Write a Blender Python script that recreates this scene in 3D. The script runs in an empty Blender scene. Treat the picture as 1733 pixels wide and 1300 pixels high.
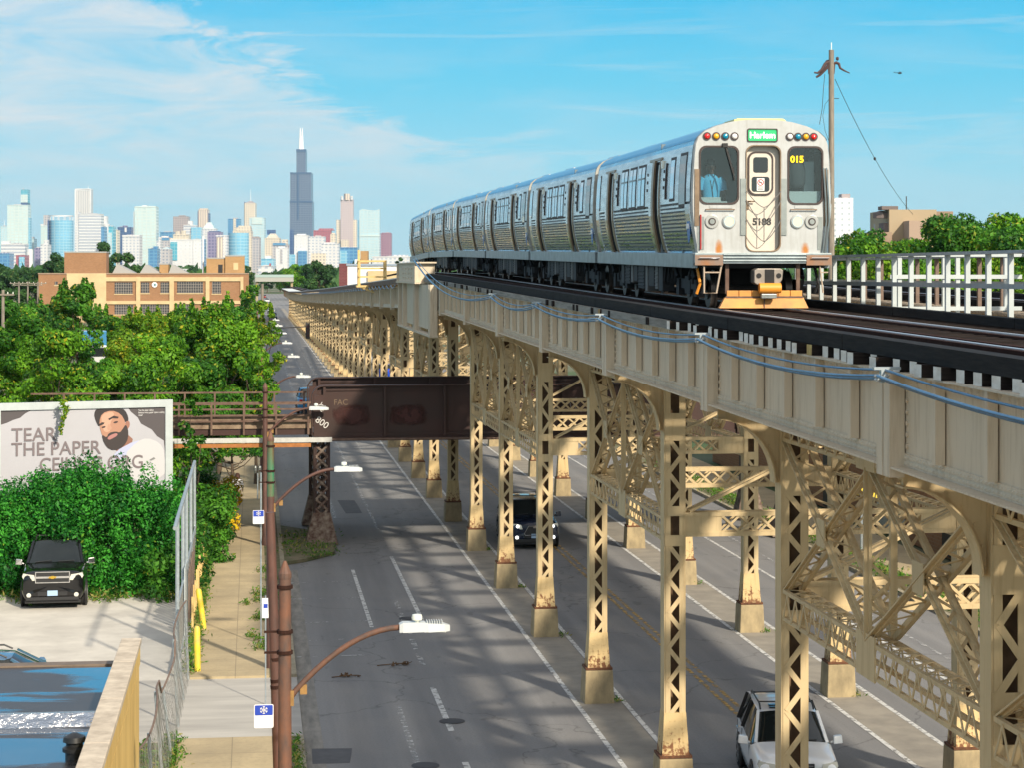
import bpy, math, random
import numpy as np
from mathutils import Vector, Matrix
R = math.radians
random.seed(7)
SC = bpy.context.scene
COL = SC.collection

# ------------------------------------------------------------------ survey
H, F, PSI = 10.5, 3500.0, math.atan(438.5 / 3500.0)
CP, SP = math.cos(PSI), math.sin(PSI)
def WD(x, d, y=None, z=None):
    """world point on the sight line of survey mark x at depth d (height from mark y or z)"""
    l = (x - 866.5) * d / F
    if z is None: z = H - (y - 460.0) * d / F if y is not None else 0.0
    return Vector((l * CP + d * SP, -l * SP + d * CP, z))
def G(x, y, z=0.0):
    """world point on the level z under survey mark (x, y)"""
    d = F * (H - z) / (y - 460.0)
    return WD(x, d, z=z)

# ------------------------------------------------------------------ mesh builder
class MB:
    def __init__(s): s.v = []; s.f = []; s.m = []
    def add(s, vs, fs, m=0):
        b = len(s.v); s.v += [tuple(p) for p in vs]
        for f in fs: s.f.append(tuple(b + i for i in f)); s.m.append(m)
    def box(s, x0, x1, y0, y1, z0, z1, m=0):
        s.add([(x0,y0,z0),(x1,y0,z0),(x1,y1,z0),(x0,y1,z0),(x0,y0,z1),(x1,y0,z1),(x1,y1,z1),(x0,y1,z1)],
              [(0,3,2,1),(4,5,6,7),(0,1,5,4),(1,2,6,5),(2,3,7,6),(3,0,4,7)], m)
    def hexa(s, lo, hi, m=0):
        """solid between two quads given in the same (counter-clockwise from above) order"""
        s.add(list(lo)+list(hi), [(0,3,2,1),(4,5,6,7),(0,1,5,4),(1,2,6,5),(2,3,7,6),(3,0,4,7)], m)
    def bar(s, p0, p1, w, h, up=(0,0,1), m=0):
        p0 = Vector(p0); p1 = Vector(p1); t = (p1-p0)
        if t.length < 1e-6: return
        t.normalize(); u = Vector(up)
        a = t.cross(u)
        if a.length < 1e-4: a = t.cross(Vector((1,0,0)))
        a.normalize(); b = a.cross(t); a *= w/2; b *= h/2
        s.add([p0-a-b,p0+a-b,p0+a+b,p0-a+b,p1-a-b,p1+a-b,p1+a+b,p1-a+b],
              [(0,1,2,3),(7,6,5,4),(0,4,5,1),(1,5,6,2),(2,6,7,3),(3,7,4,0)], m)
    def tube(s, pts, r, n=8, m=0, cap=True):
        pts = [Vector(p) for p in pts]; k = len(pts)
        rs = r if isinstance(r, (list, tuple)) else [r]*k
        b = len(s.v); prev = None
        for i, p in enumerate(pts):
            t = (pts[min(i+1,k-1)] - pts[max(i-1,0)]).normalized()
            if prev is None:
                a = t.cross(Vector((0,0,1)))
                if a.length < 1e-3: a = t.cross(Vector((1,0,0)))
            else: a = prev - t * prev.dot(t)
            a.normalize(); prev = a; c = t.cross(a)
            for j in range(n):
                q = 2*math.pi*j/n
                s.v.append(tuple(p + (a*math.cos(q) + c*math.sin(q))*rs[i]))
        for i in range(k-1):
            for j in range(n):
                s.f.append((b+i*n+j, b+i*n+(j+1)%n, b+(i+1)*n+(j+1)%n, b+(i+1)*n+j)); s.m.append(m)
        if cap:
            s.f.append(tuple(b+j for j in reversed(range(n)))); s.m.append(m)
            s.f.append(tuple(b+(k-1)*n+j for j in range(n))); s.m.append(m)
    def prism(s, poly, depth, to3, m=0):
        """poly in 2-D, extruded; to3(u, v, w) maps to 3-D, w from 0 to depth"""
        n = len(poly); area = sum(poly[i][0]*poly[(i+1)%n][1]-poly[(i+1)%n][0]*poly[i][1] for i in range(n))
        if area < 0: poly = poly[::-1]
        vs = [to3(u,v,0) for u,v in poly] + [to3(u,v,depth) for u,v in poly]
        fs = [tuple(reversed(range(n))), tuple(range(n,2*n))] + [(i,(i+1)%n,n+(i+1)%n,n+i) for i in range(n)]
        s.add(vs, fs, m)
    def quad(s, a, b, c, d, m=0): s.add([a,b,c,d], [(0,1,2,3)], m)
    def disc(s, c, ax, r, t, n=16, m=0):
        ax = Vector(ax).normalized(); c = Vector(c)
        s.tube([c, c+ax*t], r, n, m)
    def lathe(s, prof, c=(0,0,0), n=12, m=0):
        b = len(s.v); k = len(prof)
        for r, z in prof:
            for j in range(n):
                q = 2*math.pi*j/n; s.v.append((c[0]+r*math.cos(q), c[1]+r*math.sin(q), c[2]+z))
        for i in range(k-1):
            for j in range(n):
                s.f.append((b+i*n+j, b+i*n+(j+1)%n, b+(i+1)*n+(j+1)%n, b+(i+1)*n+j)); s.m.append(m)
        s.f.append(tuple(b+j for j in reversed(range(n)))); s.m.append(m)
        s.f.append(tuple(b+(k-1)*n+j for j in range(n))); s.m.append(m)
    def lacing(s, p0, p1, u, w, pitch, bw, th, m=0, cross=False):
        """zigzag flat bars between two chords that run p0..p1, set +-w/2 apart along u"""
        p0 = Vector(p0); p1 = Vector(p1); u = Vector(u).normalized(); L = (p1-p0).length
        if L < pitch*.6: return
        k = max(1, round(L/pitch)); t = (p1-p0)/k; nrm = t.cross(u).normalized()
        for i in range(k):
            sg = 1 if i % 2 == 0 else -1
            a = p0+t*i-u*sg*w/2; b = p0+t*(i+1)+u*sg*w/2
            if i % 2: a = a+nrm*.004; b = b+nrm*.004
            s.bar(a, b, bw, th, nrm, m)
            if cross: s.bar(p0+t*i+u*sg*w/2+nrm*(th+.006+.003*(i%2)), p0+t*(i+1)-u*sg*w/2+nrm*(th+.006+.003*(i%2)), bw, th, nrm, m)
    def build(s, name, mats, parent=None, smooth=None, bevel=None, recalc=False):
        me = bpy.data.meshes.new(name); me.from_pydata(s.v, [], s.f); me.update()
        if not isinstance(mats, (list, tuple)): mats = [mats]
        for q in mats: me.materials.append(q)
        if len(mats) > 1: me.polygons.foreach_set('material_index', s.m)
        if recalc:
            import bmesh
            bm = bmesh.new(); bm.from_mesh(me); bmesh.ops.recalc_face_normals(bm, faces=bm.faces); bm.to_mesh(me); bm.free()
        if smooth is not None:
            me.polygons.foreach_set('use_smooth', [True]*len(me.polygons)); me.set_sharp_from_angle(angle=R(smooth))
        o = bpy.data.objects.new(name, me); COL.objects.link(o)
        if parent: o.parent = parent
        if bevel:
            bv = o.modifiers.new('bevel', 'BEVEL'); bv.width = bevel; bv.segments = 2; bv.limit_method = 'ANGLE'
        return o
def tag(o, label, cat, group=None):
    o['label'] = label; o['category'] = cat
    if group: o['group'] = group
    return o
def thing(name, label, cat, loc=(0,0,0), rot=(0,0,0), group=None):
    o = bpy.data.objects.new(name, None); COL.objects.link(o); o.empty_display_size = .3
    o.location = loc; o.rotation_euler = rot
    return tag(o, label, cat, group)
def kind(o, k): o['kind'] = k; return o
KIDS = {}
def copy_tree(o, parent=None):
    c = o.copy(); COL.objects.link(c); c.parent = parent
    for ch in list(o.children): copy_tree(ch, c)
    return c

# ------------------------------------------------------------------ materials
def newmat(name):
    m = bpy.data.materials.new(name); m.use_nodes = True
    nt = m.node_tree; return m, nt, nt.nodes['Principled BSDF']
def N(nt, t, **kw):
    n = nt.nodes.new(t)
    for k, v in kw.items(): setattr(n, k, v)
    return n
def mth(nt, op, a, b=None, clamp=False):
    n = nt.nodes.new('ShaderNodeMath'); n.operation = op; n.use_clamp = clamp
    for i, q in enumerate((a, b)):
        if q is None: continue
        if isinstance(q, (int, float)): n.inputs[i].default_value = q
        else: nt.links.new(q, n.inputs[i])
    return n.outputs[0]
def mixc(nt, f, a, b):
    n = nt.nodes.new('ShaderNodeMix'); n.data_type = 'RGBA'
    for i, q in ((0, f), (6, a), (7, b)):
        if isinstance(q, (int, float)): n.inputs[i].default_value = q
        elif isinstance(q, (tuple, list)): n.inputs[i].default_value = (*q[:3], 1)
        else: nt.links.new(q, n.inputs[i])
    return n.outputs[2]
def noise(nt, vec, scale, detail=4, rough=.55, dist=0):
    n = nt.nodes.new('ShaderNodeTexNoise'); n.inputs['Scale'].default_value = scale
    n.inputs['Detail'].default_value = detail; n.inputs['Roughness'].default_value = rough; n.inputs['Distortion'].default_value = dist
    if vec is not None: nt.links.new(vec, n.inputs['Vector'])
    return n.outputs['Fac']
def remap(nt, v, a, b, c=0., d=1.):
    n = nt.nodes.new('ShaderNodeMapRange'); n.clamp = True
    nt.links.new(v, n.inputs[0])
    for i, q in enumerate((a, b, c, d)): n.inputs[i+1].default_value = q
    return n.outputs[0]
def coords(nt, kind_='Object', scale=(1,1,1), rot=(0,0,0)):
    t = nt.nodes.new('ShaderNodeTexCoord'); m = nt.nodes.new('ShaderNodeMapping')
    m.inputs['Scale'].default_value = scale; m.inputs['Rotation'].default_value = rot
    nt.links.new(t.outputs[kind_], m.inputs['Vector']); return m.outputs[0]
def worldpos(nt, scale=(1,1,1)):
    g = nt.nodes.new('ShaderNodeNewGeometry'); m = nt.nodes.new('ShaderNodeMapping'); m.inputs['Scale'].default_value = scale
    nt.links.new(g.outputs['Position'], m.inputs['Vector']); return m.outputs[0]
def bump(nt, bs, h, strength=.3, dist=.02):
    b = nt.nodes.new('ShaderNodeBump'); b.inputs['Strength'].default_value = strength; b.inputs['Distance'].default_value = dist
    nt.links.new(h, b.inputs['Height']); nt.links.new(b.outputs[0], bs.inputs['Normal'])
def simple(name, col, rough=.6, metal=0., var=.0, vs=6., col2=None, stretch=(1,1,1), bmp=0., spec=.5, coat=0., world=False):
    m, nt, bs = newmat(name)
    bs.inputs['Base Color'].default_value = (*col, 1); bs.inputs['Roughness'].default_value = rough; bs.inputs['Metallic'].default_value = metal
    bs.inputs['Specular IOR Level'].default_value = spec; bs.inputs['Coat Weight'].default_value = coat
    if var or col2 or bmp:
        v = worldpos(nt, stretch) if world else coords(nt, 'Object', stretch)
        f = noise(nt, v, vs, 6, .6)
        c2 = col2 or tuple(c*(1-var) for c in col)
        if var or col2: nt.links.new(mixc(nt, remap(nt, f, .35, .68), col, c2), bs.inputs['Base Color'])
        if bmp: bump(nt, bs, f, bmp)
    return m
def emit(name, col, st, base=None):
    m, nt, bs = newmat(name); bs.inputs['Base Color'].default_value = (*(base or col), 1)
    bs.inputs['Emission Color'].default_value = (*col, 1); bs.inputs['Emission Strength'].default_value = st; return m
def steel_paint(name, col, rust_amt, base_rust=None, dark=.8):
    """cream enamel on riveted steel: blotches, streaks and rust"""
    m, nt, bs = newmat(name); p = worldpos(nt)
    big = noise(nt, p, .55, 5, .6); st = noise(nt, worldpos(nt, (5,5,.5)), 2.2, 5, .6); fine = noise(nt, p, 9, 6, .65)
    c = mixc(nt, remap(nt, big, .35, .7), col, tuple(q*dark for q in col))
    c = mixc(nt, mth(nt,'MULTIPLY', remap(nt, st, .50, .70), .55), c, tuple(q*f for q, f in zip(col, (.62,.56,.48))))
    r = mth(nt, 'ADD', mth(nt,'MULTIPLY', fine, .65), mth(nt,'MULTIPLY', st, .35))
    lo = .66 - rust_amt
    rm = remap(nt, r, lo, lo+.06)
    if base_rust:
        s = nt.nodes.new('ShaderNodeSeparateXYZ'); nt.links.new(p, s.inputs[0])
        near = remap(nt, s.outputs[2], base_rust[0], base_rust[1], .30, 0.)
        rm = remap(nt, mth(nt,'ADD', r, mth(nt,'MULTIPLY', near, .62)), lo, lo+.07)
    rc = mixc(nt, fine, (.30,.11,.03), (.10,.045,.022))
    nt.links.new(mixc(nt, rm, c, rc), bs.inputs['Base Color']); bs.inputs['Roughness'].default_value = .62
    bump(nt, bs, fine, .15, .01); return m
def glassmat(name, tint=(.55,.62,.62), rough=.02, fres=1.45, alpha=.75):
    m = bpy.data.materials.new(name); m.use_nodes = True; nt = m.node_tree; nt.nodes.clear()
    o = N(nt,'ShaderNodeOutputMaterial'); t = N(nt,'ShaderNodeBsdfTransparent'); g = N(nt,'ShaderNodeBsdfGlossy'); mx = N(nt,'ShaderNodeMixShader')
    t.inputs[0].default_value = (*tint,1); g.inputs['Roughness'].default_value = rough
    fr = N(nt,'ShaderNodeFresnel'); fr.inputs[0].default_value = fres
    nt.links.new(remap(nt, fr.outputs[0], 0, 1, .02, 1.), mx.inputs[0])
    nt.links.new(t.outputs[0], mx.inputs[1]); nt.links.new(g.outputs[0], mx.inputs[2]); nt.links.new(mx.outputs[0], o.inputs[0]); return m
def leafmat(name, dark, light, warm):
    m = bpy.data.materials.new(name); m.use_nodes = True; nt = m.node_tree; nt.nodes.clear()
    o = N(nt,'ShaderNodeOutputMaterial'); a = N(nt,'ShaderNodeAttribute'); a.attribute_name = 'tint'
    b = N(nt,'ShaderNodeAttribute'); b.attribute_name = 'warm'
    c = mixc(nt, a.outputs['Fac'], dark, light); c = mixc(nt, b.outputs['Fac'], c, warm)
    d = N(nt,'ShaderNodeBsdfPrincipled'); d.inputs['Roughness'].default_value = .55; d.inputs['Specular IOR Level'].default_value = .25
    t = N(nt,'ShaderNodeBsdfTranslucent'); mx = N(nt,'ShaderNodeMixShader'); mx.inputs[0].default_value = .32
    nt.links.new(c, d.inputs['Base Color']); nt.links.new(c, t.inputs[0])
    nt.links.new(d.outputs[0], mx.inputs[1]); nt.links.new(t.outputs[0], mx.inputs[2]); nt.links.new(mx.outputs[0], o.inputs[0]); return m
def gridmat(name, wall, win, px, pz, fx, fz, rough=.35, winrough=.12, metal=0., var=.12):
    """storeys and bays of a far facade"""
    m, nt, bs = newmat(name); p = coords(nt); s = nt.nodes.new('ShaderNodeSeparateXYZ'); nt.links.new(p, s.inputs[0])
    u = mth(nt,'FRACT', mth(nt,'DIVIDE', mth(nt,'ADD', mth(nt,'ADD', s.outputs[0], s.outputs[1]), 5000.), px)); w = mth(nt,'FRACT', mth(nt,'DIVIDE', mth(nt,'ADD', s.outputs[2], 1000.), pz))
    k = mth(nt,'MULTIPLY', mth(nt,'LESS_THAN', u, fx), mth(nt,'LESS_THAN', w, fz))
    big = remap(nt, noise(nt, p, .02, 3), .35, .65)
    wc = mixc(nt, big, wall, tuple(q*(1-var) for q in wall)); gc = mixc(nt, big, win, tuple(min(1,q*(1+2*var)) for q in win))
    nt.links.new(mixc(nt, k, wc, gc), bs.inputs['Base Color'])
    nt.links.new(mth(nt,'SUBTRACT', rough, mth(nt,'MULTIPLY', k, rough-winrough)), bs.inputs['Roughness'])
    g = nt.nodes.new('ShaderNodeNewGeometry'); return m
def brickmat(name, c1, c2, mortar, scale=1., bw=.5, rh=.2):
    m, nt, bs = newmat(name); p = coords(nt); s = nt.nodes.new('ShaderNodeSeparateXYZ'); nt.links.new(p, s.inputs[0])
    cb = nt.nodes.new('ShaderNodeCombineXYZ'); nt.links.new(mth(nt,'ADD', s.outputs[0], s.outputs[1]), cb.inputs[0]); nt.links.new(s.outputs[2], cb.inputs[1])
    b = nt.nodes.new('ShaderNodeTexBrick'); nt.links.new(cb.outputs[0], b.inputs['Vector'])
    b.inputs['Color1'].default_value = (*c1,1); b.inputs['Color2'].default_value = (*c2,1); b.inputs['Mortar'].default_value = (*mortar,1)
    b.inputs['Scale'].default_value = scale; b.inputs['Brick Width'].default_value = bw; b.inputs['Row Height'].default_value = rh; b.inputs['Mortar Size'].default_value = .02
    f = noise(nt, p, .3, 5); nt.links.new(mixc(nt, mth(nt,'MULTIPLY', remap(nt,f,.4,.7),.4), b.outputs['Color'], tuple(q*.6 for q in c1)), bs.inputs['Base Color'])
    bs.inputs['Roughness'].default_value = .85; return m

M = {}
M['cream'] = steel_paint('cream_steel', (.64,.49,.275), -.03)
M['cream_base'] = steel_paint('cream_steel_base', (.64,.47,.23), .025, (.88, 1.62))
M['girder'] = steel_paint('girder_enamel', (.66,.555,.415), -.04, dark=.90)
M['shaded_grime'] = simple('shaded_grimy_inner_plate', (.24,.15,.085), .85, var=.4, vs=5, world=True)  # dark brown holds both grime and the shade behind the lacing
M['rust_plate'] = simple('rusty_base_plate', (.16,.065,.03), .85, var=.5, vs=14, world=True)
M['brown_steel'] = simple('oxide_brown_steel', (.032,.015,.011), .6, col2=(.050,.016,.011), vs=.45, world=True)
M['brown_rust'] = simple('flaking_brown_steel', (.085,.038,.026), .8, col2=(.30,.24,.19), vs=5.5, world=True)
M['brown_frame'] = simple('weathered_brown_rail', (.10,.055,.038), .75, col2=(.17,.11,.08), vs=4, world=True)
M['concrete'] = simple('old_concrete', (.42,.33,.19), .9, col2=(.25,.20,.12), vs=4, bmp=.25, stretch=(1,1,.5), world=True)
M['tie'] = simple('grey_tie_wood', (.80,.77,.71), .85, col2=(.62,.57,.49), vs=2.2, stretch=(.5,2,5), world=True)
M['tie_shade'] = simple('shade_dark_tie_wood', (.017,.013,.012), .95, col2=(.034,.027,.024), vs=5, stretch=(.4,3,6), spec=.06, world=True)  # near-black stands for the shade between and below the ties
M['tie_yellow'] = simple('yellowed_tie_wood', (.58,.46,.16), .85, col2=(.30,.16,.06), vs=4, world=True)
M['timber'] = simple('tarred_timber', (.008,.0085,.010), .85, col2=(.022,.021,.021), vs=4, stretch=(5,.5,5), bmp=.3, spec=.2, world=True)
M['rail_steel'] = simple('rail_head_steel', (.75,.77,.80), .38, .9)
M['rail_rust'] = simple('rusty_rail_web', (.045,.022,.017), .9, var=.4, spec=.1, world=True)
M['white_paint'] = simple('white_railing_paint', (.46,.51,.52), .5, var=.12, vs=3, world=True)
M['grey_rail'] = simple('galvanised_rail', (.38,.42,.44), .5, .3, var=.2, world=True)
M['brown_post'] = simple('mottled_brown_post', (.20,.14,.11), .8, var=.3, world=True)  # brown varied at random, for railing posts and slats
M['galv'] = simple('galvanised_pipe', (.46,.52,.55), .42, .5, var=.25, vs=8, world=True)
M['wire'] = simple('fence_wire', (.26,.26,.24), .5, .5)
M['black'] = simple('matt_black', (.012,.012,.013), .6)
M['dark'] = simple('dark_underframe', (.012,.012,.013), .7, var=.5, vs=5)  # near-black also carries the shadow under the train floor
M['chrome'] = simple('chrome', (.8,.8,.8), .12, 1.)
M['tyre'] = simple('tyre_rubber', (.018,.018,.018), .8)
M['rim'] = simple('alloy_rim', (.5,.5,.5), .3, .8)
M['cable'] = simple('cable_sheath', (.07,.20,.36), .35, var=.3)
M['wood'] = simple('weathered_pole_wood', (.27,.235,.19), .9, col2=(.15,.13,.11), vs=3, stretch=(6,6,.6), world=True)
M['pole_brown'] = simple('brown_painted_pole', (.125,.056,.042), .6, col2=(.070,.038,.030), vs=6, stretch=(1,1,.4), world=True)
M['pole_rust'] = simple('rusty_lamp_pole', (.185,.080,.045), .7, col2=(.085,.055,.045), vs=5, stretch=(1,1,.6), world=True)
M['pole_green'] = simple('green_pole_paint', (.04,.20,.10), .55, col2=(.16,.07,.035), vs=1.6, stretch=(2,2,.5), world=True)
M['lamp'] = simple('luminaire_housing', (.50,.53,.54), .4)
M['lens'] = simple('luminaire_lens', (.75,.78,.70), .25)
M['yellow'] = simple('yellow_bollard_paint', (.80,.62,.03), .5, col2=(.55,.42,.10), vs=5, world=True)
M['signwhite'] = simple('sign_white', (.80,.80,.80), .45)
M['signblue'] = simple('sign_blue', (.02,.06,.42), .45)
M['red'] = simple('red_paint', (.5,.02,.02), .5)
M['ochre'] = simple('ochre_cage_paint', (.72,.50,.20), .6, var=.2, world=True)
# ------------------------------------------------------------------ camera, sun, sky
cam = bpy.data.cameras.new('camera'); co = bpy.data.objects.new('camera', cam); COL.objects.link(co)
co.location = (0, 0, H); co.rotation_euler = (R(90), 0, -PSI)
cam.sensor_width = 36; cam.lens = F / 1733 * 36; cam.shift_y = -190 / 1733.0; cam.clip_start = .5; cam.clip_end = 30000
SC.camera = co
SUN_EL = R(31.5); SUN_AZ = math.atan2(.40, -.917)          # from which the light comes: behind the camera, to its right
sdir = Vector((math.cos(SUN_EL)*.40, -math.cos(SUN_EL)*.917, math.sin(SUN_EL))).normalized()
sl = bpy.data.lights.new('sun', 'SUN'); so = bpy.data.objects.new('sun', sl); COL.objects.link(so)
sl.energy = 4.7; sl.angle = R(1.8); sl.color = (1, .89, .72); so.location = (0, 0, 400)
so.rotation_euler = (-sdir).to_track_quat('-Z', 'Y').to_euler()
w = bpy.data.worlds.new('World'); SC.world = w; w.use_nodes = True; nt = w.node_tree
bg = nt.nodes['Background']
sky = N(nt, 'ShaderNodeTexSky'); sky.sky_type = 'NISHITA'; sky.sun_disc = False
sky.sun_elevation = SUN_EL; sky.sun_rotation = math.atan2(sdir.x, sdir.y); sky.altitude = 200; sky.air_density = 1.0; sky.dust_density = .6; sky.ozone_density = 2.2
tc = N(nt, 'ShaderNodeTexCoord'); sp = N(nt, 'ShaderNodeSeparateXYZ'); nt.links.new(tc.outputs['Generated'], sp.inputs[0])
az = mth(nt, 'SUBTRACT', mth(nt, 'ARCTAN2', sp.outputs[0], sp.outputs[1]), PSI); el = mth(nt, 'ARCSINE', sp.outputs[2])
hs = N(nt, 'ShaderNodeHueSaturation'); hs.inputs['Saturation'].default_value = 1.1; nt.links.new(sky.outputs[0], hs.inputs['Color'])
# clear air low over the city: pale at the skyline, deep cyan above it; the open sky higher up stays the plain sky texture
rp = N(nt, 'ShaderNodeValToRGB'); nt.links.new(remap(nt, el, 0, .16), rp.inputs[0])
for k_, (p_, c_) in enumerate(((0,(.36,.74,.90)),(.30,(.25,.71,.91)),(.58,(.085,.63,.91)),(.85,(.012,.54,.90)),(1,(.004,.49,.89)))):
    e_ = rp.color_ramp.elements[k_] if k_ < 2 else rp.color_ramp.elements.new(p_)
    e_.position = p_; e_.color = (*c_, 1)
v10 = N(nt, 'ShaderNodeVectorMath'); v10.operation = 'SCALE'; v10.inputs['Scale'].default_value = 8.4; nt.links.new(rp.outputs[0], v10.inputs[0])
blue = mixc(nt, remap(nt, el, .13, .35, .92, .0), hs.outputs[0], v10.outputs[0])
# high thin cloud: a broad bank over the city with a ragged upper edge, and faint streaks
cv = N(nt, 'ShaderNodeCombineXYZ'); nt.links.new(mth(nt,'MULTIPLY', az, 10), cv.inputs[0]); nt.links.new(mth(nt,'MULTIPLY', el, 46), cv.inputs[1])
cw = N(nt, 'ShaderNodeMapping'); cw.inputs['Rotation'].default_value = (0, 0, R(14)); nt.links.new(cv.outputs[0], cw.inputs[0])
n1 = noise(nt, cw.outputs[0], 1.3, 9, .62, .6); n2 = noise(nt, cw.outputs[0], .55, 6, .55, .3)
ramp = N(nt, 'ShaderNodeFloatCurve')
nt.links.new(remap(nt, az, -.26, .26), ramp.inputs['Value'])
cur = ramp.mapping.curves[0]; pts = [(0,1.0),(.17,.92),(.22,.80),(.28,.70),(.335,.58),(.36,.50),(.50,.41),(.68,.40),(1,.50)]
cur.points[0].location = pts[0]; cur.points[1].location = pts[-1]
for q in pts[1:-1]: cur.points.new(*q)
ramp.mapping.update()
edge = mth(nt, 'MULTIPLY', ramp.outputs[0], .15)
dd = mth(nt, 'SUBTRACT', edge, el); dd = mth(nt, 'ADD', dd, mth(nt,'MULTIPLY', mth(nt,'SUBTRACT', n1, .5), .125))
bank = remap(nt, dd, -.002, .016)
bank = mth(nt, 'MULTIPLY', bank, remap(nt, n1, .30, .66, .22, 1.0))
left = remap(nt, az, .06, -.10, .26, 1.0)
bank = mth(nt, 'MULTIPLY', bank, left)
wv_ = N(nt, 'ShaderNodeCombineXYZ'); nt.links.new(mth(nt,'MULTIPLY', az, 5), wv_.inputs[0]); nt.links.new(mth(nt,'MULTIPLY', el, 75), wv_.inputs[1])
wm_ = N(nt, 'ShaderNodeMapping'); wm_.inputs['Rotation'].default_value = (0, 0, R(-22)); wm_.inputs['Location'].default_value = (3.1, 1.7, 0); nt.links.new(wv_.outputs[0], wm_.inputs[0])
n3 = noise(nt, wm_.outputs[0], 1.0, 8, .6, 1.1)
streak = mth(nt, 'MAXIMUM', mth(nt, 'MULTIPLY', remap(nt, n2, .48, .75), .28), mth(nt, 'MULTIPLY', remap(nt, n3, .54, .82), .52))
cl = mth(nt, 'MAXIMUM', mth(nt, 'MULTIPLY', bank, .95), streak)
cl = mth(nt, 'MULTIPLY', cl, remap(nt, el, .0, .07, .12, 1.))
skyc = mixc(nt, cl, blue, (6.3, 6.75, 7.05))
# bright broken cloud added overhead, out of view, to lift the shade
ov = mth(nt, 'MULTIPLY', remap(nt, el, .22, .5), remap(nt, noise(nt, tc.outputs['Generated'], 2.2, 5), .38, .62, .25, 1.))
skyc = mixc(nt, ov, skyc, (5.6, 6.1, 6.8))
# wide warm glow added round the unseen sun, to warm faces turned its way
dp = N(nt, 'ShaderNodeVectorMath'); dp.operation = 'DOT_PRODUCT'; nt.links.new(tc.outputs['Generated'], dp.inputs[0]); dp.inputs[1].default_value = sdir
gl_ = mth(nt, 'POWER', mth(nt, 'MAXIMUM', dp.outputs['Value'], 0.), 3.0)
gm_ = N(nt, 'ShaderNodeMix'); gm_.data_type = 'RGBA'; gm_.blend_type = 'ADD'; gm_.inputs[0].default_value = 1
gs_ = N(nt, 'ShaderNodeVectorMath'); gs_.operation = 'SCALE'; gs_.inputs[0].default_value = (9.0, 6.9, 4.2); nt.links.new(gl_, gs_.inputs['Scale'])
nt.links.new(skyc, gm_.inputs[6]); nt.links.new(gs_.outputs[0], gm_.inputs[7]); skyc = gm_.outputs[2]
nt.links.new(skyc, bg.inputs['Color']); bg.inputs['Strength'].default_value = .10
SC.view_settings.view_transform = 'Standard'; SC.view_settings.look = 'None'; SC.view_settings.exposure = .25; SC.view_settings.gamma = 1
SC.cycles.max_bounces = 6; SC.cycles.transparent_max_bounces = 12; SC.cycles.use_denoising = True

# air
hm = bpy.data.materials.new('haze'); hm.use_nodes = True; hn = hm.node_tree; hn.nodes.clear()
ho = N(hn, 'ShaderNodeOutputMaterial'); hv = N(hn, 'ShaderNodeVolumePrincipled'); hv.inputs['Color'].default_value = (.66,.86,1,1); hv.inputs['Density'].default_value = 3.0e-5; hv.inputs['Anisotropy'].default_value = .0
hn.links.new(hv.outputs[0], ho.inputs['Volume'])
hb = MB(); hb.box(-9100, 9100, -120, 16100, -1.2, 560); kind(hb.build('haze', hm), 'stuff')
# ------------------------------------------------------------------ ground, road, pavements
def flat(name, mat, x0, x1, y0, y1, z, thick=0):
    b = MB()
    if thick: b.box(x0, x1, y0, y1, z-thick, z)
    else: b.quad((x0,y0,z),(x1,y0,z),(x1,y1,z),(x0,y1,z))
    return kind(b.build(name, mat), 'structure')
m, nt, bs = newmat('far_ground'); p = worldpos(nt)
c = mixc(nt, remap(nt, noise(nt, p, .03, 5), .4, .6), (.05,.09,.025), (.18,.16,.12)); nt.links.new(c, bs.inputs['Base Color']); bs.inputs['Roughness'].default_value = .95
M['ground'] = m
m, nt, bs = newmat('worn_asphalt'); p = worldpos(nt)
lng = noise(nt, worldpos(nt,(1.1,.05,1)), 1.4, 5, .6); fine = noise(nt, p, 18, 5, .7); blot = noise(nt, p, .35, 6, .6)
c = mixc(nt, remap(nt, lng, .35, .65), (.250,.248,.248), (.195,.195,.199)); c = mixc(nt, mth(nt,'MULTIPLY',remap(nt, blot, .45, .7),.5), c, (.27,.26,.245))
c = mixc(nt, mth(nt,'MULTIPLY', remap(nt, fine, .45, .75), .35), c, (.07,.07,.072))
vo = N(nt,'ShaderNodeTexVoronoi'); vo.feature = 'DISTANCE_TO_EDGE'; vo.inputs['Scale'].default_value = .16
ds = N(nt,'ShaderNodeVectorMath'); ds.operation = 'ADD'; nt.links.new(p, ds.inputs[0])
nz = N(nt,'ShaderNodeTexNoise'); nz.inputs['Scale'].default_value = .8; nz.inputs['Detail'].default_value = 6; nt.links.new(p, nz.inputs['Vector'])
sc_ = N(nt,'ShaderNodeVectorMath'); sc_.operation = 'SCALE'; sc_.inputs['Scale'].default_value = 2.2; nt.links.new(nz.outputs['Color'], sc_.inputs[0]); nt.links.new(sc_.outputs[0], ds.inputs[1])
nt.links.new(ds.outputs[0], vo.inputs['Vector'])
crack = remap(nt, vo.outputs['Distance'], .0, .008, .7, 0.)
sx_ = N(nt,'ShaderNodeSeparateXYZ'); nt.links.new(p, sx_.inputs[0])
trk = mth(nt,'ABSOLUTE', mth(nt,'SINE', mth(nt,'ADD', mth(nt,'MULTIPLY', sx_.outputs[0], 1.92), mth(nt,'MULTIPLY', mth(nt,'SUBTRACT', blot, .5), .8))))
c = mixc(nt, mth(nt,'MULTIPLY', remap(nt, trk, .55, 1.), .30), c, (.145,.142,.142))
stn = remap(nt, noise(nt, worldpos(nt,(1,.35,1)), 1.7, 4, .5), .66, .72); c = mixc(nt, mth(nt,'MULTIPLY', stn, .40), c, (.09,.088,.088))
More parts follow.
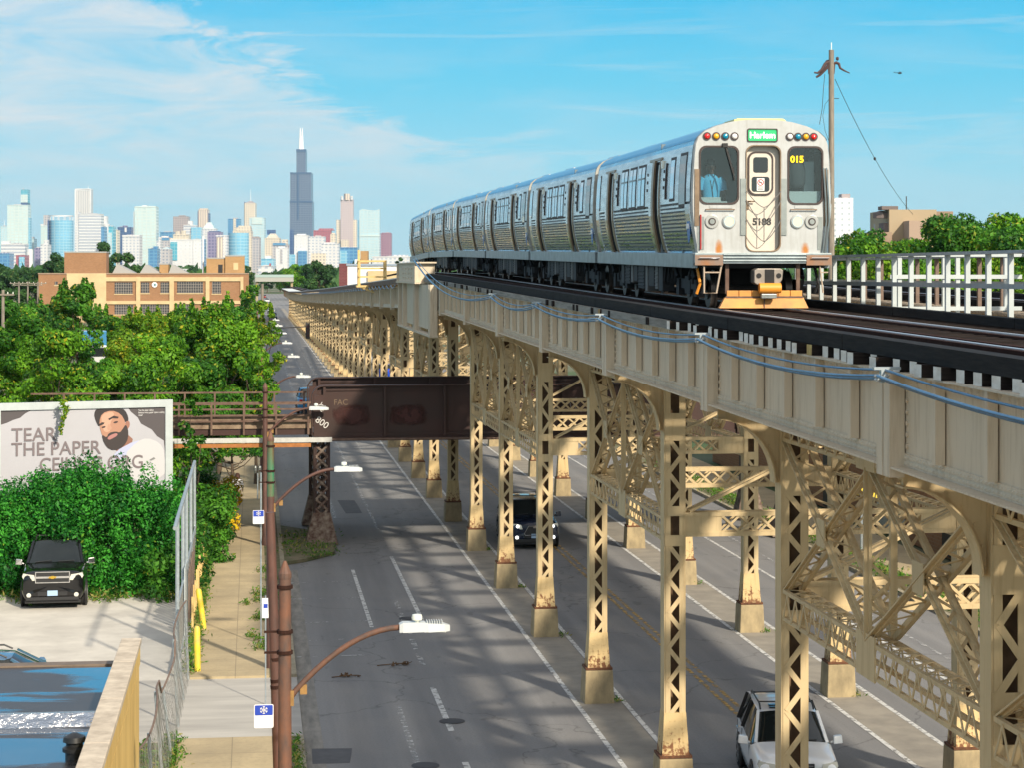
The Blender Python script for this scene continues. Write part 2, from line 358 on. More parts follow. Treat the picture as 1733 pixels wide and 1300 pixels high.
c = mixc(nt, mth(nt,'MULTIPLY', crack, .7), c, (.05,.05,.05)); nt.links.new(c, bs.inputs['Base Color']); bs.inputs['Roughness'].default_value = .8; bump(nt, bs, fine, .2, .01)
M['asphalt'] = m
M['median'] = simple('pale_worn_asphalt', (.33,.30,.25), .85, col2=(.23,.21,.18), vs=1.2, world=True, bmp=.2)
m, nt, bs = newmat('pavement_slabs'); p = worldpos(nt)
s = N(nt,'ShaderNodeSeparateXYZ'); nt.links.new(p, s.inputs[0])
jy = mth(nt,'LESS_THAN', mth(nt,'FRACT', mth(nt,'DIVIDE', s.outputs[1], 1.55)), .018); jx = mth(nt,'LESS_THAN', mth(nt,'ABSOLUTE', mth(nt,'ADD', s.outputs[0], .45)), .012)
c = mixc(nt, remap(nt, noise(nt, p, .7, 6, .65), .35, .7), (.50,.40,.24), (.34,.275,.17)); c = mixc(nt, mth(nt,'MULTIPLY', remap(nt, noise(nt, p, 9, 5), .5, .75), .4), c, (.24,.20,.13))
sl_ = N(nt,'ShaderNodeTexWhiteNoise'); sl_.noise_dimensions = '1D'; nt.links.new(mth(nt,'FLOOR', mth(nt,'DIVIDE', s.outputs[1], 1.55)), sl_.inputs['W'])
c = mixc(nt, mth(nt,'MULTIPLY', sl_.outputs['Value'], .35), c, (.30,.25,.17))
c = mixc(nt, mth(nt,'MULTIPLY', mth(nt,'MAXIMUM', jy, jx), .55), c, (.16,.13,.09)); nt.links.new(c, bs.inputs['Base Color']); bs.inputs['Roughness'].default_value = .9
M['slabs'] = m
M['lot'] = simple('pale_lot_concrete', (.60,.57,.51), .9, col2=(.46,.435,.39), vs=.8, world=True, bmp=.2)
M['apron'] = simple('driveway_concrete', (.47,.45,.41), .9, col2=(.35,.335,.31), vs=1.1, stretch=(.25,1.5,1), world=True)
M['dirt'] = simple('dry_dirt', (.20,.165,.105), .95, col2=(.075,.10,.03), vs=1.6, world=True, bmp=.4)
M['kerbstone'] = simple('kerb_concrete', (.40,.35,.25), .9, var=.35, vs=3, world=True)
flat('ground', M['ground'], -9000, 9000, -60, 16000, -.06)
flat('road', M['asphalt'], 1.1, 20.8, -20, 1000, 0)
XL, XR = 8.35, 14.40
flat('median_strip', M['median'], 7.86, 8.90, -10, 600, .004); flat('median_strip', M['median'], 14.02, 15.12, -10, 600, .004)
flat('sidewalk', M['slabs'], -1.62, .42, -10, 46.5, .12, .2); flat('sidewalk', M['slabs'], -1.62, .42, 53.5, 300, .12, .2)
flat('parkway', M['dirt'], .42, .96, -10, 46.5, .115, .2); flat('parkway', M['dirt'], .42, .96, 53.5, 300, .115, .2)
flat('kerb', M['kerbstone'], .96, 1.12, -10, 46.5, .135, .2); flat('kerb', M['kerbstone'], .96, 1.12, 53.5, 300, .135, .2)
flat('driveway', M['apron'], -5, 1.12, 46.5, 53.5, .06, .12)
flat('car_park', M['lot'], -16, -1.62, 38, 69.5, .02, .1)
flat('dirt_verge', M['dirt'], -2.9, -1.62, 20, 46.4, .06, .12); flat('dirt_verge', M['dirt'], -16, -1.62, 69.5, 76, .03, .1)
flat('sidewalk', M['slabs'], 22.2, 24.4, 20, 300, .12, .2); flat('grass_strip', M['dirt'], 20.96, 22.2, 20, 300, .11, .2); flat('kerb', M['kerbstone'], 20.8, 20.96, 20, 300, .13, .2)
# kerb island round the foot of the railway bridge
b = MB(); b.prism([(1.1,74.2),(1.9,75),(3.0,76.8),(3.15,80),(2.5,83),(1.1,85)], .12, lambda u,v,w: (u,v,.01+w)); kind(b.build('kerb_island', M['dirt']), 'structure')
# lane paint
m, nt, bs = newmat('worn_white_paint'); p = worldpos(nt)
bs.inputs['Base Color'].default_value = (.62,.62,.60,1); bs.inputs['Roughness'].default_value = .7
nt.links.new(remap(nt, noise(nt, p, 5, 6, .7), .36, .50), bs.inputs['Alpha']); M['lane'] = m
m, nt, bs = newmat('faded_white_paint'); p = worldpos(nt)
bs.inputs['Base Color'].default_value = (.50,.50,.49,1); nt.links.new(remap(nt, noise(nt, p, 4, 6, .7), .44, .60), bs.inputs['Alpha']); M['lane_faded'] = m
m, nt, bs = newmat('worn_yellow_paint'); p = worldpos(nt)
bs.inputs['Base Color'].default_value = (.55,.33,.06,1); nt.links.new(remap(nt, noise(nt, p, 3, 6, .7), .42, .58), bs.inputs['Alpha']); M['lane_yellow'] = m
def line(mat, x, y0, y1, w=.12, dash=None, name='lane_marking', z=.008):
    b = MB(); y = y0
    while y < y1:
        e = min(y1, y + (dash[0] if dash else 1e9)); k = max(1, int((e-y)/6))
        b.quad((x-w/2,y,z),(x+w/2,y,z),(x+w/2,e,z),(x-w/2,e,z)); y = e + (dash[1] if dash else 0)
    return kind(b.build(name, mat), 'structure')
line(M['lane'], 7.80, 10, 400); line(M['lane'], 8.98, 10, 400); line(M['lane'], 13.95, 10, 400); line(M['lane'], 15.18, 10, 400)
line(M['lane_yellow'], 11.38, 10, 400, .11); line(M['lane_yellow'], 11.62, 10, 400, .11)
line(M['lane'], 17.7, 10, 200, .11); line(M['lane_faded'], 18.7, 10, 200, .11)
line(M['lane_faded'], 3.48, 38, 50, .13); line(M['lane'], 3.48, 61, 73, .12); line(M['lane_faded'], 3.48, 88, 300, .12)
line(M['lane'], 5.05, 62, 76, .13); line(M['lane_faded'], 5.05, 84, 300, .13); line(M['lane_faded'], 4.5, 55, 66, .15, (1.6, .7)); line(M['lane'], 4.5, 38, 52, .14, (6, 3))
line(M['lane_faded'], 6.3, 120, 300, .12)
for y_ in (56.5, 59.0, 62.0, 66.5, 70.0): 
    b = MB(); b.quad((1.2,y_,.008),(3.4,y_+.1,.008),(3.4,y_+.2,.008),(1.2,y_+.1,.008)); kind(b.build('parking_marking', M['lane_faded']), 'structure')
M['iron'] = simple('manhole_iron', (.045,.045,.05), .6)
for i, (px, py, lab) in enumerate(((765,1222,'round dark manhole cover beside the broken dashed line'),(720,1297,'manhole cover at the bottom edge of the road, beside a white dash'),(692,1048,'small dark cover under the lamp head, beside the bike lane line'))):
    q = G(px, py); b = MB(); b.disc((0,0,.006),(0,0,1),.30,.008,20); b.disc((0,0,.014),(0,0,1),.23,.004,20)
    o = b.build('manhole_cover', M['iron']); o.location = (q.x,q.y,0); tag(o, lab, 'manhole cover', 'manhole covers in the road')

M['patch'] = simple('newer_asphalt_patch', (.110,.112,.120), .85, var=.25, vs=3, world=True)
for x0, x1, y0, y1 in ((1.25,1.9,41.2,42.6),(1.25,2.1,44.3,45.6),(1.2,1.7,39.4,40.4),(16,17.2,57,61),(3.9,4.7,90,95)):
    rg = random.Random(int(y0*7)); b = MB(); b.prism([(x0+rg.uniform(-.1,.1),y0+rg.uniform(-.1,.1)),(x1+rg.uniform(-.1,.1),y0+rg.uniform(-.1,.1)),(x1+rg.uniform(-.1,.1),(y0+y1)/2),(x1+rg.uniform(-.15,.1),y1),(x0+rg.uniform(-.1,.15),y1+rg.uniform(-.1,.1))], .004, lambda u,v,w: (u,v,.001+w)); kind(b.build('road_patch', M['patch']), 'structure')
M['gutter'] = simple('gutter_concrete', (.30,.28,.25), .9, col2=(.17,.165,.15), vs=2.5, stretch=(2,.4,1), world=True)
flat('gutter', M['gutter'], 1.125, 1.55, -10, 73, .004)
M['debris'] = simple('dead_leaf_brown', (.16,.09,.045), .9, var=.5)
for k, (px, py, sz, lab) in enumerate(((671,1127,.26,'dead brown branch tip lying on the road beyond the nearest lamp head'),(590,1147,.22,'thin brown twig lying on the road near the lamp arm'))):
    q = G(px, py); rg = random.Random(k+3); b = MB()
    for j in range(14): a = rg.uniform(0,6.28); r0 = rg.uniform(0,sz); b.bar((r0*math.cos(a)*1.4,r0*math.sin(a)*.7,.02),(r0*math.cos(a)*1.4+rg.uniform(-.12,.12),r0*math.sin(a)*.7+rg.uniform(-.06,.06),rg.uniform(.03,.10)),.04,.02)
    b.tube([(-sz*2,-.05,.02),(0,0,.05),(sz*1.2,.08,.03)],.014,5); o = b.build('fallen_branch', M['debris']); o.location = (q.x,q.y,0); tag(o, lab, 'branch', 'litter on the road')
# ------------------------------------------------------------------ elevated railway
def interp(t, pts):
    if t <= pts[0][0]: return pts[0][1]
    for (a, va), (b, vb) in zip(pts, pts[1:]):
        if t <= b: return va + (vb-va)*(t-a)/(b-a)
    return pts[-1][1]
def B(y): return interp(y, [(-20,9.094),(24,9.60),(95,10.416),(113,10.50),(130,10.25),(190,9.25),(300,7.9),(400,6.9),(600,6.3),(1200,6.1)])
def GT(y): return interp(y, [(-20,8.924),(24,9.43),(95,10.246),(95.01,9.85),(98,9.80),(190,8.65),(300,7.3),(400,6.35),(600,5.8),(1200,5.6)])
def GB(y): return GT(y) - (1.08 if y < 95.5 else 1.02)
XG = 7.15                       # left face girder
YB = [40.7 + 9.2*n for n in range(-4, 48)]
via = thing('elevated_viaduct', 'cream riveted steel railway viaduct on lattice columns running down the street', 'viaduct')
def column(x, yb):
    top = GB(yb) - .02; b = MB(); hw, hd = .205, .18
    for s in (-1, 1):
        b.box(x+s*hw-.014, x+s*hw+.014, yb-hd, yb+hd, 1.6, top)                       # channel web
        for t in (-1, 1): b.box(x+(s*hw-.115 if s > 0 else -hw+.0145), x+(hw-.0145 if s > 0 else -hw+.115), yb+t*hd-.012, yb+t*hd+.012, 1.6, top)
    z0, z1 = 1.62, top-1.35
    for t in (-1, 1):
        b.lacing((x,yb+t*(hd+.018),z0),(x,yb+t*(hd+.018),5.05),(1,0,0),.27,.36,.088,.012)
        b.lacing((x,yb+t*(hd+.018),5.80),(x,yb+t*(hd+.018),z1),(1,0,0),.27,.36,.088,.012)
        b.box(x-hw, x+hw, yb+t*(hd+.02)-.008, yb+t*(hd+.02)+.008, 5.02, 5.24); b.box(x-hw, x+hw, yb+t*(hd+.02)-.008, yb+t*(hd+.02)+.008, 5.62, 5.82)
        b.box(x-hw, x+hw, yb+t*(hd+.02)-.008, yb+t*(hd+.02)+.008, z1-.05, z1+.5)
    c = b.build('column', M['cream'], via)
    b = MB(); b.box(x-hw+.016, x+hw-.016, yb+.03, yb+.05, 1.62, top-.02); b.build('inner_plate', M['shaded_grime'], c)
    b = MB(); q = .275
    lo = [(x-q,yb-.27,.86),(x+q,yb-.27,.86),(x+q,yb+.27,.86),(x-q,yb+.27,.86)]; hi = [(x-.223,yb-.205,1.70),(x+.223,yb-.205,1.70),(x+.223,yb+.205,1.70),(x-.223,yb+.205,1.70)]
    b.hexa(lo, hi);
    for i in range(5):
        for s in (-.17, 0, .17): b.disc((x+s*(1.1-.12*i), yb-.262+.0135*i, .98+.14*i),(0,-1,0),.018,.016,6)
    b.build('column_base', M['cream_base'], c)
    b = MB(); b.box(x-.33, x+.33, yb-.30, yb+.30, .81, .862); b.build('base_plate', M['rust_plate'], c)
    b = MB(); b.hexa([(x-.37,yb-.36,-.1),(x+.37,yb-.36,-.1),(x+.37,yb+.36,-.1),(x-.37,yb+.36,-.1)], [(x-.335,yb-.325,.80),(x+.335,yb-.325,.80),(x+.335,yb+.325,.80),(x-.335,yb+.325,.80)])
    b.build('pedestal', M['concrete'], c, bevel=.02)
def arc_poly(x0, x1, z1, wdt, hgt, sgn):
    """bracket plate: x0 outer girder, x1 column face, top z1"""
    P = [(x0, z1), (x1, z1), (x1, z1-hgt-.22), (x1-sgn*.10, z1-hgt-.22)]
    for i in range(13):
        a = math.pi/2*i/12
        P.append((x1-sgn*(.10+wdt*(1-math.cos(a))), z1-.22-hgt*(1-math.sin(a)) ))
    P.append((x0, z1-.20)); return P
def girder(y0, y1, x=XG, face=-1, deep=0, detail=2):
    b = MB(); t0, t1, b0, b1 = GT(y0+.01), GT(y1-.01), GB(y0+.01)-deep, GB(y1-.01)-deep
    if y0 < 95.5 < y1: t1 = t0
    def sl(xa, xb, za, zb):     # slab following the grade; z given as offset from top(+)/bottom(-)
        lo = [(xa,y0,za(0)),(xb,y0,za(0)),(xb,y1,za(1)),(xa,y1,za(1))]; hi = [(xa,y0,zb(0)),(xb,y0,zb(0)),(xb,y1,zb(1)),(xa,y1,zb(1))]; b.hexa(lo, hi)
    T = lambda k: t0+(t1-t0)*k; Bt = lambda k: b0+(b1-b0)*k
    sl(x-.012, x+.012, lambda k: Bt(k)+.02, lambda k: T(k)-.02)
    sl(x-.17, x+.17, lambda k: T(k)-.022, T); sl(x-.19, x+.19, Bt, lambda k: Bt(k)+.024)
    sl(x-.028, x+.028, lambda k: Bt(k)+.026, lambda k: Bt(k)+.17); sl(x-.028, x+.028, lambda k: T(k)-.15, lambda k: T(k)-.024)
    L = y1-y0; n = 6
    for i in range(1, n):
        k = i/n; y = y0+L*k
        for s in (-1, 1): b.box(x+min(s*.029,s*.135), x+max(s*.029,s*.135), y-.05, y+.05, Bt(k)+.176, T(k)-.03)
    for k, y in ((0, y0+.13), (1, y1-.13)):
        for s in (-1, 1): b.box(x+min(s*.028,s*.20), x+max(s*.028,s*.20), y-.11, y+.11, Bt(k)+(.03 if s > 0 else -.10), T(k)-.03)
    if detail > 1:
        ny = int(L/.105)
        for i in range(ny):
            y = y0+.1+i*.105; k = (y-y0)/L; 
            for z in (Bt(k)+.065, Bt(k)+.125): b.add([(x-.028,y-.022,z-.022),(x-.028,y+.022,z-.022),(x-.028,y+.022,z+.022),(x-.028,y-.022,z+.022),(x-.056,y,z)],[(1,0,4),(2,1,4),(3,2,4),(0,3,4)])
            if i % 2 == 0:
                z = T(k)-.09; b.add([(x-.028,y-.02,z-.03),(x-.028,y+.02,z-.03),(x-.028,y+.02,z+.03),(x-.028,y-.02,z+.03),(x-.046,y,z)],[(1,0,4),(2,1,4),(3,2,4),(0,3,4)])
        for k, y in ((0, y0+.3), (1, y1-.3)):
            for j in range(7):
                z = Bt(k)+.25+j*.125; b.disc((x-.012,y,z),(-1,0,0),.028,.02,6)
    return b.build('girder', M['girder'], via)
def bracing(x, ya, yb_):
    """two X panels between neighbouring columns of one row, with lattice struts above and below"""
    b = MB(); ya += .2; yb_ -= .2; ym = (ya+yb_)/2
    zl, zu = 5.12, min(GB(ya), GB(yb_))-.1
    if zu-zl < 1.4: zl = zu-1.6
    for z0, z1 in ((zl, zl+.42), (zu-.34, zu)):
        for sx in (-1, 1):
            for z in (z0, z1): b.bar((x+sx*.17,ya,z),(x+sx*.17,yb_,z),.06,.06)
            b.lacing((x+sx*.205,ya+.05,(z0+z1)/2),(x+sx*.205,yb_-.05,(z0+z1)/2),(0,0,1),z1-z0-.02,.24,.045,.012)
        b.lacing((x,ya+.05,z1+.035),(x,yb_-.05,z1+.035),(1,0,0),.32,.24,.045,.01)
        b.box(x-.215, x-.19, ym-.42, ym+.42, z0-.06, z1+.12)
    def brace(pa, pb, o=.16):
        pa = Vector(pa); pb = Vector(pb)
        for sx in (-1, 1):
            dx = Vector((sx*o,0,0)); b.bar(pa+dx, pb+dx, .085, .045, (1,0,0))
            b.bar(pa+dx*1.25, pb+dx*1.25, .025, .09, (1,0,0))
        b.lacing(pa, pb, (1,0,0), o*1.9, .26, .045, .01)
    lo, hi = zl+.44, zu-.36
    brace((x,ym,lo),(x,ym,hi), .15)
    for s, ye in ((0, ya), (1, yb_)):
        brace((x-.02,ye,lo),(x-.02,ym,hi),.10); brace((x+.02,ye,hi),(x+.02,ym,lo),.16)
        ymid = (ye+ym)/2; b.box(x-.215, x-.198, ymid-.22, ymid+.22, (lo+hi)/2-.2, (lo+hi)/2+.2)
    return b.build('lattice_bracing', M['cream'], via)
def sway(yb):
    """across the street between the two columns of a bent"""
    b = MB(); x0, x1 = XL+.21, XR-.21; z0, z1 = 5.24, 5.64
    if GB(yb) < 6.6: z0, z1 = GB(yb)-1.1, GB(yb)-.7
    for sy in (-1, 1):
        y = yb+sy*.14
        for z in (z0, z1): b.bar((x0,y,z),(x1,y,z),.05,.085)
        b.lacing((x0+.75,y,(z0+z1)/2),(x1-.75,y,(z0+z1)/2),(0,0,1),z1-z0-.05,.36,.045,.012,cross=True)
        for xa in (x0, x1-.75): b.box(xa, xa+.75, y-.010, y+.010, z0+.02, z1+.02)
    if GB(yb) > 7.2:
        for sy in (-1,1): b.bar((x0+.1,yb+sy*.10,z1+.06),(x1-.05,yb+sy*.10,GB(yb)-.25),.05,.11,(0,-1,0))
    return b.build('sway_frame', M['cream'], via)
for i, yb in enumerate(YB):
    if yb < 8: continue
    n = i-4
    for x in (XL, XR): column(x, yb)
    gb, gt = GB(yb), GT(yb)-.2
    b = MB(); b.box(XG+.02, 18.4, yb-.13, yb+.13, gb+.03, gt)
    for k in range(11): b.box(XG+.4+k*1.05, XG+.48+k*1.05, yb-.2, yb+.2, gb+.04, gt-.01)
    b.build('cross_girder', M['cream'], via)
    hg = 1.0 if gb > 6 else .7
    for x0, x1, s in (((XG+.02, XL-.20, 1),) + (((18.3, XR+.20, -1),) if n < 14 else ())):
        wdt = .92 if s > 0 else 1.2
        P = arc_poly(x0, x1, gb-.004, wdt, hg, s); b = MB(); b.prism(P, .07, lambda u,v,w: (u, yb-.035+w, v))
        arc = P[3:17]
        for (ua,va),(ub,vb) in zip(arc, arc[1:]): b.bar((ua,yb,va),(ub,yb,vb),.30,.022,(s*-.5,0,-.5))
        for k in range(1, 13, 2):
            (ua,va) = arc[k]; b.disc((ua+s*.07,yb-.036,va+.07),(0,-1,0),.02,.014,6)
        b.box(min(x1,x1-s*.02), max(x1,x1-s*.02), yb-.19, yb+.19, gb-hg-.45, gb-.02)
        b.build('cantilever_bracket', M['cream'], via)
    if n < 26: sway(yb)
    if i+1 < len(YB):
        y2 = YB[i+1]; girder(yb, y2, detail=2 if n < 3 else 1)
        if n < 12: girder(yb, y2, 18.45, detail=1)
        braced = n in (-3, -2, 0, 2, 3) or (n >= 6 and n % 2 == 0)
        if braced and n < 40:
            for x in (XL, XR):
                if x == XL or n < 24: bracing(x, yb, y2)
    # stringers under the rails
    if i+1 < len(YB) and n < 26:
        b = MB(); y2 = YB[i+1]
        for x in (9.0, 10.4, 12.4, 14.7, 16.1, 17.5):
            a0, a1 = B(yb)-.172, B(y2)-.172
            b.hexa([(x-.12,yb,a0-.5),(x+.12,yb,a0-.5),(x+.12,y2,a1-.5),(x-.12,y2,a1-.5)], [(x-.12,yb,a0),(x+.12,yb,a0),(x+.12,y2,a1),(x-.12,y2,a1)])
        b.build('stringer', M['cream'], via)
# heavy plate span over the railway with its raised parapet box
b = MB(); ya, ye = 78.2, 95.4
for y0, y1 in ((ya, 86.2), (86.2, ye)): b.box(XG-.32, XG-.22, y0+.35, y1-.35, 8.25, 10.0)
for y in (ya, ya+.6, 85.9, 86.5, 92.5, ye): b.box(XG-.50, XG-.22, y-.17, y+.17, 8.1, 10.02)
b.box(XG-.52, XG-.2, ya-.2, ye+.2, 8.02, 8.10); b.build('deep_plate_girder', M['girder'], via)
b = MB(); b.box(XG-.5, XG+.25, 84.5, 95.2, 10.05, 10.86); b.box(XG-.6, XG+.35, 84.2, 95.5, 10.02, 10.10); b.box(XG-.56, XG+.31, 84.3, 95.4, 10.86, 10.92)
for y in (84.6, 95.1): b.box(XG-.58, XG-.4, y-.14, y+.14, 10.1, 10.9)
for k in range(4):
    for j in range(3): b.disc((XG-.5, 87+k*1.7, 10.25+.2*j),(-1,0,0),.05,.03,6)
b.build('parapet_box', M['girder'], via)
# station platform slab beyond
def BP(y): return interp(y, [(97,10.26),(190,9.05),(300,7.75),(400,6.8),(600,6.3)])
ys = [97, 120, 150, 190, 240, 300, 400, 500]
M['platform'] = simple('pale_platform_boards', (.74,.78,.76), .5, var=.12, vs=1, world=True)
b = MB()
for a, c in zip(ys, ys[1:]): b.hexa([(6.85,a,BP(a)-.14),(9.35,a,BP(a)-.14),(9.35,c,BP(c)-.14),(6.85,c,BP(c)-.14)], [(6.85,a,BP(a)),(9.35,a,BP(a)),(9.35,c,BP(c)),(6.85,c,BP(c))])
pf = tag(b.build('station_platform', M['platform']), 'pale platform deck edge along the far viaduct, past the raised steel box', 'platform')
b = MB()
for a, c in zip(ys, ys[1:]): b.hexa([(6.78,a,BP(a)-.30),(6.84,a,BP(a)-.30),(6.84,c,BP(c)-.30),(6.78,c,BP(c)-.30)], [(6.78,a,BP(a)-.06),(6.84,a,BP(a)-.06),(6.84,c,BP(c)-.06),(6.78,c,BP(c)-.06)])
b.build('fascia', M['brown_frame'], pf)
b = MB()
for k in range(60):
    y = 99+k*3.2; b.tube([(6.76,y+j*.53,BP(y+j*.53)-.34-.16*math.sin(math.pi*j/6)) for j in range(7)], .03, 5)
b.build('festoon_cable', M['cable'], pf)

# ------------------------------------------------------------------ tracks
def strip(b, x0, x1, za, zb, ys, m=0, xo=None):
    for a, c in zip(ys, ys[1:]):
        oa, oc = (xo(a), xo(c)) if xo else (0, 0)
        b.hexa([(x0+oa,a,B(a)+za),(x1+oa,a,B(a)+za),(x1+oc,c,B(c)+za),(x0+oc,c,B(c)+za)], [(x0+oa,a,B(a)+zb),(x1+oa,a,B(a)+zb),(x1+oc,c,B(c)+zb),(x0+oc,c,B(c)+zb)], m)
TY = [-6, 8, 16, 24, 32, 40, 48, 60, 75, 95, 113, 130, 160, 190, 245, 300, 400, 600]
def XO(y): return interp(y, [(-6,0),(44,.06),(70,.45),(130,1.25),(200,1.6),(600,1.6)])
def track(label, xc, xt0, xt1, bend, yend, guard):
    t = thing('railway_track', label, 'track', group='tracks on the viaduct')
    ys = [y for y in TY if y <= yend]
    for s in (-1, 1):
        b = MB(); x = xc+s*.745
        strip(b, x-.065, x+.065, -.035, -.022, ys, 1, bend); strip(b, x-.036, x+.036, -.021, 0, ys, 0, bend)
        b.build('rail', [M['rail_steel'], M['rail_rust']], t)
        b = MB(); x = xc+s*.50; strip(b, x-.06, x+.06, -.035, -.004, ys, 0, bend); b.build('guard_rail', M['rail_rust'], t)
    for x, zt, wd in guard:
        y = -6.; k = 0
        while y < min(yend, 96 if zt == .155 else 140):
            e = min(y+6.05, yend); b = MB(); strip(b, x-wd/2, x+wd/2, -.03, zt+random.uniform(-.006,.006), [y+.012, (y+e)/2, e-.012]); b.build('guard_timber', M['timber'], t); y = e; k += 1
    rest = MB(); y = -6.; k = 0
    while y < yend:
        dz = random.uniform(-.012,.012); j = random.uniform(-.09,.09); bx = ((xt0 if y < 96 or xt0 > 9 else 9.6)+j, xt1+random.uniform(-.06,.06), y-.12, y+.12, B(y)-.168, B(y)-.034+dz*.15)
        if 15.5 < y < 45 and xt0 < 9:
            r = random.random(); b = MB(); b.box(*bx); b.m = [0,0,0,0,0,1]  # only the outer end is pale; the sides carry painted shade
            b.build('tie', [M['tie_shade'], M['tie_yellow'] if r < .10 else (M['tie'] if y < 34.5 else M['tie_shade'])], t)
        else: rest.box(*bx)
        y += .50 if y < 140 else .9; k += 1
    kind(rest.build('tie', M['tie_shade'], t), 'stuff')
    return t
NT = track('railway track under the train with tarred edge timber and grey tie ends', 9.72, 6.98, 11.75, XO, 600, ((7.17,.155,.24),(11.62,.12,.22)))
FT = track('empty farther railway track behind the brown railing', 17.0, 15.3, 18.75, lambda y: 0, 160, ((18.5,.1,.25),(15.55,.1,.2)))
b = MB(); strip(b, 8.33, 8.41, -.01, .06, [y for y in TY if y < 140]); strip(b, 8.31, 8.43, -.03, -.012, [y for y in TY if y < 140]); b.build('contact_rail', M['rail_rust'], NT)
# walkway and railings between the tracks
M['plank'] = simple('grey_walkway_planks', (.30,.25,.19), .85, col2=(.20,.16,.12), vs=3, stretch=(4,1,1), world=True)
b = MB()
y = 10.
while y < 110:
    z = B(y)-.1; b.box(14.3, 15.1, y, y+.22, z, z+.05); y += .3
wk = tag(b.build('walkway', M['plank']), 'narrow plank walkway along the brown railing beyond the near track', 'walkway')
def railing(label, x, ys_, mp, mr, cat='railing', tops=True):
    t = thing('guard_railing', label, cat, group='railings beside the track')
    for y in ys_:
        b = MB(); z = B(y)-.1; b.box(x-.04, x+.04, y-.04, y+.04, z, 10.80 if y < 60 else z+1.2); b.build('post', mp, t)
    f = lambda y: 10.80 if y < 60 else B(y)+1.1
    a, c = ys_[0], ys_[-1]
    for nm, h0, h1, wd in (('top_rail', 0., .055, .17), ('middle_rail', -.57, -.49, .05)):
        b = MB(); x0 = x-.045-wd if nm != 'top_rail' else x-wd/2
        if nm != 'top_rail': x0 = x-.045-.05
        b.hexa([(x0,a-.05,f(a)+h0),(x0+wd,a-.05,f(a)+h0),(x0+wd,c+.05,f(c)+h0),(x0,c+.05,f(c)+h0)], [(x0,a-.05,f(a)+h1),(x0+wd,a-.05,f(a)+h1),(x0+wd,c+.05,f(c)+h1),(x0,c+.05,f(c)+h1)])
        b.build(nm, mr, t)
    return t
railing('white post railing close beside the near track, in front of the train nose', 12.15, [24+1.02*k for k in range(22)], M['white_paint'], M['grey_rail'])
railing('brown railing on the far side of the plank walkway', 15.0, [28+1.35*k for k in range(20)], M['brown_post'], M['grey_rail'])
t = thing('guard_railing', 'white railing crossing the walkway at right angles to the track', 'railing', group='railings beside the track')
yc = 38.9
for x in (12.45, 13.35, 13.62, 14.6):
    b = MB(); b.box(x-.04, x+.04, yc-.04, yc+.04, B(yc)-.05, 10.80); b.build('post', M['white_paint'], t)
for nm, z0, z1 in (('top_rail', 10.80, 10.86), ('middle_rail', 10.37, 10.45), ('kick_board', B(yc)-.02, B(yc)+.06)):
    b = MB(); b.box(12.25, 14.9, yc-.075, yc-.045, z0, z1); b.build(nm, M['white_paint'], t)

# ------------------------------------------------------------------ cables slung along the girder
xa = 6.80
anch = [WD(1733+140, 15.2, z=9.05)] + [Vector((xa, y, GT(y)-.07)) for y in (YB[2]-.45, YB[3]-.45, YB[4]-.4, YB[5]-.3, YB[6]-.2)] + [Vector((6.6, 84.8, 10.98))]
anch[0] = Vector((xa, YB[1]-.45, GT(YB[1])-.07))
for k, (off, lab) in enumerate((((0,0), 'blue sheathed cable slung lowest along the girder side'), ((-.06,.035), 'blue sheathed cable slung in the middle of the bundle'), ((.03,.10), 'dark cable slung above the blue pair along the girder'))):
    b = MB()
    for i, (p, q) in enumerate(zip(anch, anch[1:])):
        sag = (.14, .15, .14, .13, .20, .62)[i] * (1 - .15*(k == 2)); P = []
        for j in range(13):
            u = j/12; v = p.lerp(q, u); P.append((v.x+off[0], v.y, v.z-4*sag*u*(1-u)+off[1]))
        b.tube(P, .019 if k < 2 else .014, 6, cap=False)
    tag(b.build('power_cable', M['cable'], smooth=60), lab, 'cable', 'cables slung along the girder')
for j, (p, lab) in enumerate(zip(anch[1:6], ('nearest the picture edge', 'at the joint behind the nearest arched bracket', 'at the joint above the second arched bracket', 'at the joint above the third arched bracket', 'farthest along the girder'))):
    t = thing('cable_bracket', 'small pale steel arm holding the cables, ' + lab, 'bracket', p, group='cable arms on the girder')
    b = MB(); b.box(-.10, .20, -.04, .04, .10, .13); b.box(-.02, .02, -.04, .04, -.04, .10); b.build('arm', M['galv'], t)
    b = MB()
    for dx in (-.05, .04): b.lathe([(.03,-.03),(.045,-.01),(.03,.01),(.045,.03),(.03,.05)], (dx,0,0), 8)
    b.build('insulator', M['galv'], t)
# ochre signal cage hung on the platform edge
cg = thing('signal_cage', 'ochre railed maintenance cage hanging on the far platform edge', 'cage', WD(606, 122, z=9.72))
b = MB()
for x in (0, 1.55): 
    for y in (0, .9): b.box(x, x+.14, y, y+.14, 0, 1.42)
for z in (.45, .95, 1.38):
    for y in (0, .9): b.box(0, 1.69, y+.02, y+.12, z, z+.10)
    for x in (0, 1.55): b.box(x+.01, x+.08, 0, .99, z, z+.06)
b.build('cage_rail', M['ochre'], cg)
b = MB(); b.box(-.1, 2.1, -.1, 1.05, -.12, 0); b.build('floor', M['ochre'], cg)
b = MB(); b.box(.0, .13, .4, .53, 0, 2.1); b.build('mast', M['ochre'], cg)
b = MB(); b.bar((.2,.1,-.12),(2.3,-1.2,-.95),.1,.1); b.bar((.5,.1,-.12),(2.6,-1.2,-1.05),.08,.08); b.build('strut', M['ochre'], cg)

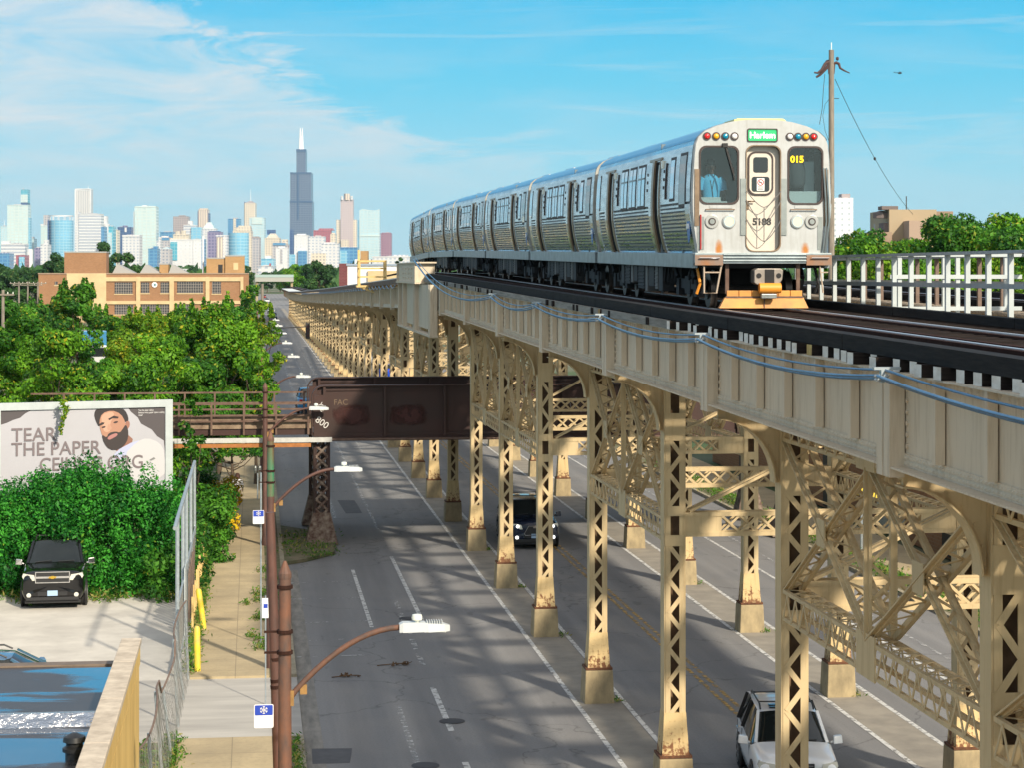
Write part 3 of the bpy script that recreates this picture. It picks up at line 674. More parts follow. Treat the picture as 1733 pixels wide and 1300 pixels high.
# weathered boards that close the tie ends farther along, under the edge timber
M['fascia'] = simple('grey_weathered_board', (.16,.15,.13), .9, col2=(.30,.29,.26), vs=3, stretch=(3,.35,6), world=True)
y = 34.2
while y < 95:
    e = min(95, y+4.6); b = MB(); strip(b, 6.93, 6.975, -.17, -.03, [y+.01, e-.01]); b.build('fascia_board', M['fascia'], NT); y = e
# ------------------------------------------------------------------ train
m, nt, bs = newmat('stainless_side'); p = coords(nt, 'Object', (1,.25,3))
f = noise(nt, p, 2.5, 5, .6); bs.inputs['Metallic'].default_value = .92
nt.links.new(mixc(nt, remap(nt, f, .35, .7), (.62,.67,.70), (.50,.54,.57)), bs.inputs['Base Color'])
nt.links.new(remap(nt, f, .3, .7, .20, .36), bs.inputs['Roughness']); M['stainless'] = m
M['endpost'] = simple('pale_end_post', (.44,.43,.39), .6, var=.3, vs=3)
M['flute'] = simple('flute_painted_shadow', (.16,.17,.17), .5, .6)  # dark riser colour draws the shadow lines between the flutes
M['roofmat'] = simple('train_roof_sky_tint', (.16,.46,.70), .35, .3, var=.15, vs=2)  # the blue paints in the sky reflected on the roof slope
m, nt, bs = newmat('train_front_paint'); p = coords(nt); s = N(nt,'ShaderNodeSeparateXYZ'); nt.links.new(p, s.inputs[0])
f = noise(nt, p, 3, 6, .6); c = mixc(nt, remap(nt, f, .4, .75), (.47,.485,.485), (.39,.395,.38))
def blob(cx, cz, rx, rz):
    dx = mth(nt,'DIVIDE', mth(nt,'SUBTRACT', s.outputs[0], cx), rx); dz = mth(nt,'DIVIDE', mth(nt,'SUBTRACT', s.outputs[2], cz), rz)
    return remap(nt, mth(nt,'ADD', mth(nt,'ADD', mth(nt,'MULTIPLY',dx,dx), mth(nt,'MULTIPLY',dz,dz)), mth(nt,'MULTIPLY', noise(nt, p, 14, 3), .8)), .5, 1.35, 1., 0.)
rr = mth(nt,'MAXIMUM', blob(-.84,1.15,.09,.24), blob(.86,1.15,.09,.18))
st_ = noise(nt, coords(nt,'Object',(9,9,.8)), 1.6, 6, .65); c = mixc(nt, mth(nt,'MULTIPLY', remap(nt, st_, .48, .75), .42), c, (.26,.25,.22))
nt.links.new(mixc(nt, rr, c, (.42,.16,.03)), bs.inputs['Base Color']); bs.inputs['Roughness'].default_value = .38; M['front'] = m
M['bronze'] = simple('bronze_door_edge', (.30,.21,.14), .35, .6, var=.3)
M['sill'] = simple('grey_steel_sill', (.33,.39,.41), .45, .5, var=.35, vs=3)
M['gapblack'] = simple('door_recess', (.012,.011,.012), .9, spec=.1)
M['glass_dark'] = simple('dark_window_glass', (.010,.013,.015), .04, 0, spec=.9)
M['glass_side'] = simple('sky_mirroring_glass', (.42,.60,.72), .04, .95)
M['glass_cab'] = glassmat('cab_glass', (.84,.92,.94))
M['gasket'] = simple('window_gasket', (.045,.03,.028), .6)
M['lampring'] = simple('steel_lamp_ring', (.50,.49,.46), .3, .6)
M['plate'] = simple('steel_plate', (.38,.40,.38), .35, .8, var=.2)
M['doorpaint'] = simple('cream_end_door', (.64,.585,.50), .5, var=.12, vs=4)
M['pilot'] = simple('orange_pilot', (.72,.33,.06), .55, col2=(.50,.22,.06), vs=3)
M['coupler'] = simple('worn_coupler_steel', (.33,.29,.25), .5, .5, var=.3)
M['hot'] = simple('orange_coupler_cover', (.80,.30,.03), .5)
M['under'] = simple('underfloor_box', (.022,.022,.023), .65, var=.5, vs=3)  # darkened so the boxes hold the shade beneath the car
M['under_light'] = simple('grey_underfloor_box', (.15,.145,.135), .6, var=.4, vs=3)
M['wheel'] = simple('wheel_steel', (.10,.085,.075), .4, .7)
M['interior'] = simple('cab_interior_grey', (.16,.20,.22), .7)
M['panel'] = simple('cab_console', (.40,.43,.42), .5)
M['chain'] = simple('safety_chain', (.22,.21,.20), .5, .4)
M['num'] = simple('black_numeral', (.03,.03,.03), .6)
def lampmat(nm, c, st): return emit(nm, c, st)
CARL = 13.78
ROOF = [(1.30,3.29),(1.262,3.35),(1.14,3.46),(.9,3.56),(.6,3.63),(.3,3.67),(0,3.68)]
def side_x(z):
    pr = [(1.225,.97),(1.235,1.10),(1.29,1.3),(1.345,1.55),(1.392,1.9),(1.397,2.14),(1.392,2.4),(1.37,2.8),(1.34,3.1),(1.325,3.2)]
    for (xa, za), (xb, zb) in zip(pr, pr[1:]):
        if z <= zb: return xa+(xb-xa)*(z-za)/(zb-za)
    return 1.32
PROF = [(1.225,.97),(side_x(1.10),1.10)]
for k in range(12):
    z = 1.14+.0775*k
    PROF += [(side_x(z)-.034, z), (side_x(z+.018)-.004, z+.018), (side_x(z+.058)-.004, z+.058), (side_x(z+.0765)-.034, z+.0765)]
PROF += [(side_x(2.10),2.10),(1.392,2.4),(1.37,2.8),(1.34,3.1),(1.325,3.2),(1.29,3.30)]
def loft(b, prof, y0, y1, sx, m=0):
    for (xa,za),(xb,zb) in zip(prof, prof[1:]):
        q = [(sx*xa,y0,za),(sx*xa,y1,za),(sx*xb,y1,zb),(sx*xb,y0,zb)]
        b.quad(*(q if sx > 0 else q[::-1]), m)
def skin_panel(b, sx, y0, y1, z0, z1, off, th=.02, n=6, m=0):
    """panel that follows the bulge of the side"""
    for i in range(n):
        za, zb = z0+(z1-z0)*i/n, z0+(z1-z0)*(i+1)/n; xa, xb = side_x(za)+off, side_x(zb)+off
        lo = [(sx*(xa-th),y0,za),(sx*xa,y0,za),(sx*xa,y1,za),(sx*(xa-th),y1,za)]; hi = [(sx*(xb-th),y0,zb),(sx*xb,y0,zb),(sx*xb,y1,zb),(sx*(xb-th),y1,zb)]
        if sx < 0: lo = [lo[1],lo[0],lo[3],lo[2]]; hi = [hi[1],hi[0],hi[3],hi[2]]
        b.hexa(lo, hi, m)
def text(body, size, mat, name, parent, loc, rot=(R(90),0,0), ext=.002, align='CENTER', sx=1.0, bold=0.):
    cu = bpy.data.curves.new(name, 'FONT'); cu.body = body; cu.size = size; cu.align_x = align; cu.extrude = ext; cu.offset = bold
    o = bpy.data.objects.new(name, cu); COL.objects.link(o); dg = bpy.context.evaluated_depsgraph_get()
    me = bpy.data.meshes.new_from_object(o.evaluated_get(dg)); bpy.data.objects.remove(o); bpy.data.curves.remove(cu)
    me.materials.clear(); me.materials.append(mat); q = bpy.data.objects.new(name, me); COL.objects.link(q)
    q.location = loc; q.rotation_euler = rot; q.scale = (sx,1,1); q.parent = parent; return q
def rrect(x0, x1, z0, z1, r, n=5):
    P = []
    for cx, cz, a0 in ((x1-r,z0+r,-90),(x1-r,z1-r,0),(x0+r,z1-r,90),(x0+r,z0+r,180)):
        for i in range(n+1): a = R(a0+90*i/n); P.append((cx+r*math.cos(a), cz+r*math.sin(a)))
    return P
XZ = lambda y: (lambda u,v,w: (u, y+w, v))
def ring(b, P, t, y, d, m=0):
    cx = sum(p[0] for p in P)/len(P); cz = sum(p[1] for p in P)/len(P)
    xs = [p[0] for p in P]; zs = [p[1] for p in P]; wx = (max(xs)-min(xs)); wz = (max(zs)-min(zs)); mx = (max(xs)+min(xs))/2; mz = (max(zs)+min(zs))/2
    Q = [(mx+(p[0]-mx)*(wx+2*t)/wx, mz+(p[1]-mz)*(wz+2*t)/wz) for p in P]; n = len(P)
    for i in range(n):
        j = (i+1)%n
        A,Bq,C,D = Q[i],Q[j],P[j],P[i]
        b.add([(A[0],y,A[1]),(Bq[0],y,Bq[1]),(C[0],y,C[1]),(D[0],y,D[1]),(A[0],y+d,A[1]),(Bq[0],y+d,Bq[1]),(C[0],y+d,C[1]),(D[0],y+d,D[1])],[(0,3,2,1) if d>0 else (0,1,2,3),(0,1,5,4),(2,3,7,6),(4,5,6,7)], m)
def plate_with_holes(b, outer, holes, y, m=0):
    """flat front sheet with openings, triangulated"""
    from mathutils.geometry import tessellate_polygon
    loops = [[Vector((p[0],p[1],0)) for p in outer]] + [[Vector((p[0],p[1],0)) for p in h] for h in holes]
    pts = [p for l in loops for p in l]
    for tri in tessellate_polygon(loops):
        a,c,d = (pts[i] for i in tri)
        if (c.x-a.x)*(d.y-a.y)-(d.x-a.x)*(c.y-a.y) < 0: c, d = d, c
        b.add([(a.x,y,a.y),(c.x,y,c.y),(d.x,y,d.y)], [(0,1,2)], m)
WIN_L = rrect(-1.20,-.48,2.07,3.14,.13); WIN_R = rrect(.54,1.18,2.07,3.14,.13); DOOR = rrect(-.30,.36,1.14,3.17,.15)
def make_car():
    t = thing('train_car', 'car', 'train car', group='cars of the train')
    b = MB()
    for s in (-1, 1):
        loft(b, PROF, .10, CARL-.12, s)
    np_ = len(PROF)-1
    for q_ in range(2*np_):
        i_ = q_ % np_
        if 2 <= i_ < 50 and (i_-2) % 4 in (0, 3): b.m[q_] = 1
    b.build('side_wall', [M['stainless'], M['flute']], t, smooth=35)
    b = MB()
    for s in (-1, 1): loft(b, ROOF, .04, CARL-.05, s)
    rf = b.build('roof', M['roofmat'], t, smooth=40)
    b = MB(); b.box(-.5,.5, 1.4, 3.2, 3.62, 3.70); b.build('roof_hatch', M['stainless'], rf, bevel=.03)
    b = MB(); b.box(-.5,.5, 9.9, 11.6, 3.62, 3.70); b.build('roof_hatch', M['stainless'], rf, bevel=.03)
    b = MB(); b.box(-1.26,1.26,.1,CARL-.1,.98,1.06); b.build('floor', M['interior'], t)
    b = MB()
    for s in (-1, 1): b.box(s*1.30-.05, s*1.30+.05, .02, CARL-.02, .80, 1.09)
    b.build('side_sill', M['sill'], t, bevel=.01)
    # end bulkhead (rear)
    b = MB(); P = [(x,z) for x,z in PROF[:1]+PROF[-6:]+ROOF[1:]]; P = P + [(-x,z) for x,z in P[::-1]]
    b.prism(P, .10, XZ(CARL-.14)); b.build('rear_bulkhead', M['sill'], t)
    b = MB(); b.box(-1.25,1.25,1.72,1.76,1.06,3.35); b.build('cab_partition', M['interior'], t)
    b = MB(); b.box(-1.3,1.3,4.0,4.05,1.06,3.4); b.build('saloon_partition', M['interior'], t)
    for s in (-1, 1):
        for y0 in (3.62, 10.55):                                            # double doors
            dp = MB(); skin_panel(dp, s, y0-.05, y0+1.5, 1.10, 3.06, .008, .03, 10); d = dp.build('door', M['stainless'], t)
            g = MB(); skin_panel(g, s, y0+.10, y0+.66, 1.12, 3.02, .013, .006, 10); g.build('door_gap', M['gapblack'], d)
            g = MB(); skin_panel(g, s, y0+.02, y0+.26, 1.15, 2.95, .020, .006, 10); g.build('door_leaf', M['plate'], d)
            g = MB(); skin_panel(g, s, y0+.06, y0+.19, 2.0, 2.85, .026, .004); g.build('door_glass', M['glass_dark'], d)
            g = MB(); skin_panel(g, s, y0+.68, y0+.94, 1.09, 3.06, .050, .06, 10); skin_panel(g, s, y0+.03, y0+.10, 1.09, 3.06, .030, .04, 10); skin_panel(g, s, y0-.05, y0+1.5, 3.05, 3.10, .03, .04, 1); g.build('door_edge', M['bronze'], d)
            g = MB(); x = side_x(3.0)+.05; g.box(min(s*x,s*(x-.06)), max(s*x,s*(x-.06)), y0-.30, y0-.16, 2.86, 3.02); g.build('door_lamp', M['lens'], d)
        for y0, wd, mt in ((5.75,.92,'glass_side'),(7.05,.92,'glass_side'),(8.35,.92,'glass_side'),(1.92,.46,'glass_side'),(13.0,.62,'glass_side'),(.62,.66,'glass_dark')):
            g = MB(); z0, z1 = (2.20, 2.98) if wd < .9 else (2.13, 2.98)
            if mt == 'glass_dark': z0, z1 = 2.06, 3.02
            fr = MB(); skin_panel(fr, s, y0-.06, y0+wd+.06, z0-.06, z1+.06, .008, .012); w_ = fr.build('side_window', M['gasket'], t)
            skin_panel(g, s, y0, y0+wd, z0, z1, .013, .005); g.build('pane', M[mt], w_)
            if wd > .9:
                g = MB(); skin_panel(g, s, y0, y0+wd, 2.71, 2.75, .02, .02, 1); skin_panel(g, s, y0+wd/2-.02, y0+wd/2+.02, z0, z1, .02, .02); g.build('transom', M['sill'], w_)
        g = MB(); skin_panel(g, s, .12, .62, 1.10, 2.05, .010, .04, 10); g.build('corner_panel', M['stainless'], t); g = MB(); skin_panel(g, s, CARL-.7, CARL-.13, 1.10, 3.05, .010, .04, 12); g.build('corner_panel', M['stainless'], t)
        g = MB()
        for yh in (3.2, 5.35, 10.1): 
            for zz in (2.45,2.62,2.79): g.disc((s*(side_x(zz)-.01), yh, zz), (s,0,0), .035, .025, 8)
        for yh in (2.85, 9.75): skin_panel(g, s, yh, yh+.05, 2.2, 2.95, .03, .03)
        g.build('handles_and_dots', M['gasket'], t)  # dark dots and upright handles on the side, none of them lamps
        g = MB(); P = [(math.cos(q)*.20, math.sin(q)*.33) for q in [2*math.pi*k/20 for k in range(20)]]
        x = side_x(1.62)+.012; g.prism(P, .008, lambda u,v,w_: (s*(x+w_+.03*v), .37+u*.85, 1.62+v)); lg = g.build('emblem', simple('emblem_blue', (.02,.14,.42), .4), t)
        g = MB(); g.bar((s*(x+.012),.25,1.62),(s*(x+.012),.50,1.62),.03,.10); g.build('emblem_band', M['signwhite'], lg)
    # running gear
    for yc, nm in ((2.25,'front'),(CARL-2.25,'rear')):
        b = MB()
        for s in (-1, 1):
            b.box(s*.98-.06, s*.98+.06, yc-1.35, yc+1.35, .36, .56); b.box(s*1.0-.05, s*1.0+.05, yc-.3, yc+.3, .26, .62)
            for yy in (yc-1.0, yc+1.0):
                b.box(s*1.0-.08, s*1.0+.08, yy-.17, yy+.17, .22, .55); b.tube([(s*1.08,yy-.1,.6),(s*1.1,yy+.1,.75)],.05,6)
                b.tube([(s*1.12,yy+.2+.2*math.cos(q),.55+.22*math.sin(q)) for q in [k*.5 for k in range(8)]], .025, 5)
        b.box(-.95,.95,yc-.25,yc+.25,.4,.75); tr = b.build('bogie_frame', M['dark'], t)
        for yy in (yc-1.0, yc+1.0):
            b = MB(); 
            for s in (-1, 1):
                b.disc((s*.70-.02,yy,.365),(1,0,0),.40,.03,24); b.disc((s*.70+(.01 if s>0 else -.12),yy,.365),(1,0,0),.365,.11,24); b.disc((s*.82-.02,yy,.365),(1,0,0),.2,.05,16)
            b.tube([(-.7,yy,.365),(.7,yy,.365)],.08,8); b.build('wheelset', M['wheel'], t, smooth=40)
    rr_ = random.Random(3)
    lay = [(4.25,.5),(4.9,.35),(5.4,.75),(6.3,.3),(6.75,.9),(7.8,.5),(8.45,.3),(8.9,.75),(9.85,.45)]
    for k, (y, l) in enumerate(lay):
        for s in (-1, 1):
            b = MB(); z = rr_.uniform(.22,.42); b.box(s*1.10-.13, s*1.10+.13, y, y+l, z, .82)
            if k % 3 == 1:
                for j in range(5): b.box(s*1.235-.012, s*1.235+.012, y+.03, y+l-.03, z+.06+j*.08, z+.09+j*.08)
            b.build('underfloor_box', M['under_light'] if k in (1,3,6) else M['under'], t, bevel=.012)
    b = MB(); b.box(-.9,.9,3.8,CARL-3.6,.55,.8); b.box(-1.2,1.2,.2,CARL-.2,.80,.93)
    for k in range(18):
        for s in (-1,1): b.tube([(s*1.18,3.7+k*.42,.8),(s*1.2,3.72+k*.42,.5),(s*1.16,3.9+k*.42,.42)],.022,5)
    b.build('underframe', M['dark'], t)
    return t
def front_end(t):
    b = MB(); P = [(x*.985,z) for x,z in [(1.27,1.10),(1.30,1.3),(1.345,1.6),(1.37,1.9),(1.375,2.2),(1.36,2.6),(1.335,3.0),(1.315,3.2),(1.26,3.34),(1.13,3.46),(.9,3.56),(.6,3.64),(.3,3.68)]]
    outer = P + [(-x,z) for x,z in P[::-1]]
    plate_with_holes(b, outer, [WIN_L, WIN_R, DOOR], 0)
    n = len(outer)
    for i in range(n):                                                       # rounded return to the side
        (xa,za),(xc,zc) = outer[i], outer[(i+1)%n]; k = 1.018
        if za < 1.2 and zc < 1.2: continue
        b.quad((xa,0,za),(xa*k,.05,za+.0*za),(xc*k,.05,zc),(xc,0,zc)); b.quad((xa*k,.05,za),(xa*k*1.004,.13,za+.004),(xc*k*1.004,.13,zc+.004),(xc*k,.05,zc))
    f = b.build('front_mask', M['front'], t, smooth=50, recalc=False)
    for W_ in (WIN_L, WIN_R):
        g = MB(); ring(g, W_, .035, -.014, .03); ws = g.build('windscreen', M['gasket'], t)
        g = MB(); g.prism(W_, .008, XZ(.012)); g.build('pane', M['glass_cab'], ws)
        if W_ is WIN_L:
            g = MB(); g.bar((-.72,-.03,3.18),(-.56,-.04,2.62),.035,.02,(0,1,0)); g.bar((-.57,-.045,2.75),(-.55,-.045,2.5),.02,.015,(0,1,0)); g.box(-.78,-.68,-.06,0,3.14,3.22); g.build('wiper', M['black'], ws)
    # end door
    g = MB(); g.box(-.31,.37,.13,.17,1.10,3.2); d = g.build('end_door', M['doorpaint'], t)
    g = MB(); ring(g, DOOR, .02, -.02, .14); g.build('door_edge', M['bronze'], d)
    g = MB(); ring(g, rrect(-.22,.22,2.25,3.04,.13), .03, .10, .04); g.build('window_surround', M['gasket'], d)
    g = MB(); g.prism(rrect(-.22,.22,2.25,3.04,.13), .012, XZ(.112)); g.build('window_frame', M['doorpaint'], d)
    g = MB(); g.prism(rrect(-.145,.145,2.66,2.96,.05), .004, XZ(.106)); g.build('door_glass', M['glass_dark'], d); g = MB(); g.prism(rrect(-.175,.175,2.29,2.58,.05), .004, XZ(.106)); g.build('door_glass', M['glass_dark'], d)
    g = MB(); g.box(-.075,.075,.100,.104,2.31,2.55); nz = g.build('notice', M['signwhite'], d)
    g = MB(); ring(g, [(.05*math.cos(q), 2.47+.05*math.sin(q)) for q in [2*math.pi*k/16 for k in range(16)]], .014, .094, .004); g.bar((-.04,.096,2.51),(.04,.096,2.43),.013,.003,(0,1,0)); g.build('prohibition_mark', M['red'], d)
    g = MB(); g.bar((-.03,.0955,2.47),(.03,.0955,2.47),.014,.003,(0,1,0)); 
    for k in range(3): g.box(-.055,.055,.097,.099,2.33+.025*k,2.34+.025*k)
    g.build('notice_print', M['num'], d)
    text('5188', .185, M['num'], 'car_number', d, (.03,.124,1.645), bold=.006)
    g = MB(); g.tube([(-.25,.11,2.1),(-.2,.06,2.1),(-.12,.06,2.1)],.015,6); g.box(-.29,-.23,.10,.13,1.95,2.1); g.build('door_handle', M['bronze'], d)
    # route sign
    g = MB(); ring(g, rrect(-.27,.29,3.27,3.49,.03), .02, -.02, .03); rs = g.build('route_sign', M['gasket'], t)
    g = MB(); g.prism(rrect(-.27,.29,3.27,3.49,.03), .004, XZ(-.006)); g.build('route_panel', emit('route_green', (.01,.55,.18), .35, (.01,.35,.12)), rs)
    text('Harlem', .17, emit('route_letters', (1,.95,.95), .9), 'route_name', rs, (.01,-.012,3.325), bold=.003)
    # lamps
    for x, c in ((-1.08,(.65,.01,.01)),(-.90,(.80,.38,.01)),(-.72,(.0,.22,.36)),(-.54,(.75,.72,.70)),(.55,(.75,.72,.70)),(.71,(.0,.22,.36)),(.865,(.80,.38,.01)),(1.02,(.65,.01,.01))):
        g = MB(); g.disc((x,-.001,3.355),(0,-1,0),.080,.02,18); ml = g.build('marker_lamp', M['gasket'], t)
        g = MB(); g.lathe([(.055,0),(.05,.018),(.03,.03),(.005,.034)], n=16); l = g.build('lens', simple('marker_lens', c, .15, coat=.6), ml, smooth=60); l.rotation_euler = (R(90),0,0); l.location = (x,-.02,3.355)
    for x, lit in ((-.98,0),(-.645,1),(.70,1),(.985,0)):
        g = MB(); g.disc((x,-.001,1.705),(0,-1,0),.135,.03,24); hl = g.build('headlight' if lit else 'tail_light', M['lampring'], t, bevel=.01)
        g = MB(); g.disc((x,-.032,1.705),(0,-1,0),.085 if lit else .075,.008,20); g.build('lens', emit('headlight_glow', (1,.72,.36), 1.5, (.10,.09,.07)) if lit else M['gasket'], hl)
        if lit: g = MB(); ring(g, [(x+.088*math.cos(q), 1.705+.088*math.sin(q)) for q in [2*math.pi*k/20 for k in range(20)]], .022, -.046, .012); g.build('bezel', M['chrome'], hl)
        if not lit:
            g = MB(); g.disc((x,-.042,1.705),(0,-1,0),.05,.006,16); g.build('reflector', M['plate'], hl)
    # steel plates, grab rails, chains
    for xa in (-.42,.38):
        g = MB(); g.box(xa,xa+.11,-.02,-.001,1.44,2.54); g.build('chain_plate', M['plate'], t)
    for x0, x1 in ((-1.10,-.54),(.57,1.08)):
        g = MB(); g.tube([(x0,0,1.94),(x0,-.05,1.94),(x1,-.05,1.94),(x1,0,1.94)],.012,6); g.build('grab_rail', M['bronze'], t)
        g = MB(); g.box(x0+.08,x1-.04,-.012,-.001,1.965,2.01); g.build('trim_strip', M['front'], t)
    g = MB(); g.tube([(-1.205,0,1.83),(-1.205,-.05,1.83),(-1.205,-.05,1.17),(-1.205,0,1.17)],.013,6); g.build('grab_rail', M['red'], t)
    for xa, xb in ((-1.27,-1.13),(1.1,1.2)):
        g = MB(); g.box(xa,xb,-.010,-.001,1.16,1.80); g.build('trim_strip', M['plate'], t)
    g = MB()
    for zt, zb in ((2.30,1.98),(2.12,1.66),(1.74,1.32)):
        g.tube([(-.31+.68*k/12, -.05-.02*math.sin(math.pi*k/12), zt-(zt-zb)*(1-abs(k/6-1)**1.5)) for k in range(13)], .009, 5)
    g.tube([(.03,-.075,1.98),(.03,-.075,1.32)], .009, 5); g.build('safety_chain', M['chain'], t)
    for x in (1.215, 1.27):
        g = MB(); g.tube([(x,-.02,2.75),(x+.03,-.06,2.2),(x+.05,-.06,1.7),(x-.02,-.05,1.1),(x-.04,-.05,.95)],.018,6); g.build('air_hose', M['plate'], t)
    for x in (-1.29,1.25):
        g = MB(); g.box(x-.03,x+.06,-.02,.04,1.62,2.72); g.build('corner_bracket', M['bronze'], t)
    # buffer beam
    g = MB(); g.box(-1.33,1.36,-.10,.14,.89,1.10); 
    for z in (.93,.99,1.05): g.box(-.78,.86,-.13,-.10,z,z+.03)
    bb = g.build('buffer_beam', M['sill'], t, bevel=.01)
    rbe = simple('rusty_beam_end', (.20,.17,.15), .6, col2=(.30,.13,.05), vs=3)
    for xa, xb in ((-1.33,-.78),(.86,1.36)):
        g = MB(); g.box(xa,xb,-.12,-.10,.86,1.06); g.build('beam_end', rbe, bb)
    g = MB(); g.tube([(-1.25,-.16,1.0),(-.85,-.16,1.0)],.014,6); g.tube([(.95,-.16,1.0),(1.3,-.16,1.0)],.014,6); g.build('grab_rail', M['chrome'], bb)
    for xa in (-.70,.70):
        g = MB(); g.box(xa,xa+.07,.05,.12,.3,.9); g.build('hanger', M['brown_frame'], t)
    g = MB(); g.prism([(-.19,.52),(-.19,.76),(-.13,.80),(.33,.80),(.38,.76),(.36,.58),(.30,.48),(-.12,.48)], .34, XZ(-.22)); cp = g.build('coupler', M['coupler'], t, bevel=.015)
    g = MB(); g.box(.02,.20,-.235,-.22,.50,.78); g.disc((-.10,-.22,.66),(0,-1,0),.05,.012,12); g.disc((.29,-.22,.66),(0,-1,0),.05,.012,12); g.box(-.05,.25,.1,.9,.52,.72); g.build('coupler_face', M['dark'], cp)
    g = MB(); g.tube([(-.10,-.25,.42),(.32,-.25,.42)],.10,14); g.build('hose_cover', M['hot'], cp, smooth=40)
    g = MB(); g.box(-.07,.23,-.33,-.2,.22,.31); g.build('uncoupling_block', M['plate'], cp, bevel=.01)
    g = MB()
    for x0, x1 in ((-.70,-.47),(-.46,-.22),(-.21,.03),(.04,.30),(.31,.54),(.55,.78)): g.box(x0,x1,-.10,-.03,.25,.37)
    pl = g.build('pilot', M['pilot'], t, bevel=.008)
    g = MB(); g.hexa([(-.86,-.16,.03),(.89,-.16,.03),(.89,.0,.03),(-.86,.0,.03)], [(-.74,-.12,.235),(.80,-.12,.235),(.80,.0,.235),(-.74,.0,.235)]); g.build('pilot_blade', M['pilot'], pl)
    g = MB(); g.box(-.73,.79,-.13,-.10,.225,.26); g.box(.015,.03,-.175,-.12,.04,.23); g.build('pilot_rib', M['brown_frame'], pl)
    g = MB(); g.tube([(-1.14,-.05,.85),(-1.14,-.07,.32),(-.90,-.07,.32),(-.80,-.05,.86)],.020,6); g.tube([(-1.13,-.06,.72),(-.84,-.06,.72)],.016,6)
    g.tube([(1.14,-.05,.85),(1.20,-.07,.32)],.018,6); g.tube([(1.14,-.06,.72),(1.3,-.06,.72)],.014,6); g.build('cab_step', simple('step_bar', (.42,.33,.25), .6), t)
    for k, (x, y) in enumerate(((-1.2,.35),(-1.05,.6),(1.15,.4))):
        g = MB(); g.tube([(x,y,.8),(x+.04,y-.1,.5),(x-.02,y-.05,.3)],.03,6); g.build('air_hose', M['dark'] if k else M['hot'], t)
    # cab fittings
    g = MB(); g.box(-1.20,-.66,.10,.30,1.06,2.10); g.box(-1.2,-.78,.12,.28,2.10,2.18); g.build('console', M['panel'], t)
    g = MB(); g.box(.45,1.2,.12,.5,1.06,2.30); g.box(.95,1.15,.5,.8,2.3,2.9); g.build('equipment_cabinet', M['panel'], t)
    g = MB(); g.lathe([(.10,2.36),(.19,2.45),(.20,2.7),(.15,2.9),(.10,2.98),(.05,3.0)], (.80,.55,0), 12); g.build('hanging_coat', simple('dark_coat', (.05,.055,.06), .9), t, smooth=60)
    text('015', .175, emit('run_number_yellow', (1,.62,.0), .9), 'run_number', t, (.695,-.0,2.86), bold=.006)
    g = MB(); g.box(-.5,.5,.2,1.2,3.64,3.70); g.prism([(-.55,3.64),(.55,3.64),(.45,3.715),(-.45,3.715)], .05, XZ(.15)); g.build('roof_hood', simple('cream_roof_hood', (.75,.62,.25), .5), t)
jx = [1171.5, 1006, 893.5, 820, 765.5, 725, 692]; jd = [40.0+14.22*k for k in range(7)]
jp = [WD(x, d) for x, d in zip(jx, jd)]
base = make_car()
tr_labels = ['lead silver train car with white cab front, lit headlights and orange pilot', 'silver train car coupled directly behind the lead car', 'third silver car from the front of the train', 'fourth silver car from the front of the train', 'fifth silver car, second from the far end of the train', 'last silver car at the far end of the train']
cars = [base] + [copy_tree(base) for _ in range(5)]
front_end(base)
for k in range(1, 6):
    g = MB(); P = [(x,z) for x,z in PROF[:1]+PROF[-6:]+ROOF[1:]]; P = P + [(-x,z) for x,z in P[::-1]]; g.prism(P, .08, XZ(.0)); g.build('front_bulkhead', M['endpost'], cars[k])
    g = MB(); g.box(-.4,.4,-.46,.0,1.05,3.1); g.build('gangway', M['dark'], cars[k])
for k, c in enumerate(cars):
    p, q = jp[k], jp[k+1]; c['label'] = tr_labels[k]
    dirv = Vector((q.x-p.x, q.y-p.y, 0)).normalized(); right = Vector((dirv.y, -dirv.x, 0)); o = p + right*1.36
    e = o + dirv*CARL; z0, z1 = B(o.y), B(e.y)
    c.rotation_mode = 'XYZ'; c.location = (o.x, o.y, z0); c.rotation_euler = (math.atan2(z1-z0, CARL), 0, -math.atan2(dirv.x, dirv.y))
LEAD = cars[0]
LEADM = Matrix.Translation(LEAD.location) @ LEAD.rotation_euler.to_matrix().to_4x4()

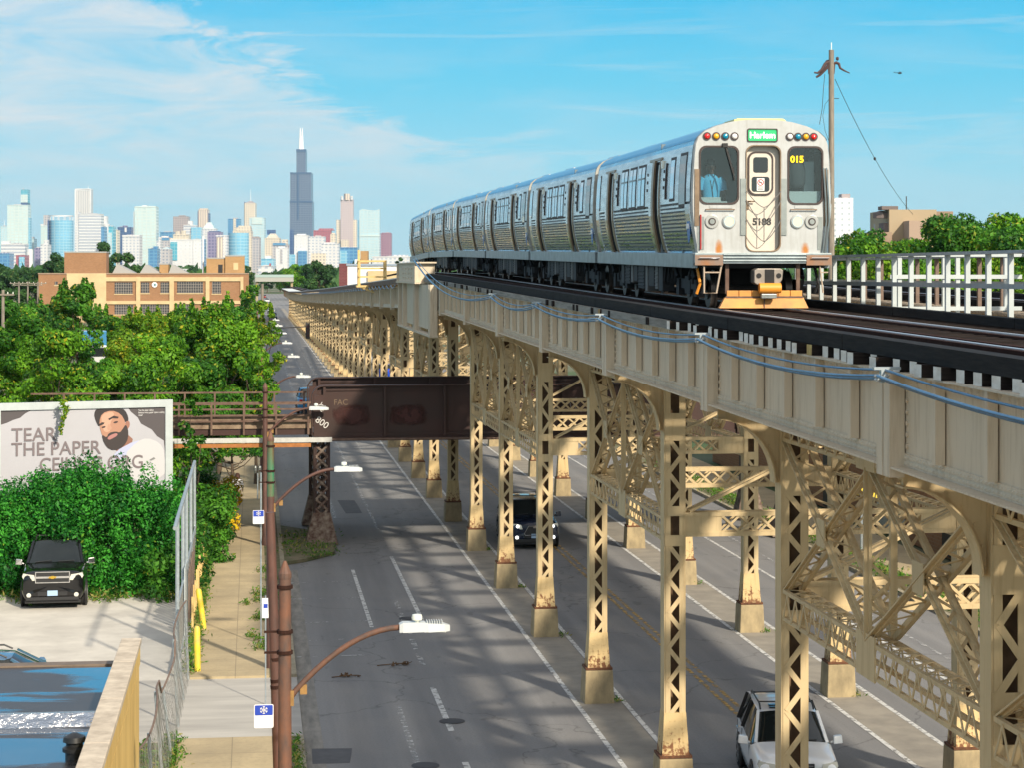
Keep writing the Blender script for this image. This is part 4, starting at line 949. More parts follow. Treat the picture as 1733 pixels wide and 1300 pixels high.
# ------------------------------------------------------------------ people
def skinfig(name, mat, joints, edges, mats=None, lvl=2):
    me = bpy.data.meshes.new(name); me.from_pydata([j[0] for j in joints], edges, []); o = bpy.data.objects.new(name, me); COL.objects.link(o)
    sk = o.modifiers.new('skin','SKIN'); sk.use_smooth_shade = True
    for v, j in zip(me.skin_vertices[0].data, joints): v.radius = (j[1], j[2] if len(j) > 2 else j[1])
    me.skin_vertices[0].data[0].use_root = True
    ss = o.modifiers.new('sub','SUBSURF'); ss.levels = ss.render_levels = lvl
    dg = bpy.context.evaluated_depsgraph_get(); m2 = bpy.data.meshes.new_from_object(o.evaluated_get(dg)); bpy.data.objects.remove(o)
    m2.materials.clear(); m2.materials.append(mat); q = bpy.data.objects.new(name, m2); COL.objects.link(q); return q
def body(label, skin, pose, loc, rotz, k=1.0, group=None):
    """pose: dict of joint positions for a 1.75 m adult facing -y"""
    J = pose; names = ['pelvis','waist','chest','neck','head','crown','lsh','lel','lwr','lha','rsh','rel','rwr','rha','lhip','lkn','lan','lto','rhip','rkn','ran','rto']
    rad = dict(pelvis=(.15,.11), waist=(.13,.095), chest=(.15,.11), neck=(.055,.055), head=(.080,.095), crown=(.065,.075), lsh=(.07,.07), lel=(.045,.045), lwr=(.032,.026), lha=(.036,.020), rsh=(.07,.07), rel=(.045,.045), rwr=(.032,.026), rha=(.036,.020), lhip=(.095,.10), lkn=(.06,.065), lan=(.042,.045), lto=(.04,.03), rhip=(.095,.10), rkn=(.06,.065), ran=(.042,.045), rto=(.04,.03))
    E = [('pelvis','waist'),('waist','chest'),('chest','neck'),('neck','head'),('head','crown'),('chest','lsh'),('lsh','lel'),('lel','lwr'),('lwr','lha'),('chest','rsh'),('rsh','rel'),('rel','rwr'),('rwr','rha'),('pelvis','lhip'),('lhip','lkn'),('lkn','lan'),('lan','lto'),('pelvis','rhip'),('rhip','rkn'),('rkn','ran'),('ran','rto')]
    jn = [(J[n], *rad[n]) for n in names]; ed = [(names.index(a), names.index(b_)) for a, b_ in E]
    for side, sg in (('l',-1),('r',1)):                                     # fingers and thumb, each its own chain from the palm
        h = Vector(J[side+'ha']); wv = Vector(J[side+'wr']); dv = (h-wv).normalized(); ac = dv.cross(Vector((sg,0,.1))).normalized()
        for f, (o_, ln) in enumerate(((-.027,.062),(-.009,.075),(.009,.070),(.027,.055))):
            a = len(jn); p1 = h+dv*.045+ac*o_; p2 = p1+dv*ln*.55+Vector((-sg*.010,0,0)); p3 = p2+dv*ln*.4+Vector((-sg*.022,0,0))
            jn += [(tuple(p1),.010,.010),(tuple(p2),.009,.009),(tuple(p3),.007,.007)]; ed += [(names.index(side+'ha'),a),(a,a+1),(a+1,a+2)]
        a = len(jn); p1 = h-ac*.040+dv*.005; p2 = p1-ac*.015+dv*.035; jn += [(tuple(p1),.011,.011),(tuple(p2),.009,.009)]; ed += [(names.index(side+'ha'),a),(a,a+1)]
    o = skinfig('person', skin, jn, ed); o.location = loc; o.rotation_euler = (0,0,rotz); o.scale = (k,k,k); tag(o, label, 'person', group)
    hd = Vector(J['head']); 
    b = MB(); b.lathe([(.004,.014),(.012,.0),(.017,-.02),(.010,-.032)], (0,0,0), 8); n_ = b.build('nose', skin, o, smooth=60); n_.location = hd+Vector((0,-.100,-.01))
    for s in (-1, 1):
        b = MB(); b.lathe([(.003,-.012),(.011,-.006),(.013,0),(.011,.006),(.003,.012)], (0,0,0), 8); e_ = b.build('eye', M['num'], o, smooth=60); e_.location = hd+Vector((s*.034,-.086,.022)); 
        b = MB(); b.lathe([(.004,-.035),(.012,-.02),(.016,.01),(.008,.03)], (0,0,0), 8); e_ = b.build('ear', skin, o, smooth=60); e_.location = hd+Vector((s*.088,.005,-.005))
    b = MB(); b.tube([(-.025,-.088,-.055),(0,-.096,-.057),(.025,-.088,-.055)],.007,6); e_ = b.build('mouth', simple('lips', (.20,.06,.05), .6), o); e_.location = hd
    return o
def garment(name, mat, parent, rings, n=16):
    """closed tube of elliptic rings (centre, rx, ry)"""
    b = MB(); k = len(rings)
    for c, rx, ry in rings:
        for j in range(n): q = 2*math.pi*j/n; b.v.append((c[0]+rx*math.cos(q), c[1]+ry*math.sin(q), c[2]))
    for i in range(k-1):
        for j in range(n): b.f.append((i*n+j, i*n+(j+1)%n, (i+1)*n+(j+1)%n, (i+1)*n+j)); b.m.append(0)
    b.f.append(tuple(reversed(range(n)))); b.m.append(0); b.f.append(tuple((k-1)*n+j for j in range(n))); b.m.append(0)
    return b.build(name, mat, parent, smooth=70)
def sleeve(name, mat, parent, pts, rs): b = MB(); b.tube(pts, rs, 10); return b.build(name, mat, parent, smooth=60)
sk_dark = simple('dark_skin', (.085,.045,.03), .55); sk_mid = simple('brown_skin', (.22,.12,.08), .55)
P0 = dict(pelvis=(0,0,.96), waist=(0,0,1.12), chest=(0,.0,1.33), neck=(0,.01,1.50), head=(0,-.01,1.63), crown=(0,0,1.71),
    lsh=(-.19,.0,1.41), lel=(-.24,-.02,1.14), lwr=(-.20,-.20,1.02), lha=(-.18,-.27,1.00), rsh=(.19,.0,1.41), rel=(.25,.0,1.13), rwr=(.25,-.06,.89), rha=(.25,-.08,.82),
    lhip=(-.10,0,.90), lkn=(-.11,-.02,.50), lan=(-.11,.02,.09), lto=(-.12,-.13,.045), rhip=(.10,0,.90), rkn=(.11,-.02,.50), ran=(.11,.02,.09), rto=(.12,-.13,.045))
dl = LEADM @ Vector((-.90, .52, 1.065))
dr = body('train driver in a light blue polo shirt standing behind the left windscreen', sk_dark, P0, dl, LEAD.rotation_euler[2], 1.05)
shirt = simple('light_blue_shirt', (.09,.42,.66), .8, var=.15, vs=8)
sh = garment('shirt', shirt, dr, [((0,0,.92),.175,.135),((0,0,1.05),.165,.125),((0,0,1.2),.175,.13),((0,0,1.33),.185,.135),((0,0,1.42),.185,.115),((0,.005,1.47),.11,.085),((0,.01,1.50),.070,.070)])
for s, a, e in ((-1,'lsh','lel'),(1,'rsh','rel')):
    pa, pe = Vector(P0[a]), Vector(P0[e]); sleeve('sleeve', shirt, sh, [pa-Vector((s*.05,0,-.01)), pa.lerp(pe,.3), pa.lerp(pe,.75)], [.085,.088,.082])
b = MB(); b.tube([(-.06,-.06,1.49),(-.03,-.125,1.36),(.0,-.135,1.2),(.02,-.138,1.05)],.008,5); b.tube([(.06,-.06,1.49),(.03,-.125,1.36),(.0,-.135,1.2)],.008,5); b.build('lanyard', M['num'], dr)
garment('trousers', simple('dark_trousers', (.02,.025,.04), .9), dr, [((0,0,.70),.19,.13),((0,0,.85),.185,.135),((0,0,.95),.17,.128)])
b = MB(); b.lathe([(.092,1.66),(.098,1.69),(.09,1.74),(.06,1.775),(.02,1.79)], (0,.005,0), 14); b.build('hair', M['num'], dr, smooth=60)
# passer-by on the pavement, walking away
P1 = dict(P0); P1.update(lkn=(-.10,-.10,.50), lan=(-.10,-.12,.09), lto=(-.10,-.26,.05), rkn=(.10,.03,.50), ran=(.10,.20,.12), rto=(.10,.10,.05), lel=(-.25,.03,1.14), lwr=(-.26,-.06,.92), lha=(-.26,-.08,.85), rel=(.25,-.03,1.14), rwr=(.25,-.12,.93), rha=(.25,-.15,.86))
g0 = G(402, 858, .12)
pp = body('person walking away along the pavement in a striped white and grey top', sk_mid, P1, (g0.x, g0.y, .12), R(180), .84)
m, nt, bs = newmat('striped_jersey'); s_ = N(nt,'ShaderNodeSeparateXYZ'); nt.links.new(coords(nt), s_.inputs[0])
nt.links.new(mixc(nt, mth(nt,'LESS_THAN', mth(nt,'FRACT', mth(nt,'DIVIDE', s_.outputs[2], .12)), .5), (.75,.75,.74), (.25,.22,.22)), bs.inputs['Base Color'])
tp = garment('striped_top', m, pp, [((0,0,.88),.18,.14),((0,0,1.05),.165,.13),((0,0,1.2),.175,.135),((0,0,1.33),.19,.14),((0,0,1.43),.19,.12),((0,.01,1.49),.09,.08)])
for s, a, e, w_ in ((-1,'lsh','lel','lwr'),(1,'rsh','rel','rwr')):
    pa, pe, pw = Vector(P1[a]), Vector(P1[e]), Vector(P1[w_]); sleeve('sleeve', m, tp, [pa-Vector((s*.05,0,-.01)), pa.lerp(pe,.4), pe, pe.lerp(pw,.7)], [.085,.08,.065,.055])
tr_ = simple('tan_trousers', (.26,.17,.12), .9); lg = garment('trousers', tr_, pp, [((0,0,.80),.19,.14),((0,0,.88),.18,.14),((0,0,.95),.17,.13)])
for h, kn, an in (('lhip','lkn','lan'),('rhip','rkn','ran')): sleeve('trouser_leg', tr_, lg, [Vector(P1[h]), Vector(P1[kn]), Vector(P1[an])], [.105,.08,.07])
b = MB(); b.lathe([(.05,1.36),(.11,1.42),(.125,1.55),(.115,1.68),(.08,1.745),(.02,1.77)], (0,.02,0), 14); b.build('hair', simple('brown_hair', (.07,.03,.02), .8), pp, smooth=60)
bag = MB(); bag.lathe([(.10,.30),(.15,.34),(.16,.5),(.13,.64),(.05,.70)], (0,0,0), 12); q = bag.build('tote_bag', simple('sand_canvas_bag', (.45,.36,.24), .9), smooth=60)
b = MB(); b.tube([(-.06,0,.66),(-.05,0,.80),(.05,0,.80),(.06,0,.66)],.012,6); b.build('handle', simple('bag_strap', (.10,.07,.05), .8), q)
q.location = (g0.x-.31, g0.y-.05, .0); tag(q, 'sand coloured canvas bag carried beside the walking person', 'bag')
# ------------------------------------------------------------------ rusty railway bridge across the street
br = thing('railway_bridge', 'dark oxide brown plate girder bridge crossing the street under the viaduct', 'bridge')
YF, YR = 79.6, 86.0; ZB, ZT = 4.12, 6.12
for yy, x0, x1 in ((YF, 2.30, 21.4), (YR, 2.3, 21.4)):
    b = MB(); b.box(x0+.15, x1, yy-.02, yy+.02, ZB+.05, ZT-.05); b.box(x0, x1, yy-.22, yy+.22, ZB-.03, ZB+.03)
    cz = ZT-.28                                                              # rounded nose of the top flange
    P = [(x0-.05,ZB+.1)] + [(x0-.05+.45-.45*math.cos(q), ZT-.45+.45*math.sin(q)) for q in [math.pi/2*k/8 for k in range(9)]] + [(x1,ZT)]
    for (ua,va),(ub,vb) in zip(P, P[1:]): b.bar((ua,yy,va),(ub,yy,vb),.44,.045,(0,0,1) if abs(ub-ua) > abs(vb-va) else (1,0,0))
    b.box(x0+.35, x1, yy-.07, yy-.02, ZT-.20, ZT-.03); b.box(x0+.35, x1, yy-.07, yy-.02, ZB+.03, ZB+.18)
    n = 8
    for k in range(n+1):
        x = x0+.42+(x1-x0-.6)*k/n; b.box(x-.05, x+.05, yy-.19, yy-.02, ZB+.05, ZT-.05)
    b.box(x0+.0, x0+.38, yy-.21, yy-.02, ZB+.05, ZT-.35)
    g = b.build('plate_girder', M['brown_steel'], br)
b = MB(); b.box(2.6, 21.2, YF+.1, YR-.1, ZB+.45, ZB+.8)
for k in range(14): b.box(3+k*1.35, 3.2+k*1.35, YF+.03, YR-.03, ZB+.05, ZB+.44)
b.build('deck', M['brown_steel'], br)
for x, yy in ((2.62, YF+.3), (2.62, YR), (20.9, YF+.3), (20.9, YR)):
    b = MB(); hw, hd = .30, .32
    for s in (-1, 1):
        b.box(x+s*hw-.02, x+s*hw+.02, yy-hd, yy+hd, .55, ZB-.03)
        for t in (-1, 1): b.box(x+(s*hw-.12 if s>0 else -hw), x+(hw if s>0 else -hw+.12), yy+t*hd-.015, yy+t*hd+.015, .55, ZB-.03)
    c = b.build('bridge_column', M['brown_steel'], br)
    for t in (-1, 1): b = MB(); b.lacing((x,yy+t*(hd+.045),.95),(x,yy+t*(hd+.045),ZB-.3),(1,0,0),.44,.42,.085,.016,cross=True); b.build('column_lacing', M['brown_rust'], c)
    b = MB(); b.hexa([(x-.62,yy-.5,.05),(x+.62,yy-.5,.05),(x+.62,yy+.5,.05),(x-.62,yy+.5,.05)], [(x-.33,yy-.36,1.25),(x+.33,yy-.36,1.25),(x+.33,yy+.36,1.25),(x-.33,yy+.36,1.25)]); b.build('column_base', M['brown_rust'], c)
# approach deck with hand railings west of the street
b = MB(); b.box(-9, 2.28, YF-.1, YR+.1, 4.25, 4.55); b.build('approach_deck', M['brown_steel'], br)
b = MB(); b.box(-9, 2.28, YF-.16, YF-.11, 4.50, 4.98); b.build('edge_board', simple('pale_edge_boards', (.30,.22,.15), .85, col2=(.14,.09,.06), vs=3, world=True), br)
for yy in (YF-.30, YR+.2):
    b = MB()
    for z in (4.80, 5.02, 5.50): b.bar((-9,yy,z),(2.2,yy,z),.06,.07)
    b.build('hand_rail', M['brown_frame'], br)
    for k in range(9):
        b = MB(); x = 2.1-k*1.22; b.box(x-.035, x+.035, yy-.04, yy+.04, 4.28, 5.52); b.build('railing_post', M['brown_frame'], br)
b = MB(); b.box(-9, 3.0, YF-.36, YF-.26, 3.98, 4.16); b.build('white_duct', simple('pale_duct', (.55,.55,.52), .5, var=.2, world=True), br)
b = MB(); b.box(-9, 2.2, YF-.34, YF-.2, 3.80, 3.95); b.build('orange_beam', simple('orange_primer_beam', (.42,.16,.04), .7, var=.3, world=True), br)
b = MB(); b.tube([(3,YF-.28,4.06),(20,YF-.28,4.06)],.05,8); b.build('pipe', M['brown_frame'], br)
M['graf'] = simple('white_graffiti', (.60,.58,.55), .8); m, nt, bs = newmat('dark_red_patch'); bs.inputs['Base Color'].default_value = (.052,.013,.010,1); bs.inputs['Roughness'].default_value = .75
s_ = N(nt,'ShaderNodeSeparateXYZ'); tg_ = N(nt,'ShaderNodeTexCoord'); nt.links.new(tg_.outputs['Generated'], s_.inputs[0])
ed_ = [mth(nt,'MULTIPLY', mth(nt,'MULTIPLY', s_.outputs[q], mth(nt,'SUBTRACT', 1., s_.outputs[q])), 4.) for q in (0, 2)]
nt.links.new(remap(nt, mth(nt,'MULTIPLY', mth(nt,'MULTIPLY', ed_[0], ed_[1]), noise(nt, worldpos(nt), 3, 5)), .10, .45), bs.inputs['Alpha']); M['graf_red'] = m
def scrawl(seed, x, z, w, h, y=YF-.0215, n=3, r=.02):
    rg = random.Random(seed); b = MB()
    for k in range(n):
        x0 = x+w*k/n; pts = [(x0+w/n*(.5+.45*math.cos(q*1.3+seed)), y, z+h*(.5+.45*math.sin(q*1.7+k))) for q in [i*.45 for i in range(14)]]
        for a, c in zip(pts, pts[1:]): b.bar(a, c, r*1.6, .004, (0,1,0))
    return b
text('800', .36, M['graf'], 'graffiti', br, (2.56,YF-.212,4.62), rot=(R(90),R(35),0)); text('Yas', .26, M['graf'], 'graffiti', br, (2.52,YF-.212,5.28), rot=(R(90),R(70),0))
text('FAC', .30, simple('faded_graffiti', (.16,.11,.07), .8), 'graffiti', br, (3.35,YF-.0245,5.38)); scrawl(5, 11.6, 5.0, 2.2, .6).build('graffiti', simple('grey_graffiti', (.20,.19,.20), .8), br)
for x0, x1 in ((2.9, 4.6), (5.1, 6.8)):
    b = MB(); b.box(x0, x1, YF-.0275, YF-.0205, 4.5, 5.45); b.build('paint_patch', M['graf_red'], br)

M['rust_ochre'] = simple('rusty_ochre_foot', (.34,.19,.06), .7, var=.4, world=True)
# ------------------------------------------------------------------ lamp posts
def lamp(d, label, green=False, rust=False):
    q = WD(0, d); x, y = .46, None
    y = (d - x*SP)/CP
    t = thing('street_lamp', label, 'street lamp', (x, y, 0), group='street lamps along the left kerb')
    mt = M['pole_rust'] if rust else M['pole_brown']
    b = MB(); b.tube([(0,0,.0),(0,0,.5),(0,0,6.05)],[.16,.115,.088],14); pl = b.build('pole', M['pole_green'] if green else mt, t, smooth=50)
    if green: 
        b = MB(); b.tube([(0,0,.02),(0,0,.5),(0,0,4.6)],[.165,.122,.10],14); b.build('pole_coat', M['pole_brown'], pl, smooth=50)
    b = MB(); b.tube([(0,0,6.05),(0,0,6.12),(0,0,6.3)],[.095,.095,.02],12); b.build('pole_cap', M['pole_rust'], pl)
    for z in (4.95, 5.25, 5.9):
        b = MB(); b.tube([(0,0,z),(0,0,z+.05)],.118,14)
        if z < 5.5: b.box(-.30,-.1,-.02,.02,z+.01,z+.04)
        b.build('clamp', M['rail_rust'], pl)
    P = [(.09,0,4.32),(.16,0,4.42)] + [(.16+1.52*u, 0, 4.42+.88*(1-(1-u)**1.9)) for u in [k/10 for k in range(1,11)]]
    b = MB(); b.tube(P, .042, 10); a = b.build('arm', mt, t, smooth=50)
    b = MB(); b.box(.22,.32,-.025,.025,4.36,4.50); b.box(.08,.13,-.05,.05,4.2,4.42); b.build('arm_foot', M['rust_ochre'], a)
    hd = MB(); prof = [(0,.10,.06),(.05,.115,.085),(.36,.115,.085),(.42,.12,.07),(.66,.10,.055),(.74,.05,.03)]
    for (xa,wa,ha),(xb,wb,hb) in zip(prof, prof[1:]):
        hd.hexa([(xa,-wa,-.055),(xb,-wb,-.05),(xb,wb,-.05),(xa,wa,-.055)], [(xa,-wa*.8,ha),(xb,-wb*.8,hb),(xb,wb*.8,hb),(xa,wa*.8,ha)])
    for k in range(7): hd.box(.40+.036*k, .412+.036*k, -.085, .085, .05, .105)
    h = hd.build('lamp_head', M['lamp'], t); h.location = (1.66,0,5.29)
    b = MB(); b.lathe([(.035,.08),(.035,.11),(.075,.115),(.08,.15),(.07,.19),(.02,.20)], (.26,0,0), 14); b.build('photocell', M['lens'], h, smooth=50)
    b = MB(); b.box(.40,.68,-.085,.085,-.063,-.054); b.build('lens', M['lens'], h)
    return t
lab = ['nearest street lamp, rusty orange pole with a curved arm over the road', 'street lamp with a green upper pole in front of the brown bridge', 'street lamp whose white head overlaps the corner of the brown bridge', 'street lamp just beyond the bridge, head above the blue pickup', 'street lamp beyond the bridge beside the tree foliage, second past the blue pickup', 'street lamp far along the kerb, third past the blue pickup', 'street lamp far along the kerb, fourth past the blue pickup', 'distant street lamp beside the traffic signal mast', 'most distant street lamp along the left kerb']
for k in range(9): lamp(30+24.2*k, lab[k], green=(k == 1), rust=(k == 0))
# leaning old post with plates
def post(name, label, cat, x, y, z1, r0, r1, mat, lean=0., group=None):
    t = thing(name, label, cat, (x,y,0), group=group); b = MB(); b.tube([(0,0,0),(lean/2,0,z1/2),(lean,0,z1)],[r0,(r0+r1)/2,r1],12); b.build('pole', mat, t, smooth=50); return t
q = WD(474, 33.5)
op = post('leaning_pole', 'slender brown painted steel pole leaning beside the nearest lamp post', 'pole', q.x+.06, q.y, 6.6, .10, .075, M['pole_brown'], -.22)
for z in (3.75,3.85,4.2): b = MB(); b.tube([(-.12,0,z),(-.125,0,z+.05)],.10,10); b.build('clamp', M['rail_rust'], op)
def snow_sign(label, loc, sz=.31):
    t = thing('snow_route_sign', label, 'sign', loc, group='snow route signs'); h = sz*1.22
    b = MB(); b.prism(rrect(-sz/2,sz/2,-h/2,h/2,.025), .006, XZ(0)); b.build('plate', M['signwhite'], t)
    b = MB(); b.prism(rrect(-sz/2+.012,sz/2-.012,h*.04,h/2-.012,.015), .003, XZ(-.004)); b.build('blue_panel', M['signblue'], t)
    b = MB()
    for k in range(3):
        a = R(90+60*k); r = .062; c, s = math.cos(a), math.sin(a); b.bar((-r*c,-.007,h*.265-r*s),(r*c,-.007,h*.265+r*s),.014,.003,(0,1,0))
        for sg in (-1, 1):
            for da in (-.6,.6): b.bar((sg*r*.55*c,-.007,h*.265+sg*r*.55*s),(sg*r*.55*c+.028*math.cos(a+da+(0 if sg>0 else math.pi)),-.007,h*.265+sg*r*.55*s+.028*math.sin(a+da+(0 if sg>0 else math.pi))),.010,.003,(0,1,0))
    b.build('snowflake', M['signwhite'], t); return t
q = WD(446.5, 33.2, 1213); snow_sign('white and blue snowflake sign strapped low on the leaning pole', q)
b = MB(); q2 = WD(474, 33.5, 1213)
s2 = WD(438, 57.5); sp_ = post('sign_post', 'thin grey sign post on the pavement edge with two small signs', 'sign post', s2.x+.06, s2.y, 4.9, .022, .022, M['galv'])
q = WD(437.5, 57.3, 876); snow_sign('white and blue snowflake sign on the thin post beyond the driveway', q)
t = thing('notice_plate', 'small white notice plate low on a thin post by the driveway', 'sign', WD(449.5, 49.8, 1030), group=None)
b = MB(); b.box(-.085,.085,0,.006,-.24,.24); b.build('plate', M['signwhite'], t); b = MB(); b.tube([(0,.02,-2.4),(0,.02,.3)],.018,8); b.build('post', M['galv'], t)
b = MB(); b.bar((-.05,-.003,.05),(.05,-.003,.05),.10,.003,(0,1,0)); b.build('emblem', M['signblue'], t)
t = thing('parking_meter', 'twin headed parking meter at the kerb under the bridge', 'parking meter', G(436, 846, .1))
b = MB(); b.tube([(0,0,0),(0,0,1.2)],.03,8); b.build('post', M['galv'], t)
for s in (-.1,.1):
    b = MB(); b.lathe([(.05,1.2),(.075,1.3),(.075,1.45),(.05,1.52),(.01,1.54)], (s,0,0), 10); b.build('meter_head', M['plate'], t)
# old wooden poles
def wood_pole(label, x, d, ytop, arm=True, base_r=.16, arms=((.9,-.55),), group='wooden utility poles'):
    p = WD(x, d); zt = H-(ytop-460)*d/F; t = thing('utility_pole', label, 'utility pole', (p.x,p.y,0), (0,0,-PSI), group=group)
    b = MB(); b.tube([(0,0,0),(0,0,zt*.5),(0,0,zt)],[base_r,base_r*.85,base_r*.7],10); b.build('pole', M['wood'], t, smooth=50)
    for hw, dz in arms:
        b = MB(); b.box(-hw,hw,-.2,-.1,zt+dz-.06,zt+dz+.06); a = b.build('crossarm', M['wood'], t)
        b = MB()
        for s in (-1,-.5,.5,1): b.lathe([(.03,.06),(.05,.1),(.03,.13),(.045,.17),(.02,.2)], (s*hw*.9,-.15,zt+dz), 8)
        b.build('insulator', M['lens'], a)
    return t
up = wood_pole('tall bare wooden pole with drooping cut wires standing behind the lead train car', 1407, 82, 84, arms=(), base_r=.15)
zt = H+376*82/F
b = MB()
b.tube([(0,0,zt-.05),(0,0,zt+.30)],.02,6); b.build('tip_pin', M['lens'], up)
b = MB()
for P in ([(-.05,0,zt-.45),(-.25,-.05,zt-.55),(-.40,-.1,zt-.8),(-.55,-.1,zt-.92),(-.70,-.1,zt-.90)],[(-.05,0,zt-.5),(-.2,0,zt-.72),(-.45,0,zt-.98),(-.6,0,zt-1.08)],[(.05,0,zt-.55),(.2,0,zt-.5),(.3,0,zt-.55),(.34,-.05,zt-.72),(.5,-.05,zt-.82),(.72,-.05,zt-.92)],[(.0,0,zt-.4),(-.15,.1,zt-.45),(-.28,.1,zt-.62)]):
    b.tube(P, [.05,.07,.06,.05,.035,.02][:len(P)], 6)
b.lathe([(.02,zt-.42),(.06,zt-.38),(.06,zt-.3),(.02,zt-.27)], (.24,0,0), 8)
for sx in (-.13,.13): b.bar((sx,0,zt-.5),(sx*.7,0,zt-.95),.06,.06)
b.build('severed_wires', simple('dark_wire_stubs', (.07,.04,.04), .7), up)
b = MB(); b.tube([(-.26,0,zt-.95),(-.32,0,zt-1.6),(-.36,0,zt-2.3),(-.47,0,zt-2.95)],.012,5); b.tube([(-.05,0,zt-1.9),(-.25,0,zt-2.15),(-.34,0,zt-2.6),(-.25,0,zt-3.2),(-.1,0,zt-3.6)],.009,5); b.tube([(.1,0,zt-1.92),(.3,0,zt-1.92)],.015,5); b.build('hanging_wire', M['num'], up)
e = WD(1545, 118, 362); pz = Vector((up.location.x+.15*CP, up.location.y, zt-1.15)); b = MB()
b.tube([tuple(pz.lerp(e,u)+Vector((0,0,-1.0*4*u*(1-u)*.5))) for u in [k/14 for k in range(15)]], .012, 5); m_ = pz.lerp(e,.42); b.lathe([(.02,-.08),(.06,-.04),(.06,.04),(.02,.08)], (m_.x,m_.y,m_.z-.5), 8)
tag(b.build('guy_wire', M['num']), 'single thin wire running from the bare pole down to the tan building', 'wire')
wood_pole('wooden pole with a short crossarm at the left picture edge among trees', 5, 150, 490, arms=((.85,-.35),))
for k, x in enumerate((32, 47, 64)):
    wood_pole(('wooden gantry pole left of the brick factory', 'middle wooden gantry pole left of the brick factory', 'wooden gantry pole against the corner of the brick factory')[k], x, 300, 476, arms=((1.3,-.25),) if k != 1 else ((2.2,-.5),), base_r=.17)
wood_pole('thin wooden pole rising out of the kerbside tree near the lamp posts', 444, 145, 480, arms=(), base_r=.14)
# traffic signal on a mast arm
p = WD(476, 178); t = thing('traffic_signal', 'dark traffic signal hanging from a long mast arm far down the street', 'traffic signal', (.6, p.y, 0))
b = MB(); b.tube([(0,0,0),(0,0,6.6)],.10,8); b.tube([(0,0,5.6),(4.1,0,5.8)],.045,8); b.build('mast', M['num'], t)
b = MB(); b.box(3.9,4.28,-.15,.15,4.75,6.1); s_ = b.build('signal_head', M['num'], t, bevel=.03)
b = MB()
for k in range(3): b.disc((4.09,-.15,5.05+.38*k),(0,-1,0),.12,.03,12)
b.build('signal_lens', simple('unlit_lens', (.06,.02,.02), .3), s_)

# ------------------------------------------------------------------ yellow bollards and the chain link fence
for (px, py, lean, lab) in ((334.5,1141,-.02,'upright yellow bollard nearest the camera at the driveway'),(346,1069,-.17,'yellow bollard leaning left by the far side of the driveway')):
    q = G(px, py, .05); b = MB(); b.tube([(0,0,-.1),(lean*.5,0,.6),(lean,0,1.18),(lean,0,1.24)],[.085,.085,.085,.05],14); o = b.build('bollard', M['yellow'], smooth=50); o.location = (q.x,q.y,.05); tag(o, lab, 'bollard', 'yellow bollards at the driveway')
XF = -1.93
gt = thing('sliding_gate', 'tall galvanised pipe gate frame standing along the pavement edge', 'gate', (XF, 54, 0))
gy = [0, 4.2, 7.4, 11.6, 15.6]
for y in gy: b = MB(); b.tube([(0,y,0),(0,y,4.15)],.055,10); b.build('gate_post', M['galv'], gt)
b = MB(); b.tube([(-.02,-1.2,4.02),(0,0,4.12),(0,15.8,4.15)],.055,10); b.tube([(.03,0,.45),(.03,15.6,.45)],.04,8); b.tube([(.03,0,2.0),(.03,15.6,2.0)],.035,8); b.build('gate_rail', M['galv'], gt)
b = MB()
def mesh_panel(b, P, y0, y1, z0, z1, step=.10, r=.0026):
    """diagonal wire weave on the surface P(y, v) with v 0..1"""
    hgt = z1-z0; n = int((y1-y0+hgt)/step)
    for k in range(n):
        for s in (1, -1):
            ya = y0-hgt+k*step
            u0, u1 = max(ya, y0), min(ya+hgt, y1)
            if u1-u0 < .02: continue
            va, vb = (u0-ya)/hgt, (u1-ya)/hgt
            if s < 0: va, vb = 1-va, 1-vb
            a = P(u0, va); c = P(u1, vb); mid = P((u0+u1)/2, (va+vb)/2)
            b.bar(a, mid, r*2, r*2); b.bar(mid, c, r*2, r*2)
mesh_panel(b, lambda y,v: (.03,y,.45+1.5*v), 0, 15.6, 0, 1.5, .11); b.build('wire_mesh', M['wire'], gt)
b = MB(); b.box(.06,.09,3.4,5.2,.5,2.35); b.build('white_board', M['white_paint'], gt)
for k in range(14):
    b = MB(); y = 6.6+k*.42; b.box(.07,.10,y,y+.24,.2,1.75+.1*math.sin(k*2.3)); b.build('slat', M['brown_post'], gt)
fe = thing('chain_link_fence', 'sagging chain link fence along the pavement in front of the yellow wall', 'fence', (0,0,0))
def fz(y): return 2.0 + .10*math.sin(y*1.1) - (.35 if 44 < y < 48 else 0)
def fx(y, v): return XF + .32 + (y-53)*.012 - .16*v*(1+.5*math.sin(y*.9))
for y in (33, 36, 39, 42, 45, 48, 51, 53.5):
    b = MB(); b.tube([(fx(y,0)-.03,y,0),(fx(y,1)-.03,y,fz(y))],.032,8); b.build('fence_post', M['galv'], fe)
b = MB(); b.tube([(fx(y,1),y,fz(y)) for y in [33+.5*k for k in range(42)]],.022,6); b.build('top_wire', M['brown_post'], fe)
b = MB(); mesh_panel(b, lambda y,v: (fx(y,v)+.015*math.sin(y*7+v*5), y, .12+(fz(y)-.12)*v), 33, 53.5, 0, 1.9, .19, .0022); b.build('wire_mesh', M['wire'], fe)
# far pavement edge fence beyond the bend
b = MB()
fp = thing('board_fence', 'weathered ochre board posts along the pavement before the bridge', 'fence')
for k in range(10): b = MB(); b.box(-1.75,-1.69,60+k*1.6,60.14+k*1.6,0,1.15+.1*(k%2)); b.build('post', M['ochre'], fp)
